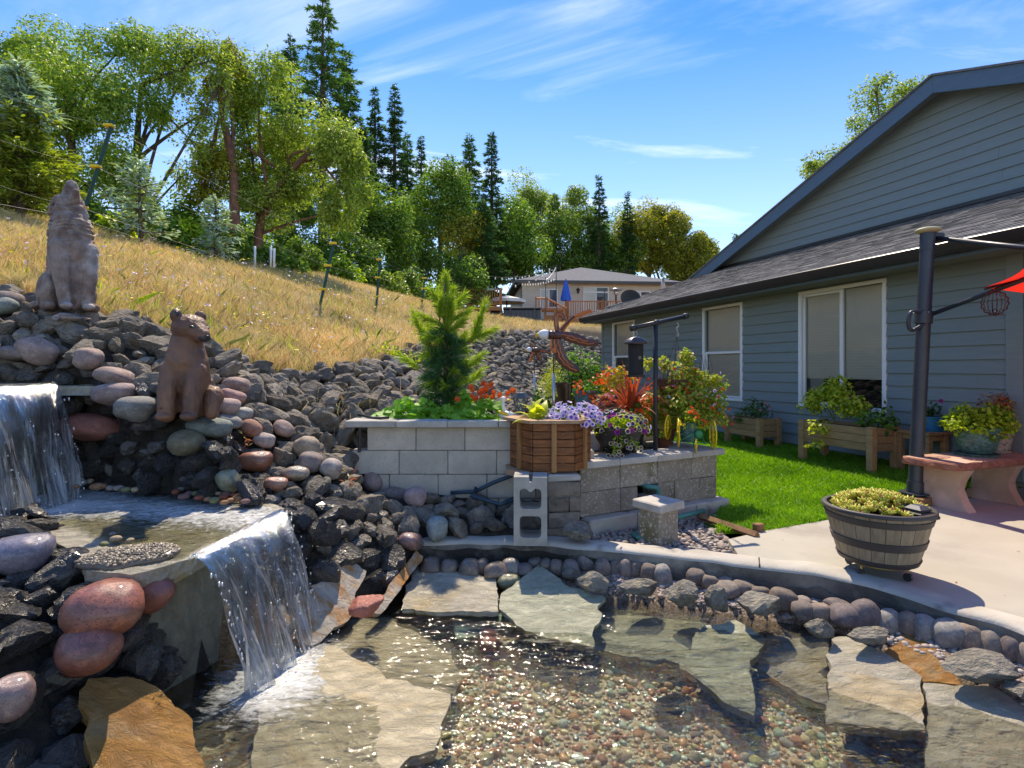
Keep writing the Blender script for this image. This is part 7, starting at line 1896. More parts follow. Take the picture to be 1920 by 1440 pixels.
wheel(1261, 805, 22 * kc, 1.05, .10); wheel(1271, 811, 26 * kc, 1.35, -.06); wheel(1319, 803, 21 * kc, 1.05, .12); wheel(1339, 816, 27 * kc, 1.45, -.02); wheel(1297, 833, 12 * kc, 1.25, -.17)
for (a, b) in (((-36, 2, 14), (38, .0, 10)), ((-28, -2, 12), (0, -12, 30)), ((0, -12, 30), (-2, -16, 8)), ((-20, 4, 44), (22, 4, 40)), ((-30, 6, 26), (18, 8, 26)), ((16, 2, 28), (4, -12, 14)), ((24, -4, 10), (16, 2, 36))):
 add("frame_bar", MB().add(*tube([np.array(a) * kc, np.array(b) * kc], .005, 6)).build("frame_bar", M['greenmetal'], smooth=True), cart)
add("saddle", MB().add(ico(2)[0] * np.array([8, 4, 9]) * kc + np.array([12 * kc, -6 * kc, 28 * kc]), [ico(2)[1]]).build("saddle", M['greenmetal'], smooth=True), cart)
M['tealglaze'] = surf("teal_glazed_scales", (.085, .19, .17), (.02, .065, .06), 30, .35, 1.0, 40, coat=.4, bdist=.02, stretch=(1, 1, 1.8))
pot("plant_pot", "teal scaled pot carried in the yellow-wheeled cart", (P(1293, 0, 5.1)[0], 5.12, PZ0 + .50), potprof(14 * kc, 21 * kc, 34 * kc, .006), M['tealglaze'], "pot", (19 * kc, 30 * kc))
t = thing("geranium", "yellow-flowered leafy plant with scarlet blooms in the cart's teal pot", "plant", (P(1293, 0, 5.1)[0], 5.1, PZ0 + .65))
V, Fs = bush(.16, .12, .17, 260, .045, None, 90); add("foliage", MB().add(V, Fs).build("foliage", M['leaf_lime']), t)
cluster_fl(t, [(.02, -.10, .10, .03), (.09, -.1, .03, .03), (-.02, -.08, .15, .03)], 91, n=7); cluster_fl(t, [(-.10, -.1, .05, .04)], 92, disc_flower(1, 5, 0, .1, .3).build("flower", [M['fl_yellow'], M['fl_yellow']]), 6)
# ================================================================== by the house wall
M['browncedar'] = surf("brown_cedar", (.33, .20, .10), (.24, .14, .07), 4, .7, .4, 25, .2, stretch=(1.5, 6, 10), objvar=.12, bdist=.003)
def trough(label, x, y, L, D, zt, z0, panels=3, ph=.26):
 t = thing("raised_planter", label, "planter", (x, y, z0), HRZ); H = zt - z0
 lg = MB().merge(rbox(.075, .075, H, .004, (0, 0, H / 2))).build("leg", M['browncedar'])
 for (a, b) in ((.0375, .0375), (L - .0375, .0375), (.0375, D - .0375), (L - .0375, D - .0375)): add("leg", lg, t, (a, b, 0))
 bh = ph / panels
 for q in range(panels):
  zc = H - .012 - bh * (q + .5)
  add("board", MB().merge(rbox(L - .15, .022, bh - .004, .003)).build("board", M['browncedar']), t, (L / 2, .03, zc))
  add("board", MB().merge(rbox(L - .15, .022, bh - .004, .003)).build("board", M['browncedar']), t, (L / 2, D - .03, zc))
  for xx in (.03, L - .03): add("board", MB().merge(rbox(.022, D - .15, bh - .004, .003)).build("board", M['browncedar']), t, (xx, D / 2, zc))
 add("soil", MB().merge(box(L - .12, D - .1, .03, (L / 2, D / 2, H - .06))).build("soil", M['soil']), t)
 return t
trough("brown cedar trough planter on legs under the widest window", 3.62, 7.02, 1.02, .42, .60, .10)
def hp(s, q, x=3.62, y=7.02): return (x + _e[0] * s + _f[0] * q, y + _e[1] * s + _f[1] * q)
t = thing("strawberry_plant", "bright yellow-green leafy plant arching out of the cedar trough", "plant", (*hp(.36, .20), .60))
mbz = MB(); tw_ = MB()
for (s, q, z, rx, rz, n) in ((-.15, 0, .20, .28, .24, 300), (.05, .0, .26, .26, .32, 340), (.25, -.02, .12, .26, .24, 300), (-.32, -.05, .10, .14, .16, 80), (.02, -.24, -.12, .10, .2, 70), (.0, -.27, -.30, .07, .10, 26)):
 V, Fs = bush(rx, .17, rz, int(n * 1.9), .05, None, int(s * 100) + 700, lumps=9, aspect=.7, hollow=.3); c_, s_ = math.cos(HRZ), math.sin(HRZ)
 V = V + np.array([s, q, z]); mbz.add(np.column_stack([V[:, 0] * c_ - V[:, 1] * s_, V[:, 0] * s_ + V[:, 1] * c_, V[:, 2]]), Fs)
add("foliage", mbz.build("foliage", M['leaf_yellow']), t)
for k in range(14):
 a = gr.uniform(-.4, .3); tw_.add(*tube([(0, 0, 0), np.append(np.array(_e) * a * .6, .2), np.append(np.array(_e) * a, .3 * gr.random())], .003, 4))
add("stems", tw_.build("stems", M['stem']), t, kind='stuff')
t = thing("vine", "darker green trailing leaves at the shaded end of the cedar trough", "plant", (*hp(.85, .26), .58))
V, Fs = bush(.26, .22, .22, 240, .06, None, 705); add("foliage", MB().add(V, Fs).build("foliage", M['leaf_mid']), t)
V, Fs = bush(.22, .1, .42, 60, .055, None, 706); add("tendrils", MB().add(V + np.array([.1, .12, .0]), Fs).build("tendrils", M['leaf_dark']), t)
trough("dark brown trough planter behind the fuchsia near the far window", *hp(.0, -.62, wallx(8.75), 8.75), .75, .40, .53, .06)
t = flowering("fuchsia", "shaded fuchsia with a few pink blooms in the far trough", (*hp(.40, -.42, wallx(8.75), 8.75), .5), .30, .22, .28, 420, .05, M['leaf_dark'], [(disc_flower(1, 5, 0, .3, .3).build("flower", [M['fl_pink'], M['fl_magenta']]), 9, .025)], 95)
sx_, sy_ = P(1729, 0, 6.05)[:2]
st = thing("side_table", "small brown wooden side table behind the umbrella pole", "table", (sx_, sy_, .085), HRZ)
for q in range(3): add("top_board", MB().merge(rbox(.40, .115, .03, .004, (0, (q - 1) * .12, .47))).build("top_board", M['browncedar']), st)
for a in (-.15, .15):
 for b in (-.12, .12): add("leg", MB().merge(rbox(.06, .06, .455, .004, (a, b, .2275))).build("leg", M['browncedar']), st)
 add("apron", MB().merge(rbox(.022, .2, .06, .003, (a, 0, .42))).build("apron", M['browncedar']), st)
for b in (-.12, .12): add("apron", MB().merge(rbox(.25, .022, .06, .003, (0, b, .42))).build("apron", M['browncedar']), st)
M['bluewall'] = surf("bright_blue_plastic", (.01, .17, .30), (.008, .14, .26), 4, .4)
pb = (P(1748, 0, 6.0)[0], 6.0, .57); pot("plant_pot", "bright blue plastic pot with a saucer on the side table", pb, potprof(.08, .105, .145, .01), M['bluewall'], "pot", (.09, .12), saucer=(.13, .02))
t = flowering("geranium", "dark green geranium with a single pink-red bloom in the blue pot", (pb[0], pb[1], .725), .12, .11, .15, 120, .06, M['leaf_dark'], [], 96)
cluster_fl(t, [(.07, -.03, .17, .022)], 97, PM, 8, .013)
# ================================================================== stone bench with pots
M['redsand'] = surf("pink_sandstone", (.42, .28, .205), (.34, .21, .15), 3, .85, .5, 60, .15, c3=(.50, .33, .26), scale3=2.5, bdist=.006)
M['redbroken'] = surf("broken_sandstone_edge", (.30, .13, .09), (.22, .09, .065), 14, .9, 1.0, 20, .15, bdist=.02)
BRZ = R(20)
bn = thing("stone_bench", "pink sandstone bench with a slab seat on two hourglass legs", "bench", (3.62, 5.15, 0), BRZ)
n = 60; ol = []
for (a, b) in (((0, 0), (0, -.46)), ((0, -.46), (1.25, -.46)), ((1.25, -.46), (1.25, 0)), ((1.25, 0), (0, 0))):
 m_ = max(4, int(np.hypot(b[0] - a[0], b[1] - a[1]) / .05))
 for q in range(m_): ol.append((a[0] + (b[0] - a[0]) * q / m_, a[1] + (b[1] - a[1]) * q / m_))
ol = np.array(ol); m_ = len(ol); cc = ol.mean(0)
lv = [(.365, .97), (.375, 1.0), (.395, 1.012), (.42, 1.0), (.432, .985)]
V = np.concatenate([np.column_stack([cc + (ol - cc) * s + gr.normal(0, .006, ol.shape), np.full(m_, z)]) for z, s in lv] + [np.array([[*cc, .365], [*cc, .433]])])
j = np.arange(m_); j2 = (j + 1) % m_
mb = MB()
for q in range(4): mb.add(V, np.stack([j2 + q * m_, j + q * m_, j + (q + 1) * m_, j2 + (q + 1) * m_], -1), 1)
mb.add(V, np.stack([j2 + 4 * m_, j + 4 * m_, np.full(m_, 5 * m_ + 1)], -1), 0); mb.add(V, np.stack([j, j2, np.full(m_, 5 * m_)], -1), 0)
add("seat", mb.build("seat", [M['redsand'], M['redbroken']]), bn)
def hourglass():
 zz = np.linspace(0, .365, 9); w = .15 + .085 * np.abs((zz - .19) / .19) ** 1.6
 pr = np.concatenate([np.column_stack([w, zz]), np.column_stack([-w, zz])[::-1]])
 V, Fs = prism(pr, -.05, .05); V = V + gr.normal(0, .002, V.shape)
 return np.column_stack([V[:, 2], V[:, 0] - .23, V[:, 1]]), [f for f in Fs]
for xx in (.20, .90):
 V, Fs = hourglass(); add("leg", MB().add(V + np.array([xx, 0, 0]), Fs).build("leg", M['redsand']), bn)
V, Fs = prism(np.column_stack([.13 * np.cos(np.linspace(0, 2 * PI, 15)[:-1]) + .24, .06 * np.sin(np.linspace(0, 2 * PI, 15)[:-1]) - .17]), .434, .436)
M['decal'] = surf("faded_dark_print", (.10, .065, .06), (.34, .19, .15), 26, .8, lo=.45, hi=.55); add("worn_print", MB().add(V, Fs).build("worn_print", M['decal']), bn)
def bp_(s, q): return (3.62 + math.cos(BRZ) * s - math.sin(BRZ) * q, 5.15 + math.sin(BRZ) * s + math.cos(BRZ) * q)
tp = bp_(.68, -.22)
kq = 5.2 / F
pot("plant_pot", "round teal pot with a scaly glaze on the stone bench", (*tp, .434), [(.001, .03), (.115, .03), (.142, .07), (.160, .13), (.172, .20), (.178, .255), (.180, .27), (.166, .27), (.160, .23), (.001, .23)], M['tealglaze'], "pot", (.16, .24), saucer=(.175, .026))
t = thing("coleus", "bright chartreuse ruffled coleus in the round teal pot", "plant", (tp[0] + .03, tp[1] - .02, .70))
mbz = MB()
for (dx, z, rx, rz, n) in ((0, .0, .25, .20, 1400), (-.17, .02, .16, .19, 600), (.15, .0, .15, .2, 600), (.02, -.08, .22, .12, 450)):
 V, Fs = bush(rx, .2, rz, n, .045, None, int(900 + dx * 100), aspect=.6, lumps=9); mbz.add(V + np.array([dx, 0, z]), Fs)
add("foliage", mbz.build("foliage", M['leaf_lime']), t)
bpz = bp_(1.16, -.12)
M['beigepot'] = surf("beige_leaf_relief_pot", (.40, .33, .27), (.28, .22, .18), 5, .6, .5, 20)
pt = pot("plant_pot", "beige pot with overlapping leaf relief at the bench's far end", (*bpz, .434), potprof(.085, .115, .20, .006, .012), M['beigepot'], "pot", (.1, .17), saucer=(.12, .02))
for r_i in range(3):
 for q in range(9):
  a = (q + .5 * (r_i % 2)) * 2 * PI / 9; rr = .092 + r_i * .014
  V, Fs = ico(1); add("relief_leaf", BLK.setdefault('rel', MB().add(V * np.array([.034, .008, .04]), Fs).build("relief_leaf", M['beigepot'], smooth=True)), pt, (rr * math.cos(a), rr * math.sin(a), .045 + r_i * .062), (0, 0, a + PI / 2))
t = thing("coleus", "rust-red and orange coleus in the beige pot", "plant", (bpz[0] - .03, bpz[1], .66))
V, Fs = bush(.17, .15, .40, 900, .04, None, 98); add("foliage", MB().add(V, Fs).build("foliage", M['leaf_rust']), t)
# ================================================================== cantilever umbrella
M['navymetal'] = surf("blue_black_powder_coat", (.028, .034, .046), (.022, .027, .037), 4, .38, spec=.5)
M['redcloth'] = leafmat("red_canopy_cloth", (.58, .035, .025), (.55, .03, .022), .55, rough=.8, tcol=(1.4, 1.0, .9), spec=.1)
ub = np.array(G(1715, 930, .06)); utop = np.array(P(1740, 436, ub[1]))
um = thing("cantilever_umbrella", "red cantilever umbrella with a dark leaning pole beside the stone bench", "umbrella", (ub[0], ub[1], 0))
ud = utop - ub; ul = np.linalg.norm(ud); ud /= ul
um_l = lambda p: np.asarray(p, float) - np.array([ub[0], ub[1], 0])
add("pole", MB().add(*tube([um_l(ub), um_l(ub + ud * ul)], .058, 24)).build("pole", M['navymetal'], smooth=True, auto=40), um)
add("pole_sleeve", MB().add(*tube([um_l(ub), um_l(ub + ud * .14)], .068, 20)).build("pole_sleeve", M['navymetal'], smooth=True, auto=40), um)
add("pole_flange", MB().add(*lathe([(.001, 0), (.12, 0), (.12, .012), (.001, .013)], 24)).build("pole_flange", M['navymetal']), um, (0, 0, .085))
add("pole_collar", MB().add(*tube([um_l(ub + ud * (ul - .17)), um_l(ub + ud * (ul - .0))], .062, 24)).build("pole_collar", M['navymetal'], smooth=True, auto=40), um)
V, Fs = ico(3); add("top_cap", MB().add(V * np.array([.105, .105, .03]) + um_l(utop + ud * .02), Fs).build("top_cap", surf("tan_cap", (.42, .38, .22), (.34, .31, .18), 4, .6), smooth=True), um)
bracket = utop + np.array([.06, 0, -.05])
add("bracket", MB().merge(rbox(.12, .06, .09, .01), Matrix.Translation(Vector(um_l(bracket + np.array([.02, 0, 0]))))).build("bracket", M['navymetal']), um)
HUB = np.array([5.05, 3.35, 2.34])
add("boom", MB().add(*tube([um_l(bracket), um_l(P(1920, 464, 4.5)), um_l(P(2110, 478, 3.9))], .022, 12)).build("boom", M['navymetal'], smooth=True), um)
hd_ = P(1735, 592, ub[1] - .02)
arm_a, arm_b = np.array(P(1740, 592, 5.15)), np.array(P(1925, 522, 4.45)); arm_c = arm_a + (arm_b - arm_a) * 1.9
add("support_arm", MB().add(*tube([um_l(arm_a), um_l(arm_b), um_l(arm_c)], .020, 12)).build("support_arm", M['navymetal'], smooth=True), um)
hp_ = [P(1738, 585, 5.12), P(1712, 584, 5.12), P(1705, 592, 5.12), P(1703, 606, 5.12), P(1708, 619, 5.12), P(1722, 614, 5.12), P(1744, 599, 5.12)]
add("handle", MB().add(*tube([um_l(p) for p in smooth_line(hp_, 4)], .017, 10)).build("handle", M['navymetal'], smooth=True), um)
add("slider", MB().add(*tube([um_l(ub + ud * (ul * .655)), um_l(ub + ud * (ul * .70))], .072, 20)).build("slider", M['navymetal'], smooth=True, auto=40), um)
for p in (P(1713, 587, 5.09), P(1714, 616, 5.09), P(1741, 585, 5.09)):
 V, Fs = ico(1); add("bolt", MB().add(V * .008 + um_l(p), Fs).build("bolt", M['steel']), um)
cvN = 8; rimz = 1.93; RC = 1.71; rot0 = R(127.9)
zc_ = {1: .09, 7: -.10}
crn = [np.array([HUB[0] + RC * math.cos(rot0 + PI * 2 * k / 8), HUB[1] + RC * math.sin(rot0 + PI * 2 * k / 8), rimz + zc_.get(k, 0)]) for k in range(8)]
for k in range(8):
 a, b = crn[k], crn[(k + 1) % 8]; g = 8; V = [];
 for i in range(g + 1):
  s = i / g
  for jx in range(g + 1):
   u = jx / g; e_ = a + (b - a) * u; sag = .06 * math.sin(PI * u) * s
   p = HUB + (e_ - HUB) * (s * (1 - .05 * math.sin(PI * u))); V.append(um_l(p - np.array([0, 0, sag * .6])))
 ii = np.arange((g + 1) ** 2).reshape(g + 1, g + 1)
 add("canopy_panel", MB().add(V, np.stack([ii[:-1, :-1], ii[1:, :-1], ii[1:, 1:], ii[:-1, 1:]], -1).reshape(-1, 4)).build("canopy_panel", M['redcloth'], smooth=True), um)
 add("rib", MB().add(*tube([um_l(HUB - [0, 0, .02]), um_l(a - [0, 0, .015])], .010, 6)).build("rib", M['navymetal']), um)
pb_ = thing("umbrella_footing", "weathered wooden block footing at the umbrella pole's base", "footing", (ub[0], ub[1], 0), .5)
for q in range(2): add("block", MB().merge(rbox(.28, .135, .07, .006, (0, (q - .5) * .14, .035), .002)).build("block", M['wood']), pb_)
ws = thing("wind_spinner", "small wire cage wind spinner with a clear bead hanging from the umbrella arm", "wind spinner", P(1865, 568, 4.6)); kw = 4.6 / F
M['spin'] = surf("bronze_wire", (.10, .035, .03), (.07, .025, .02), 5, .3, metal=.7)
for q in range(9):
 a = q * PI / 9; th = np.linspace(0, 2 * PI, 61); r = 20 * kw * (1 + .06 * np.sin(th * 14)); V, Fs = tube(np.column_stack([r * np.cos(th) * math.cos(a), r * np.cos(th) * math.sin(a), 1.12 * r * np.sin(th)]), .0022, 4, False)
 add("hoop", MB().add(V, Fs).build("hoop", M['spin']), ws)
V, Fs = ico(2); add("bead", MB().add(V * 4.5 * kw + np.array([0, 0, -15 * kw]), Fs).build("bead", M['glass'], smooth=True), ws)
add("cord", MB().add(*tube([(0, 0, 20 * kw), (0, 0, 33 * kw)], .0018, 4)).build("cord", M['spin']), ws)
# ================================================================== half barrel
M['barrelwood'] = surf("grey_brown_barrel_resin", (.30, .24, .16), (.205, .16, .105), 3, .7, .5, 22, .25, stretch=(9, 9, 1), objvar=.08, bdist=.004)
M['hoopband'] = surf("dark_hoop_band", (.060, .052, .047), (.045, .039, .036), 3, .55)
bx, by = 2.24, 3.40
ba = thing("half_barrel", "half-barrel planter with dark hoops on a wheeled stand at the patio edge", "planter", (bx, by, .085))
HBR, RB0, RB1 = .315, .205, .288
def br(z): return RB0 + (RB1 - RB0) * (z / HBR) ** .85
ns = 22
for q in range(ns):
 a0, a1 = q * 2 * PI / ns + .006, (q + 1) * 2 * PI / ns - .006
 V = []; zz = np.linspace(0, HBR, 6)
 for off in (0, -.016):
  for z in zz:
   for a in (a0, (a0 + a1) / 2, a1): V.append(((br(z) + off) * math.cos(a), (br(z) + off) * math.sin(a), z))
 m_ = 18; F4 = []
 for i in range(5):
  for c in range(2): F4 += [[i * 3 + c, i * 3 + c + 1, (i + 1) * 3 + c + 1, (i + 1) * 3 + c], [m_ + i * 3 + c + 1, m_ + i * 3 + c, m_ + (i + 1) * 3 + c, m_ + (i + 1) * 3 + c + 1]]
  for c in (0, 2): F4.append([i * 3 + c, (i + 1) * 3 + c, m_ + (i + 1) * 3 + c, m_ + i * 3 + c])
 F4 += [[15, 16, m_ + 16, m_ + 15], [16, 17, m_ + 17, m_ + 16]]
 add("stave", MB().add(V, np.array(F4)).build("stave", M['barrelwood']), ba)
for (za, zb_) in ((.0, .032), (.105, .155), (.245, .285)):
 add("hoop", MB().add(*lathe([(br(za) + .001, za), (br(za) + .007, za + .003), (br(zb_) + .007, zb_ - .003), (br(zb_) + .001, zb_)], 48)).build("hoop", M['hoopband'], smooth=True, auto=40), ba)
add("rim", MB().add(*lathe([(br(HBR) + .001, HBR - .012), (br(HBR) + .012, HBR - .008), (br(HBR) + .012, HBR + .008), (br(HBR) + .002, HBR + .014), (br(HBR) - .016, HBR + .012), (br(HBR) - .022, HBR - .07)], 64)).build("rim", M['hoopband'], smooth=True, auto=60), ba)
add("bottom", MB().add(*lathe([(.001, .0), (RB0 - .01, .0)], 32)).build("bottom", M['hoopband']), ba)
add("soil", MB().add(*lathe([(.001, HBR - .05), (br(HBR) - .02, HBR - .05)], 32)).build("soil", M['soil']), ba)
cdy = thing("plant_caddy", "brass wire plant caddy on small black castors under the half barrel", "plant caddy", (bx, by, 0))
M['brass'] = surf("brass_wire", (.52, .36, .10), (.42, .28, .07), 4, .35, metal=.7)
for rr in (.11, .17):
 a = np.linspace(0, 2 * PI, 41); add("ring", MB().add(*tube(np.column_stack([rr * np.cos(a), rr * np.sin(a), np.full(41, .074)]), .005, 6, False)).build("ring", M['brass'], smooth=True), cdy)
for q in range(4):
 a = .5 + q * PI / 2; c_, s_ = math.cos(a), math.sin(a)
 add("strut", MB().add(*tube([(.0, 0, .072), (.18 * c_, .18 * s_, .072), (.195 * c_, .195 * s_, .11)], .005, 6)).build("strut", M['brass']), cdy)
 w = add("castor", MB().add(*tube([(.17 * c_ - .01 * s_, .17 * s_ + .01 * c_, .024), (.17 * c_ + .01 * s_, .17 * s_ - .01 * c_, .024)], .024, 14)).build("castor", M['kettle']), cdy)
 add("stem", MB().add(*tube([(.17 * c_, .17 * s_, .024), (.17 * c_, .17 * s_, .07)], .006, 6)).build("stem", M['brass']), w)
M['succ'] = leafmat("succulent_leaf", (.42, .48, .06), (.56, .52, .09), .25, rough=.4, c3=(.46, .24, .08), amt3=.18)
def rosette(seed):
 r_ = np.random.default_rng(seed); mb = MB(); Vi, Fi = ico(1)
 for k in range(15):
  a = k * 2.4; el = 1.35 - 1.0 * (k / 15); s = .6 + .4 * (k / 15)
  L_ = Vi * np.array([.5, .22, .10]) + np.array([.45, 0, 0]); L_[:, 1] *= np.clip(1.25 - L_[:, 0] * .75, .1, 1); L_[:, 2] += .12 * L_[:, 0] ** 2
  mb.add((L_ * s) @ rotm(0, -el, 0).T @ rotm(0, 0, a).T, Fi)
 return mb.build("rosette", M['succ'], smooth=True)
ROS = [rosette(i) for i in range(4)]
su = thing("succulents", "mound of yellow-green pointed succulents filling the half barrel", "plant", (bx, by, .085 + HBR - .05))
for k in range(130):
 a, q = gr.uniform(0, 6.28), math.sqrt(gr.random()) * .24
 x, y = q * math.cos(a), q * math.sin(a)
 if math.hypot(x - .12, y + .17) < .085: continue
 add("rosette", ROS[k % 4], su, (x, y, .03 + .075 * (1 - (q / .25) ** 2) + gr.normal(0, .006)), (gr.normal(0, .25) - y * 1.2, gr.normal(0, .25) + x * 1.2, gr.uniform(0, 6)), gr.uniform(.050, .078))
sc_ = thing("solar_cap", "square black stepped solar post cap sitting among the succulents", "solar light", (bx + .12, by - .175, .085 + HBR - .03), .35)
for (w, z, h) in ((.155, .02, .022), (.125, .04, .018), (.095, .056, .016)): add("tier", MB().merge(rbox(w, w, h, .006, (0, 0, z))).build("tier", M['kettle']), sc_)
V, Fs = lathe([(.095 / 1.414, .064), (.05 / 1.414, .084), (.001, .085)], 4); add("solar_panel", MB().add(V @ rotm(0, 0, PI / 4).T, Fs).build("solar_panel", M['greyplastic']), sc_)
# ================================================================== statues
def fused(name, parts, voxel, mat, smooth_it=6, tex=None):
 """one continuous body grown from overlapping masses"""
 mb = MB(); Vi, Fi = ico(3)
 for p in parts:
  if p[0] == 'e':
   _, c, r, rot = p; mb.add(Vi * np.array(r) @ rotm(*rot).T + np.array(c), Fi)
  else:
   _, pts, rads = p
   mb.add(*tube(smooth_line(pts, 6), np.interp(np.linspace(0, 1, (len(pts) - 1) * 6 + 1), np.linspace(0, 1, len(rads)), rads), 18))
   for e, r in ((pts[0], rads[0]), (pts[-1], rads[-1])): mb.add(Vi * r * .985 + np.array(e), Fi)
 me = mb.build(name, mat)
 o = bpy.data.objects.new(name + "_raw", me); COL.objects.link(o)
 m = o.modifiers.new("r", 'REMESH'); m.mode = 'VOXEL'; m.voxel_size = voxel; m.use_smooth_shade = True
 s = o.modifiers.new("s", 'SMOOTH'); s.iterations = smooth_it; s.factor = .5
 dg = bpy.context.evaluated_depsgraph_get(); ev = o.evaluated_get(dg); out = bpy.data.meshes.new_from_object(ev)
 bpy.data.objects.remove(o); out.name = name
 V = np.empty(len(out.vertices) * 3); out.vertices.foreach_get('co', V); V = V.reshape(-1, 3)
 N = np.empty(len(out.vertices) * 3); out.vertices.foreach_get('normal', N); N = N.reshape(-1, 3)
 if tex is not None:
  V = V + N * tex(V)[:, None]; out.vertices.foreach_set('co', V.ravel())
 out.update(); out.polygons.foreach_set('use_smooth', np.full(len(out.polygons), True))
 out.materials.clear(); out.materials.append(mat)
 return out
M['wolfstone'] = surf("weathered_statue_stone", (.30, .225, .19), (.13, .088, .072), 9, .85, 1.0, 45, .2, c3=(.40, .35, .33), scale3=5, lo3=.48, hi3=.68, bdist=.012)
wH = .99
def wolf_tex(V):
 z = V[:, 2] / wH
 ruff = np.clip((z - .48) / .1, 0, 1) * np.clip((.84 - z) / .05, 0, 1)
 w = np.sin(V[:, 2] * 135 + 3.4 * vnoise(V, 11, 2) * 2.2 + 10 * V[:, 0] ** 2)
 return ruff * .0085 * w + .0045 * vnoise(V * [1, 1, .3], 55, 4) * (1 - ruff) + .003 * vnoise(V, 24, 1)
h = wH
wolf_parts = [
 ('e', (-.135 * h, 0, .18 * h), (.135 * h, .125 * h, .165 * h), (0, 0, 0)),
 ('t', [(-.11 * h, 0, .24 * h), (-.045 * h, 0, .40 * h), (.005 * h, 0, .56 * h), (-.005 * h, 0, .69 * h), (-.01 * h, 0, .79 * h)], [.125 * h, .135 * h, .142 * h, .122 * h, .092 * h]),
 ('e', (.05 * h, 0, .45 * h), (.105 * h, .12 * h, .16 * h), (0, .2, 0)),
 ('e', (-.01 * h, 0, .835 * h), (.088 * h, .082 * h, .075 * h), (0, .3, 0)),
 ('t', [(-.005 * h, 0, .85 * h), (.012 * h, 0, .92 * h), (.022 * h, 0, .962 * h)], [.066 * h, .052 * h, .040 * h]),
 ('t', [(.045 * h, 0, .825 * h), (.090 * h, 0, .862 * h), (.118 * h, 0, .890 * h)], [.050 * h, .034 * h, .026 * h]),
 ('e', (-.10 * h, .115 * h, .145 * h), (.125 * h, .072 * h, .15 * h), (0, 0, 0)), ('e', (-.10 * h, -.115 * h, .145 * h), (.125 * h, .072 * h, .15 * h), (0, 0, 0)),
 ('t', [(-.09 * h, -.13 * h, .035 * h), (.0 * h, -.135 * h, .03 * h), (.06 * h, -.14 * h, .028 * h)], [.042 * h, .038 * h, .032 * h]), ('t', [(-.09 * h, .13 * h, .035 * h), (.0 * h, .135 * h, .03 * h), (.06 * h, .14 * h, .028 * h)], [.042 * h, .038 * h, .032 * h]),
 ('t', [(.075 * h, -.082 * h, .46 * h), (.11 * h, -.085 * h, .28 * h), (.12 * h, -.072 * h, .13 * h), (.125 * h, -.068 * h, .04 * h)], [.078 * h, .057 * h, .045 * h, .038 * h]),
 ('t', [(.075 * h, .082 * h, .46 * h), (.11 * h, .085 * h, .28 * h), (.12 * h, .072 * h, .13 * h), (.125 * h, .068 * h, .04 * h)], [.078 * h, .057 * h, .045 * h, .038 * h]),
 ('e', (.085 * h, 0, .24 * h), (.05 * h, .075 * h, .24 * h), (0, 0, 0)),
 ('e', (.16 * h, -.068 * h, .025 * h), (.055 * h, .040 * h, .028 * h), (0, 0, 0)), ('e', (.16 * h, .068 * h, .025 * h), (.055 * h, .040 * h, .028 * h), (0, 0, 0)),
 ('t', [(-.05 * h, -.065 * h, .85 * h), (-.11 * h, -.082 * h, .785 * h), (-.15 * h, -.085 * h, .715 * h)], [.036 * h, .036 * h, .010 * h]), ('t', [(-.05 * h, .065 * h, .85 * h), (-.11 * h, .082 * h, .785 * h), (-.15 * h, .085 * h, .715 * h)], [.036 * h, .036 * h, .010 * h]),
 ('t', [(-.24 * h, 0, .06 * h), (-.25 * h, -.10 * h, .045 * h), (-.16 * h, -.19 * h, .04 * h)], [.045 * h, .048 * h, .028 * h]),
]
wp = P(133, 583, 4.22)
wolf = thing("wolf_statue", "weathered stone statue of a seated howling wolf on the rocks", "statue", wp, R(-38))
add("body", fused("wolf_body", wolf_parts, .0065, M['wolfstone'], 4, wolf_tex), wolf)
V, Fs = jagged(910, 4, 16, .05, .8); V = V * [.34, .30, .13] + [-.03, 0, -.075]; V[:, 2] = np.minimum(V[:, 2], .006 + .012 * vnoise(V, 9, 2)); add("plinth", MB().add(V, Fs).build("plinth", M['wolfstone']), wolf)
M['bearpaint'] = surf("brown_bear_paint", (.215, .105, .06), (.13, .062, .038), 5, .55, .8, 38, .35, c3=(.075, .05, .045), scale3=3.2, lo3=.50, hi3=.68, coat=.1, bdist=.010)
M['bearblack'] = surf("black_bear_paint", (.022, .022, .026), (.03, .028, .03), 6, .4, coat=.2)
M['beargrey'] = surf("worn_grey_paint", (.42, .39, .41), (.30, .27, .28), 9, .6)
h = .67
hd_c = np.array([.04, -.05, .855]) * h
hdir = np.array([.82, -.54, -.20]); hdir /= np.linalg.norm(hdir); hs_ = np.cross(hdir, [0, 0, 1]); hs_ /= np.linalg.norm(hs_); hup = np.cross(hs_, hdir)
def hp3(f, s, u): return tuple(hd_c + (hdir * f + hs_ * s + hup * u) * h)
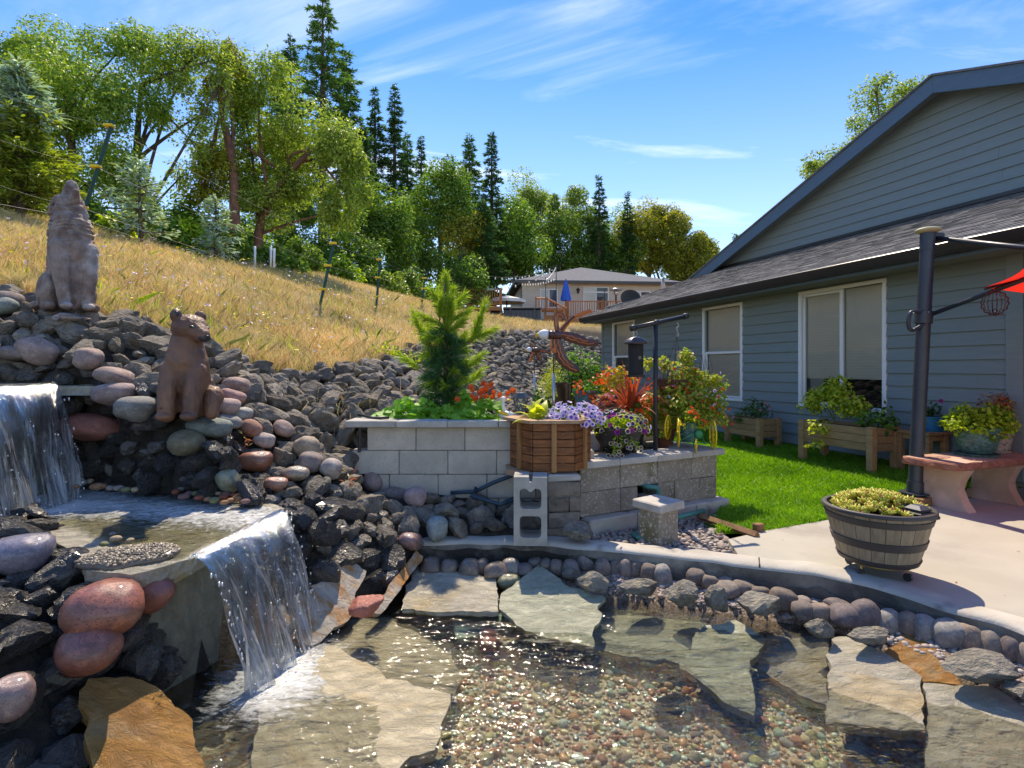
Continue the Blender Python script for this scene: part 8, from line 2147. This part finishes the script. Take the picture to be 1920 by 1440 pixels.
bear_parts = [
 ('e', (.02 * h, .12 * h, .18 * h), (.185 * h, .20 * h, .19 * h), (0, 0, 0)),
 ('t', [(.01 * h, .10 * h, .22 * h), (0, .02 * h, .40 * h), (.0, -.02 * h, .55 * h), (.005 * h, -.03 * h, .68 * h), (.015 * h, -.035 * h, .80 * h)], [.165 * h, .188 * h, .185 * h, .150 * h, .125 * h]),
 ('e', (0, -.085 * h, .45 * h), (.155 * h, .10 * h, .15 * h), (0, 0, 0)),
 ('t', [(-.115 * h, -.08 * h, .46 * h), (-.118 * h, -.145 * h, .25 * h), (-.115 * h, -.165 * h, .05 * h)], [.092 * h, .082 * h, .075 * h]),
 ('t', [(.105 * h, -.08 * h, .46 * h), (.098 * h, -.145 * h, .25 * h), (.090 * h, -.165 * h, .05 * h)], [.092 * h, .076 * h, .066 * h]),
 ('e', (-.115 * h, -.20 * h, .035 * h), (.078 * h, .09 * h, .042 * h), (0, 0, 0)), ('e', (.090 * h, -.20 * h, .035 * h), (.072 * h, .09 * h, .042 * h), (0, 0, 0)),
 ('t', [(.18 * h, .12 * h, .19 * h), (.215 * h, .03 * h, .215 * h), (.222 * h, -.02 * h, .05 * h)], [.10 * h, .085 * h, .066 * h]), ('t', [(-.15 * h, .12 * h, .18 * h), (-.17 * h, .05 * h, .20 * h), (-.17 * h, .02 * h, .05 * h)], [.09 * h, .08 * h, .06 * h]),
 ('e', tuple(hd_c), (.160 * h, .158 * h, .132 * h), (0, 0, 0)),
 ('t', [hp3(.03, 0, .0), hp3(.14, 0, -.022), hp3(.20, 0, -.035)], [.118 * h, .088 * h, .064 * h]),
 ('e', hp3(.06, 0, -.075), (.10 * h, .095 * h, .062 * h), (0, 0, 0)),
]
for sgn in (-1, 1):
 bear_parts.append(('e', hp3(-.045, sgn * .120, .105), (.052 * h, .052 * h, .068 * h), (0, 0, 0)))
bpz_ = P(352, 784, 3.55)
bear = thing("bear_statue", "brown painted statue of a seated bear cub with its head turned", "statue", bpz_, R(8))
def bear_tex(V): return .0035 * vnoise(V * [1, 1, .35], 60, 3) + .002 * vnoise(V, 24, 8)
add("body", fused("bear_body", bear_parts, .006, M['bearpaint'], 5, bear_tex), bear)
Vi, Fi = ico(2)
hm = np.column_stack([hdir, hs_, hup])
def hput(name, f, s, u, r, mat): add(name, MB().add((Vi * np.array(r) * h) @ hm.T + np.array(hp3(f, s, u)), Fi).build(name, mat, smooth=True), bear)
hput("muzzle", .222, 0, -.052, (.048, .060, .042), M['bearblack']); hput("nose", .255, 0, -.035, (.020, .030, .018), M['bearblack'])
for sgn in (-1, 1):
 hput("eye", .132, sgn * .072, .034, (.020, .030, .013), M['bearblack']); hput("ear_hollow", -.03, sgn * .132, .118, (.035, .028, .038), M['bearblack'])
 hput("pupil", .149, sgn * .075, .034, (.008, .010, .007), M['tealpipe'])
add("knee_patch", MB().add(Vi * np.array([.05, .045, .04]) * h + np.array([-.115 * h, -.195 * h, .115 * h]), Fi).build("knee_patch", M['bearblack'], smooth=True), bear)
# ================================================================== wire fence up the hill
M['tpost'] = surf("green_t_post", (.015, .075, .065), (.012, .055, .05), 4, .5); M['clip'] = surf("yellow_insulator", (.78, .46, .01), (.70, .40, .01), 4, .45); M['wire'] = surf("fence_wire", (.22, .22, .21), (.18, .18, .17), 4, .6)
fn = thing("wire_fence", "wire fence on leaning green posts with yellow insulators up the meadow", "fence", P(603, 570, 10.6))
posts_ = [(P(125, 500, 5.9), P(213, 226, 5.9)), (P(600, 572, 10.6), P(627, 453, 10.6)), (P(705, 580, 13.4), P(713, 484, 13.4)), (P(790, 575, 17), P(797, 520, 17))]
ext = []
for i, (a, b) in enumerate(posts_):
 d = (b - a) / np.linalg.norm(b - a); a2 = a - d * .2
 o = np.array(fn.location)
 po = MB(); po.add(*tube([a2 - o, b - o], .021 if i == 0 else .028, 4)); po.add(*tube([a2 - o + np.array([0, -.024, 0]), b - o + np.array([0, -.024, 0])], .009, 4))
 pobj = add("post", po.build("post", M['tpost']), fn)
 L_ = np.linalg.norm(b - a); hts = (.96, .68, .40) if i == 0 else (.97, .62, .25); pts = []
 for f in hts:
  c = a + (b - a) * f; pts.append(c + np.array([-.03, -.03, 0]))
  add("insulator", MB().merge(rbox(.10 if i == 0 else .14, .06, .028 if i == 0 else .04, .006), Matrix.Translation(Vector(c - o + np.array([-.015, -.02, 0])))).build("insulator", M['clip']), pobj)
 ext.append(pts)
left = [P(-60, 155, 4.9), P(-60, 240, 4.9), P(-60, 325, 4.9)]
for q in range(3):
 ln = [left[q]] + [e[q] for e in ext]
 for a, b in zip(ln[:-1], ln[1:]):
  ts = np.linspace(0, 1, 9); cur = [a + (b - a) * t - np.array([0, 0, .03 * 4 * t * (1 - t)]) for t in ts]
  add("wire", MB().add(*tube([c - np.array(fn.location) for c in cur],   .0009 if a is left[q] else .0018, 4)).build("wire", M['wire']), fn)
a, b = P(-60, 372, 4.9), P(150, 410, 5.9); add("wire", MB().add(*tube([a - np.array(fn.location), b - np.array(fn.location), posts_[1][0] + np.array([0, 0, .1]) - np.array(fn.location)], .0016, 4)).build("wire", M['wire']), fn)
for (px, py) in ((478, 462), (508, 464), (514, 466), (476, 498)):
 p = P(px, py + 22, 14); tag(add("plastic_pipe", MB().add(*tube([(0, 0, -.2), (0, 0, .30)], .03, 8)).build("plastic_pipe", M['white'], smooth=True), None, p), "white plastic pipe stub standing in the grass at the meadow's top", "pipe", "white pipe stubs at the top of the meadow")
LF = MB().add(*leaf_cards(gr.normal(0, .02, (16, 3)), np.tile([[0, 0, 1.]], (16, 1)) + gr.normal(0, .5, (16, 3)), gr.uniform(.015, .035, 16), .35, .3, gr)).build("leaf_spray", M['leaf_rust'])
for (px, py, lab) in ((662, 926, "dry rust-coloured leaf spray caught on the rocks by the planter"), (470, 857, "brown fern-like sprig beside the wet red cobble")):
 p = hit(px, py); tag(add("dead_leaves", LF, None, p + np.array([0, -.08, .13]), (.5, .2, 0), 1.6), lab, "leaves")
# ================================================================== lawn
M['lawnsoil'] = surf("lawn_soil", (0.06, 0.13, 0.014), (0.09, 0.16, 0.02), 12, 0.95, 0.6, 40, 0.1)
def lawn_z(X, Y):
 return -.03 + .125 * np.clip((1.7 - (wallx(Y) - X) * .9545) / 1.2, 0, 1)
V, q_ = grid_in(LAWN, .12, 0.0); V[:, 2] = lawn_z(V[:, 0], V[:, 1])
add("lawn_ground", MB().add(V, q_).build("lawn_ground", M['lawnsoil'], smooth=True), kind='structure')
def blades(X, Y, Z, h, w, mat, name, lean=.35, seed=0, **t):
 r_ = np.random.default_rng(seed); n = len(X); a = r_.uniform(0, 2 * PI, n); b = np.column_stack([X, Y, Z])
 s = np.column_stack([np.cos(a), np.sin(a), 0 * a]) * (np.broadcast_to(w, (n,)) / 2)[:, None]; l = r_.normal(0, lean, (n, 2)); H = np.broadcast_to(h, (n,)) * r_.uniform(.6, 1.2, n)
 mid = b + np.column_stack([l[:, 0] * H * .3, l[:, 1] * H * .3, H * .6]); tip = b + np.column_stack([l[:, 0] * H, l[:, 1] * H, H])
 V = np.stack([b - s, b + s, mid + s * .7, tip, mid - s * .7], 1).reshape(-1, 3)
 return add(name, MB().add(V, np.arange(n * 5).reshape(n, 5)).build(name, mat), None, kind='stuff', **t)
M['lawnleaf'] = leafmat("lawn_blade", (.11, .27, .018), (.20, .40, .03), .5, c3=(.28, .40, .06), amt3=.12, patch=1.3)
r_ = np.random.default_rng(3); n = 170000
X = r_.uniform(1.6, 5.0, n); Y = 4.2 + (9.4) * r_.random(n) ** 1.7
k = inside(LAWN, X, Y); X, Y = X[k], Y[k]
blades(X, Y, lawn_z(X, Y), .062, .0055 + .0006 * Y, M['lawnleaf'], "lawn_grass", .45, 4, label="short bright green lawn grass")
M['straw'] = leafmat("straw_blade", (.55, .405, .20), (.70, .56, .33), .4, c3=(.34, .36, .10), amt3=.22, tcol=(1.1, 1.0, .7), patch=.7)
n = 330000; Y = 4.4 + 24 * r_.random(n) ** 2.1; X = (r_.uniform(-420, 1180, n) - 960) / F * Y
k = inside(MEADOW, X, Y); X, Y = X[k], Y[k]; dens = vnoise(np.column_stack([X, Y, 0 * X]), 1.1, 3)
k = r_.random(len(X)) < .75 + .5 * dens; X, Y, dens = X[k], Y[k], dens[k]
blades(X, Y, hill(X, Y) - .01, .15 + .09 * np.clip(dens, -.5, 1), .0014 + .0006 * Y, M['straw'], "dry_grass", .5, 5, label="tall dry golden meadow grass")
n = 5000; Y = 4.5 + 16 * r_.random(n) ** 2; X = (r_.uniform(-40, 900, n) - 960) / F * Y; k = inside(MEADOW, X, Y) & (vnoise(np.column_stack([X, Y, 0 * X]), .8, 9) > .12); X, Y = X[k], Y[k]
blades(X, Y, hill(X, Y), .20, .0035 + .0007 * Y, M['leaf_lime'], "meadow_weeds", .5, 6, label="green weeds among the dry grass")
n = 520; Y = 4.6 + 12 * r_.random(n) ** 1.6; X = (r_.uniform(-20, 760, n) - 960) / F * Y; k = inside(MEADOW, X, Y); X, Y = X[k], Y[k]; n = len(X)
C = np.column_stack([X, Y, hill(X, Y) + r_.uniform(.18, .34, n)])
for nm, mt, sl_, lab in (("yellow_flowers", M['fl_yellow'], slice(0, n // 2), "small yellow flowers dotted through the meadow"), ("white_flowers", M['fl_white'], slice(n // 2, n), "small white seed heads dotted through the meadow")):
 c = np.repeat(C[sl_], 3, 0); m_ = len(c); V, Fs = leaf_cards(c, r_.normal(0, .3, (m_, 3)) + [0, -.4, .8], .018 + .0018 * c[:, 1], .8, .2, r_)
 add(nm, MB().add(V, Fs).build(nm, mt), None, kind='stuff', label=lab)
# ================================================================== trees
M['bark'] = surf("grey_brown_bark", (.13, .10, .08), (.07, .055, .045), 9, .95, .8, 20, .1, stretch=(1, 1, .3)); M['redbark'] = surf("reddish_madrone_bark", (.22, .10, .06), (.10, .05, .035), 5, .8, .5, 20)
LM = lambda nm, a, b, **k: leafmat(nm, a, b, .45, **k)
M['t_fir'] = LM("fir_needles", (.035, .095, .035), (.075, .16, .05)); M['t_fir2'] = LM("pale_fir_needles", (.07, .16, .05), (.12, .22, .06))
M['t_blue'] = leafmat("blue_spruce_needles", (.26, .40, .37), (.42, .54, .48), .3, c3=(.20, .24, .05), amt3=.25); M['t_gold'] = LM("golden_spruce_needles", (.17, .25, .04), (.30, .34, .05), c3=(.12, .16, .02), amt3=.25)
M['t_oak'] = LM("oak_leaves", (.13, .24, .04), (.23, .35, .055), c3=(.36, .43, .08), amt3=.2); M['t_madrone'] = LM("madrone_leaves", (.24, .34, .065), (.38, .45, .09), c3=(.13, .20, .04), amt3=.3)
M['t_bright'] = LM("bright_tree_leaves", (.14, .27, .04), (.23, .35, .06), c3=(.05, .12, .015), amt3=.3); M['t_olive'] = LM("olive_tree_leaves", (.30, .31, .035), (.45, .40, .06), c3=(.11, .14, .02), amt3=.3)
M['t_under'] = LM("undergrowth_leaves", (.07, .15, .027), (.14, .24, .04), c3=(.24, .33, .05), amt3=.2)
def base_at(px, Y):
 x = (px - 960) / F * Y; return np.array([x, Y, float(hill(np.array([x]), np.array([Y]))[0]) - .05])
def conifer(label, px, top, Y, Rr, z0, mat, seed, ln=.34, per=7, droop=.25, gap=1.0, cat="fir tree", name="fir_tree", mat2=None, group=None, lean=0.0, dens=13):
 r_ = np.random.default_rng(seed); b = base_at(px, Y); H = EYE + (690 - top) / F * Y - b[2]; t = thing(name, label, cat, b, 0, group)
 add("trunk", MB().add(*tube([(0, 0, -.3), (lean * H * .5, 0, H * .5), (lean * H, 0, H)], [H * .016 + .03, H * .010 + .015, .01], 8)).build("trunk", M['bark'], smooth=True), t)
 C = []; N = []; T = []; br = MB(); z = H * z0
 lev = 0
 while z < H * .99:
  f = (z - H * z0) / (H * (1 - z0)); L0 = Rr * ((1 - f) ** .85) * (.55 + .45 * min(1, f * 5)) + .05
  nb = max(4, int(per * r_.uniform(.7, 1.2))); a0 = r_.uniform(0, 6.28)
  for q in range(nb):
   a = a0 + q * 2 * PI / nb + r_.normal(0, .25); L = L0 * r_.uniform(.40, 1.25) * (1 if r_.random() > .12 else .4)
   d = np.array([math.cos(a), math.sin(a), .0]); o = np.array([lean * z, 0, z + r_.normal(0, .04 * H * .1)]); s = np.linspace(0, 1, 5)
   pts = o + d * (L * s)[:, None] + np.array([0, 0, 1.0]) * (L * (.22 * s - droop * 1.6 * s ** 2 + droop * .7 * s ** 3))[:, None]
   if L > .12: br.add(*tube(pts, np.linspace(.012 + .012 * L, .004, 5), 4, False))
   m = max(5, int(dens * L / ln)); u = r_.uniform(.12, 1.0, m) ** .8; side = r_.uniform(-1, 1, m)
   c = o + d * (L * u)[:, None] + np.array([0, 0, 1.0]) * (L * (.22 * u - droop * 1.6 * u ** 2 + droop * .7 * u ** 3))[:, None] + np.cross(d, [0, 0, 1]) * (side * L * .16 * (1.1 - u))[:, None] + r_.normal(0, .03, (m, 3))
   tt = d * .7 + np.cross(d, [0, 0, 1]) * (side * .9)[:, None] + np.array([0, 0, -.18]) + r_.normal(0, .2, (m, 3)); C.append(c); T.append(tt); N.append(np.array([0, 0, 1.0]) + r_.normal(0, .45, (m, 3)))
  z += H * (1 - z0) / 26 * gap * r_.uniform(.7, 1.3) * (1.15 - .5 * f)
 C = np.concatenate(C); N = np.concatenate(N); T = np.concatenate(T); sz = ln * r_.uniform(.6, 1.2, len(C))
 if mat2 is None: add("crown", MB().add(*leaf_cards(C, N, sz, .30, .2, r_, T)).build("crown", mat), t)
 else:
  k = C[:, 2] + r_.normal(0, H * .07, len(C)) > H * .62
  for kk, mm in ((k, mat), (~k, mat2)): add("crown", MB().add(*leaf_cards(C[kk], N[kk], sz[kk], .30, .2, r_, T[kk])).build("crown", mm), t)
 add("branches", br.build("branches", M['bark']), t, kind='stuff')
 return t
def broadleaf(label, px, Y, lumps, n, leaf, mat, seed, bark='bark', trunk=None, cat="tree", name="leafy_tree", group=None, dens=.35, twigs=True, sub=6):
 """lumps: (px, py, rx, ry) of the crown's clumps as the photograph shows them at depth Y"""
 r_ = np.random.default_rng(seed); b = base_at(px, Y); t = thing(name, label, cat, b, 0, group); k = Y / F
 lp = [np.array(P(a, c, Y)) - b + np.array([0, r_.uniform(-.5, .5) * rx * k * 1.2, 0]) for a, c, rx, ry in lumps]; lr = [(rx * k, rx * k * .85, ry * k) for a, c, rx, ry in lumps]
 top = max(p[2] for p in lp); br = MB(); lean = np.mean([p[0] for p in lp])
 tp = np.array(trunk) if trunk is not None else None
 if tp is not None: tp = np.array([(0, 0, -.3)] + [np.array(P(a, c, Y)) - b for a, c in tp])
 else: tp = np.array([(0, 0, -.2), (lean * .25 + r_.normal(0, .1), 0, top * .35), (lean * .7, 0, top * .75)])
 n = int(n * (3.1 if Y < 40 else 4.6)); leaf *= 1 if Y < 40 else 1.3; tr_ = min(.024 * top + .02, .2); add("trunk", MB().add(*tube(smooth_line(tp, 5), np.linspace(tr_, tr_ * .35, (len(tp) - 1) * 5 + 1), 9)).build("trunk", M[bark], smooth=True), t)
 C = []; N = []; T = []; area = np.array([a * c for a, _, c in lr]); cnt = (n * area / area.sum()).astype(int)
 for p, r, m in zip(lp, lr, cnt):
  o = tp[0] + (tp[-1] - tp[0]) * np.clip(r_.uniform(.35, .8) * p[2] / max(tp[-1][2], .1), .15, 1) if len(tp) < 4 else tp[int(r_.integers(1, len(tp)))]
  mid = (o + p) / 2 + np.array([r_.normal(0, .2), r_.normal(0, .2), .12]) * r[0]
  ll = smooth_line([o, mid, p], 4); br.add(*tube(ll, np.linspace(tr_ * .38, .012, len(ll)), 6, False))
  sc = r_.normal(size=(sub, 3)); sc /= np.linalg.norm(sc, axis=1)[:, None]; sc *= r_.uniform(.45, .85, (sub, 1));
  for s in sc:
   e = p + s * r;
   if twigs: br.add(*tube([p * .9 + o * .1, (p + e) / 2 + r_.normal(0, .06, 3) * r[0], e], [.018, .011, .004], 4, False))
  w = r_.integers(sub, size=m); d = r_.normal(size=(m, 3)); d /= np.linalg.norm(d, axis=1)[:, None]
  q = sc[w] + d * (dens + .35 * r_.random((m, 1)) ** .7) * r_.uniform(.5, 1.1, (sub, 1))[w]
  C.append(p + q * r); N.append(d + np.array([0, 0, .5]) + r_.normal(0, .5, (m, 3))); T.append(q + r_.normal(0, .6, (m, 3)) - [0, 0, .4])
 C = np.concatenate(C); sz = leaf * r_.uniform(.55, 1.3, len(C))
 add("crown", MB().add(*leaf_cards(C, np.concatenate(N), sz, .55, .3, r_, np.concatenate(T))).build("crown", mat), t); add("branches", br.build("branches", M[bark]), t, kind='stuff')
 return t
conifer("blue-tipped golden spruce at the far edge of the meadow", 38, 112, 9, .95, .10, M['t_blue'], 1, .15, 8, .18, .95, "spruce tree", "spruce_tree", M['t_gold'], dens=12)
conifer("small bluish spruce with bare gaps beside the green fence post", 265, 298, 11, .92, .20, M['t_blue'], 2, .15, 5, .16, 2.6, "spruce tree", "spruce_tree", lean=-.03)
conifer("smallest bluish spruce at the top of the meadow", 405, 368, 13, .85, .12, M['t_blue'], 3, .16, 5, .16, 2.6, "spruce tree", "spruce_tree")
for i, (px, top, Y, Rr, z0, mt, lab) in enumerate([
 (605, -40, 34, 3.6, .30, 't_fir2', "tallest dark fir rising behind the spreading madrone"), (650, 95, 37, 2.6, .25, 't_fir', "broad dark fir at the flank of the tallest one"), (520, 88, 36, 2.6, .25, 't_fir2', "pale fir showing through the madrone's top"), (545, 60, 38, 2.4, .3, 't_fir', "dark fir half hidden behind the madrone's crown"), (703, 162, 42, 1.5, .42, 't_fir', "thin fir with a bare lower trunk, outer of two beside the blue gap"),
 (740, 158, 42, 1.9, .34, 't_fir', "ragged tall fir with a bare lower trunk beside its thinner twin"), (764, 246, 44, 1.9, .22, 't_fir2', "bushy pale fir just behind the ragged tall fir"), (790, 252, 47, 1.5, .25, 't_fir', "dark narrow fir between the bushy pale fir and the bright maple"),
 (880, 248, 40, 1.9, .30, 't_fir2', "slim fir with a visible trunk left of its darker twin"), (922, 245, 42, 2.1, .2, 't_fir', "dark dense fir beside the slim one above the decks"), (905, 372, 34, 2.2, .08, 't_fir', "broad low fir above the smaller deck"), (978, 370, 46, 2.1, .06, 't_fir2', "bushy fir behind the string lights"),
 (1040, 362, 48, 2.4, .06, 't_fir2', "broad bushy fir behind the neighbour's roof"), (1123, 328, 47, 2.0, .08, 't_fir', "pointed fir standing clear above the neighbour's roof"), (1176, 360, 48, 1.6, .08, 't_fir', "smaller pointed fir next to the clear-standing one"), (1380, 436, 44, 1.1, .1, 't_fir', "tiny fir tip showing over the house's gable edge"), (680, 232, 36, 1.6, .30, 't_fir', "fir partly hidden by the madrone's outer boughs"), (838, 318, 46, 1.8, .2, 't_fir', "shaded fir behind the bright maple")]):
 conifer(lab, px, top, Y, Rr, z0, M[mt], 20 + i, .31, 6, .32, .95, group=None, dens=20)
broadleaf("big dense oak filling the upper corner above the golden spruce", 150, 15, [(120, 120, 110, 80), (30, 60, 90, 70), (200, 60, 90, 60), (170, 230, 110, 80), (70, 240, 90, 80), (230, 300, 70, 70), (120, 340, 110, 60), (-30, 180, 80, 110), (240, 180, 60, 70), (-20, 330, 80, 70), (260, 400, 60, 50)], 21000, .10, M['t_oak'], 40)
broadleaf("oak with long sparse hanging boughs against the sky", 330, 16, [(290, 90, 70, 40), (350, 75, 60, 34), (330, 150, 50, 40), (380, 200, 42, 46), (300, 210, 30, 30), (365, 270, 34, 42), (340, 330, 26, 34), (400, 110, 34, 40), (415, 160, 22, 40)], 2700, .10, M['t_madrone'], 41, trunk=[(250, 440), (255, 300), (265, 160)], sub=9)
broadleaf("large spreading madrone with a dark leaning trunk and yellow-green crown", 490, 18, [(445, 170, 46, 70), (490, 150, 60, 66), (505, 250, 75, 60), (590, 265, 80, 52), (645, 300, 52, 60), (450, 320, 60, 70), (540, 330, 60, 46), (420, 250, 42, 60), (660, 370, 34, 60), (620, 400, 34, 40), (500, 390, 60, 40)], 15000, .105, M['t_madrone'], 42, 'redbark', [(485, 440), (505, 380), (540, 330), (590, 280), (640, 290)])
broadleaf("slender madrone with a bare orange trunk reaching into the sky", 445, 17, [(395, 300, 50, 50), (405, 150, 20, 40), (440, 130, 22, 40), (425, 100, 18, 26), (380, 350, 44, 40)], 2600, .10, M['t_olive'], 43, 'redbark', [(440, 400), (438, 330), (425, 250), (415, 210), (425, 90)])
for i, (px, Y, lm, n, mt, lab) in enumerate([
 (560, 26, [(560, 400, 44, 44), (530, 370, 30, 30)], 2200, 't_under', "dark round-headed tree under the madrone's arching limb"),
 (820, 34, [(820, 350, 46, 50), (850, 325, 36, 36), (790, 400, 46, 50), (845, 400, 40, 50)], 5200, 't_bright', "bright green maple between the firs"),
 (690, 30, [(700, 400, 44, 60), (670, 440, 40, 50), (730, 440, 40, 50)], 3600, 't_under', "dull green tree low between the bare fir trunks"),
 (860, 33, [(850, 440, 40, 40), (880, 420, 36, 36)], 1900, 't_olive', "yellowish tree low in front of the slim fir"),
 (1000, 50, [(995, 355, 40, 36), (1010, 400, 46, 50), (960, 420, 40, 50)], 3200, 't_madrone', "olive-topped tree behind the bushy firs"),
 (1085, 50, [(1070, 400, 40, 46), (1090, 440, 44, 50)], 2800, 't_madrone', "olive tree behind the pointed fir's flank"),
 (1215, 50, [(1235, 485, 56, 34), (1215, 425, 44, 44), (1190, 455, 44, 44), (1240, 410, 30, 30)], 4600, 't_olive', "golden-olive madrone, nearest the small pointed fir"),
 (1275, 49, [(1290, 500, 50, 34), (1275, 440, 40, 46), (1258, 420, 30, 30), (1290, 480, 40, 40)], 4200, 't_olive', "rounded golden-olive madrone above the neighbour's eave"),
 (1315, 50, [(1312, 475, 32, 36), (1335, 490, 26, 28)], 2600, 't_olive', "last golden-olive madrone before the grey-green house"),
 (1150, 49, [(1150, 470, 50, 40), (1110, 480, 46, 36)], 3000, 't_bright', "green tree directly behind the neighbour's ridge"),
 (930, 46, [(925, 490, 60, 50), (880, 500, 50, 46), (960, 470, 44, 40)], 4200, 't_under', "dark tree mass behind the smaller deck"),
 (655, 27, [(650, 430, 50, 60), (680, 470, 46, 46)], 1700, 't_bright', "fresh green tree behind the fence's middle stretch"), (725, 31, [(720, 470, 50, 50), (750, 430, 46, 60)], 1900, 't_bright', "green tree filling the gap between bare fir trunks"), (790, 33, [(780, 470, 50, 56), (810, 500, 46, 40)], 1900, 't_under', "shaded tree under the bright maple"), (860, 30, [(845, 500, 44, 46), (880, 530, 40, 36)], 1500, 't_bright', "low bright tree left of the smaller deck"),
 (960, 44, [(950, 430, 60, 60), (990, 460, 60, 56)], 2200, 't_bright', "bright tree between dark firs beyond the smaller deck"), (1045, 46, [(1030, 450, 60, 56), (1075, 470, 56, 50)], 2200, 't_under', "deep green tree behind the neighbour's chimneyless ridge"), (1250, 55, [(1180, 440, 50, 60), (1240, 470, 60, 50)], 2400, 't_bright', "green tree filling in behind the golden madrones"),
 (1680, 24, [(1600, 265, 54, 40), (1650, 200, 42, 40), (1700, 170, 40, 26), (1560, 300, 50, 34), (1530, 315, 24, 16), (1690, 260, 60, 60), (1640, 160, 26, 18)], 3800, 't_madrone', "open-crowned tree peeping over the gable's slope")]):
 broadleaf(lab, px, Y, lm, n, .17 if Y > 28 else .13, M[mt], 60 + i, sub=8)
sh = np.random.default_rng(77)
wds = ["lime green", "dark green", "yellow-green", "mid green", "pale green", "dull green", "deep green", "fresh green"]
plc = ["behind the smallest spruce", "by the fence's second post", "under the leaning madrone trunk", "at the meadow's upper edge", "beneath the bare fir trunks", "next to the fence's third post", "behind the young pine's tip", "beside the small bluish spruce", "left of the wooden deck", "at the foot of the big oak", "under the hanging oak boughs", "behind the white pipe stubs"]
for i, (px, Y, w, h, mt) in enumerate([(60, 10.5, 70, 46, 't_under'), (200, 12, 70, 60, 't_under'), (215, 11.2, 60, 56, 'leaf_lime'), (330, 13, 60, 60, 't_bright'), (350, 14, 60, 70, 'leaf_lime'), (440, 15, 56, 60, 't_under'), (500, 16, 60, 50, 't_under'), (545, 17, 60, 40, 't_bright'), (590, 19, 60, 56, 't_under'), (640, 20, 56, 60, 't_bright'), (655, 21, 50, 40, 'leaf_lime'),
         (700, 22, 60, 56, 't_under'), (735, 22, 50, 60, 't_madrone'), (770, 24, 60, 70, 't_under'), (800, 25, 56, 60, 't_bright'), (820, 27, 60, 60, 't_under'), (845, 28, 46, 50, 't_bright'), (560, 22, 80, 70, 't_under'), (620, 26, 80, 80, 't_under'), (690, 28, 80, 90, 't_under'), (750, 30, 80, 100, 't_under'), (420, 18, 80, 70, 't_under'), (300, 17, 80, 70, 't_under'), (470, 20, 80, 80, 't_bright'), (160, 13.5, 80, 70, 't_under'), (330, 17, 90, 110, 't_bright'), (400, 19, 90, 110, 't_under'), (465, 22, 90, 110, 't_bright'), (540, 25, 90, 110, 't_under'), (600, 27, 90, 110, 't_bright')]):
 b = base_at(px, Y); k = Y / F; t = thing("shrub", wds[i % 8] + (" leafy shrub " if i % 2 else " twiggy shrub ") + plc[(i * 5) % 12] + (", further back" if i > 16 else ""), "shrub", b, 0, "shrubs along the top of the meadow")
 V, Fs = bush(w * k * .62, w * k * .5, h * k, int(w * h * .42), .10 + .003 * Y, None, 800 + i, lumps=11, hollow=.25); add("foliage", MB().add(V, Fs).build("foliage", M[mt]), t)
 add("stem", MB().add(*tube([(0, 0, -.2), (.02, 0, h * k * .4), (.0, .03, h * k * .7)], [.03, .02, .008], 5)).build("stem", M['twig']), t)
n = 900; Y = 4.6 + 5 * r_.random(n); X = (r_.uniform(380, 900, n) - 960) / F * Y; k = inside(ZONE, X, Y) & (vnoise(np.column_stack([X, Y, 0 * X]), 1.6, 5) > .05); X, Y = X[k], Y[k]
blades(X, Y, hill(X, Y) + .04, .15, .004, M['straw'], "rock_straw", .9, 8, label="dry straw caught between the rocks")
n = 70; X = np.concatenate([r_.uniform(1.5, 4.2, 40), r_.uniform(.6, 1.6, 30)]); Y = np.concatenate([r_.uniform(2.9, 5.2, 40), r_.uniform(3.7, 4.3, 30)]); k = inside(PATIO, X, Y) | inside(GRAVELBED, X, Y); X, Y = X[k], Y[k]; n = len(X)
V, Fs = leaf_cards(np.column_stack([X, Y, np.full(n, .006)]), r_.normal(0, .25, (n, 3)) + [0, 0, 1], r_.uniform(.008, .022, n), .5, .3, r_)
add("leaf_litter", MB().add(V, Fs).build("leaf_litter", M['leaf_rust']), None, kind='stuff', label="scattered tiny dry leaves on patio and gravel")
t = thing("yellow_weed_clump", "low yellow-flowered weed clump where meadow meets rockfall", "weeds", base_at(720, 8.0)); V, Fs = bush(.5, .35, .22, 420, .05, None, 990, lumps=10); add("foliage", MB().add(V, Fs).build("foliage", M['leaf_yellow']), t)
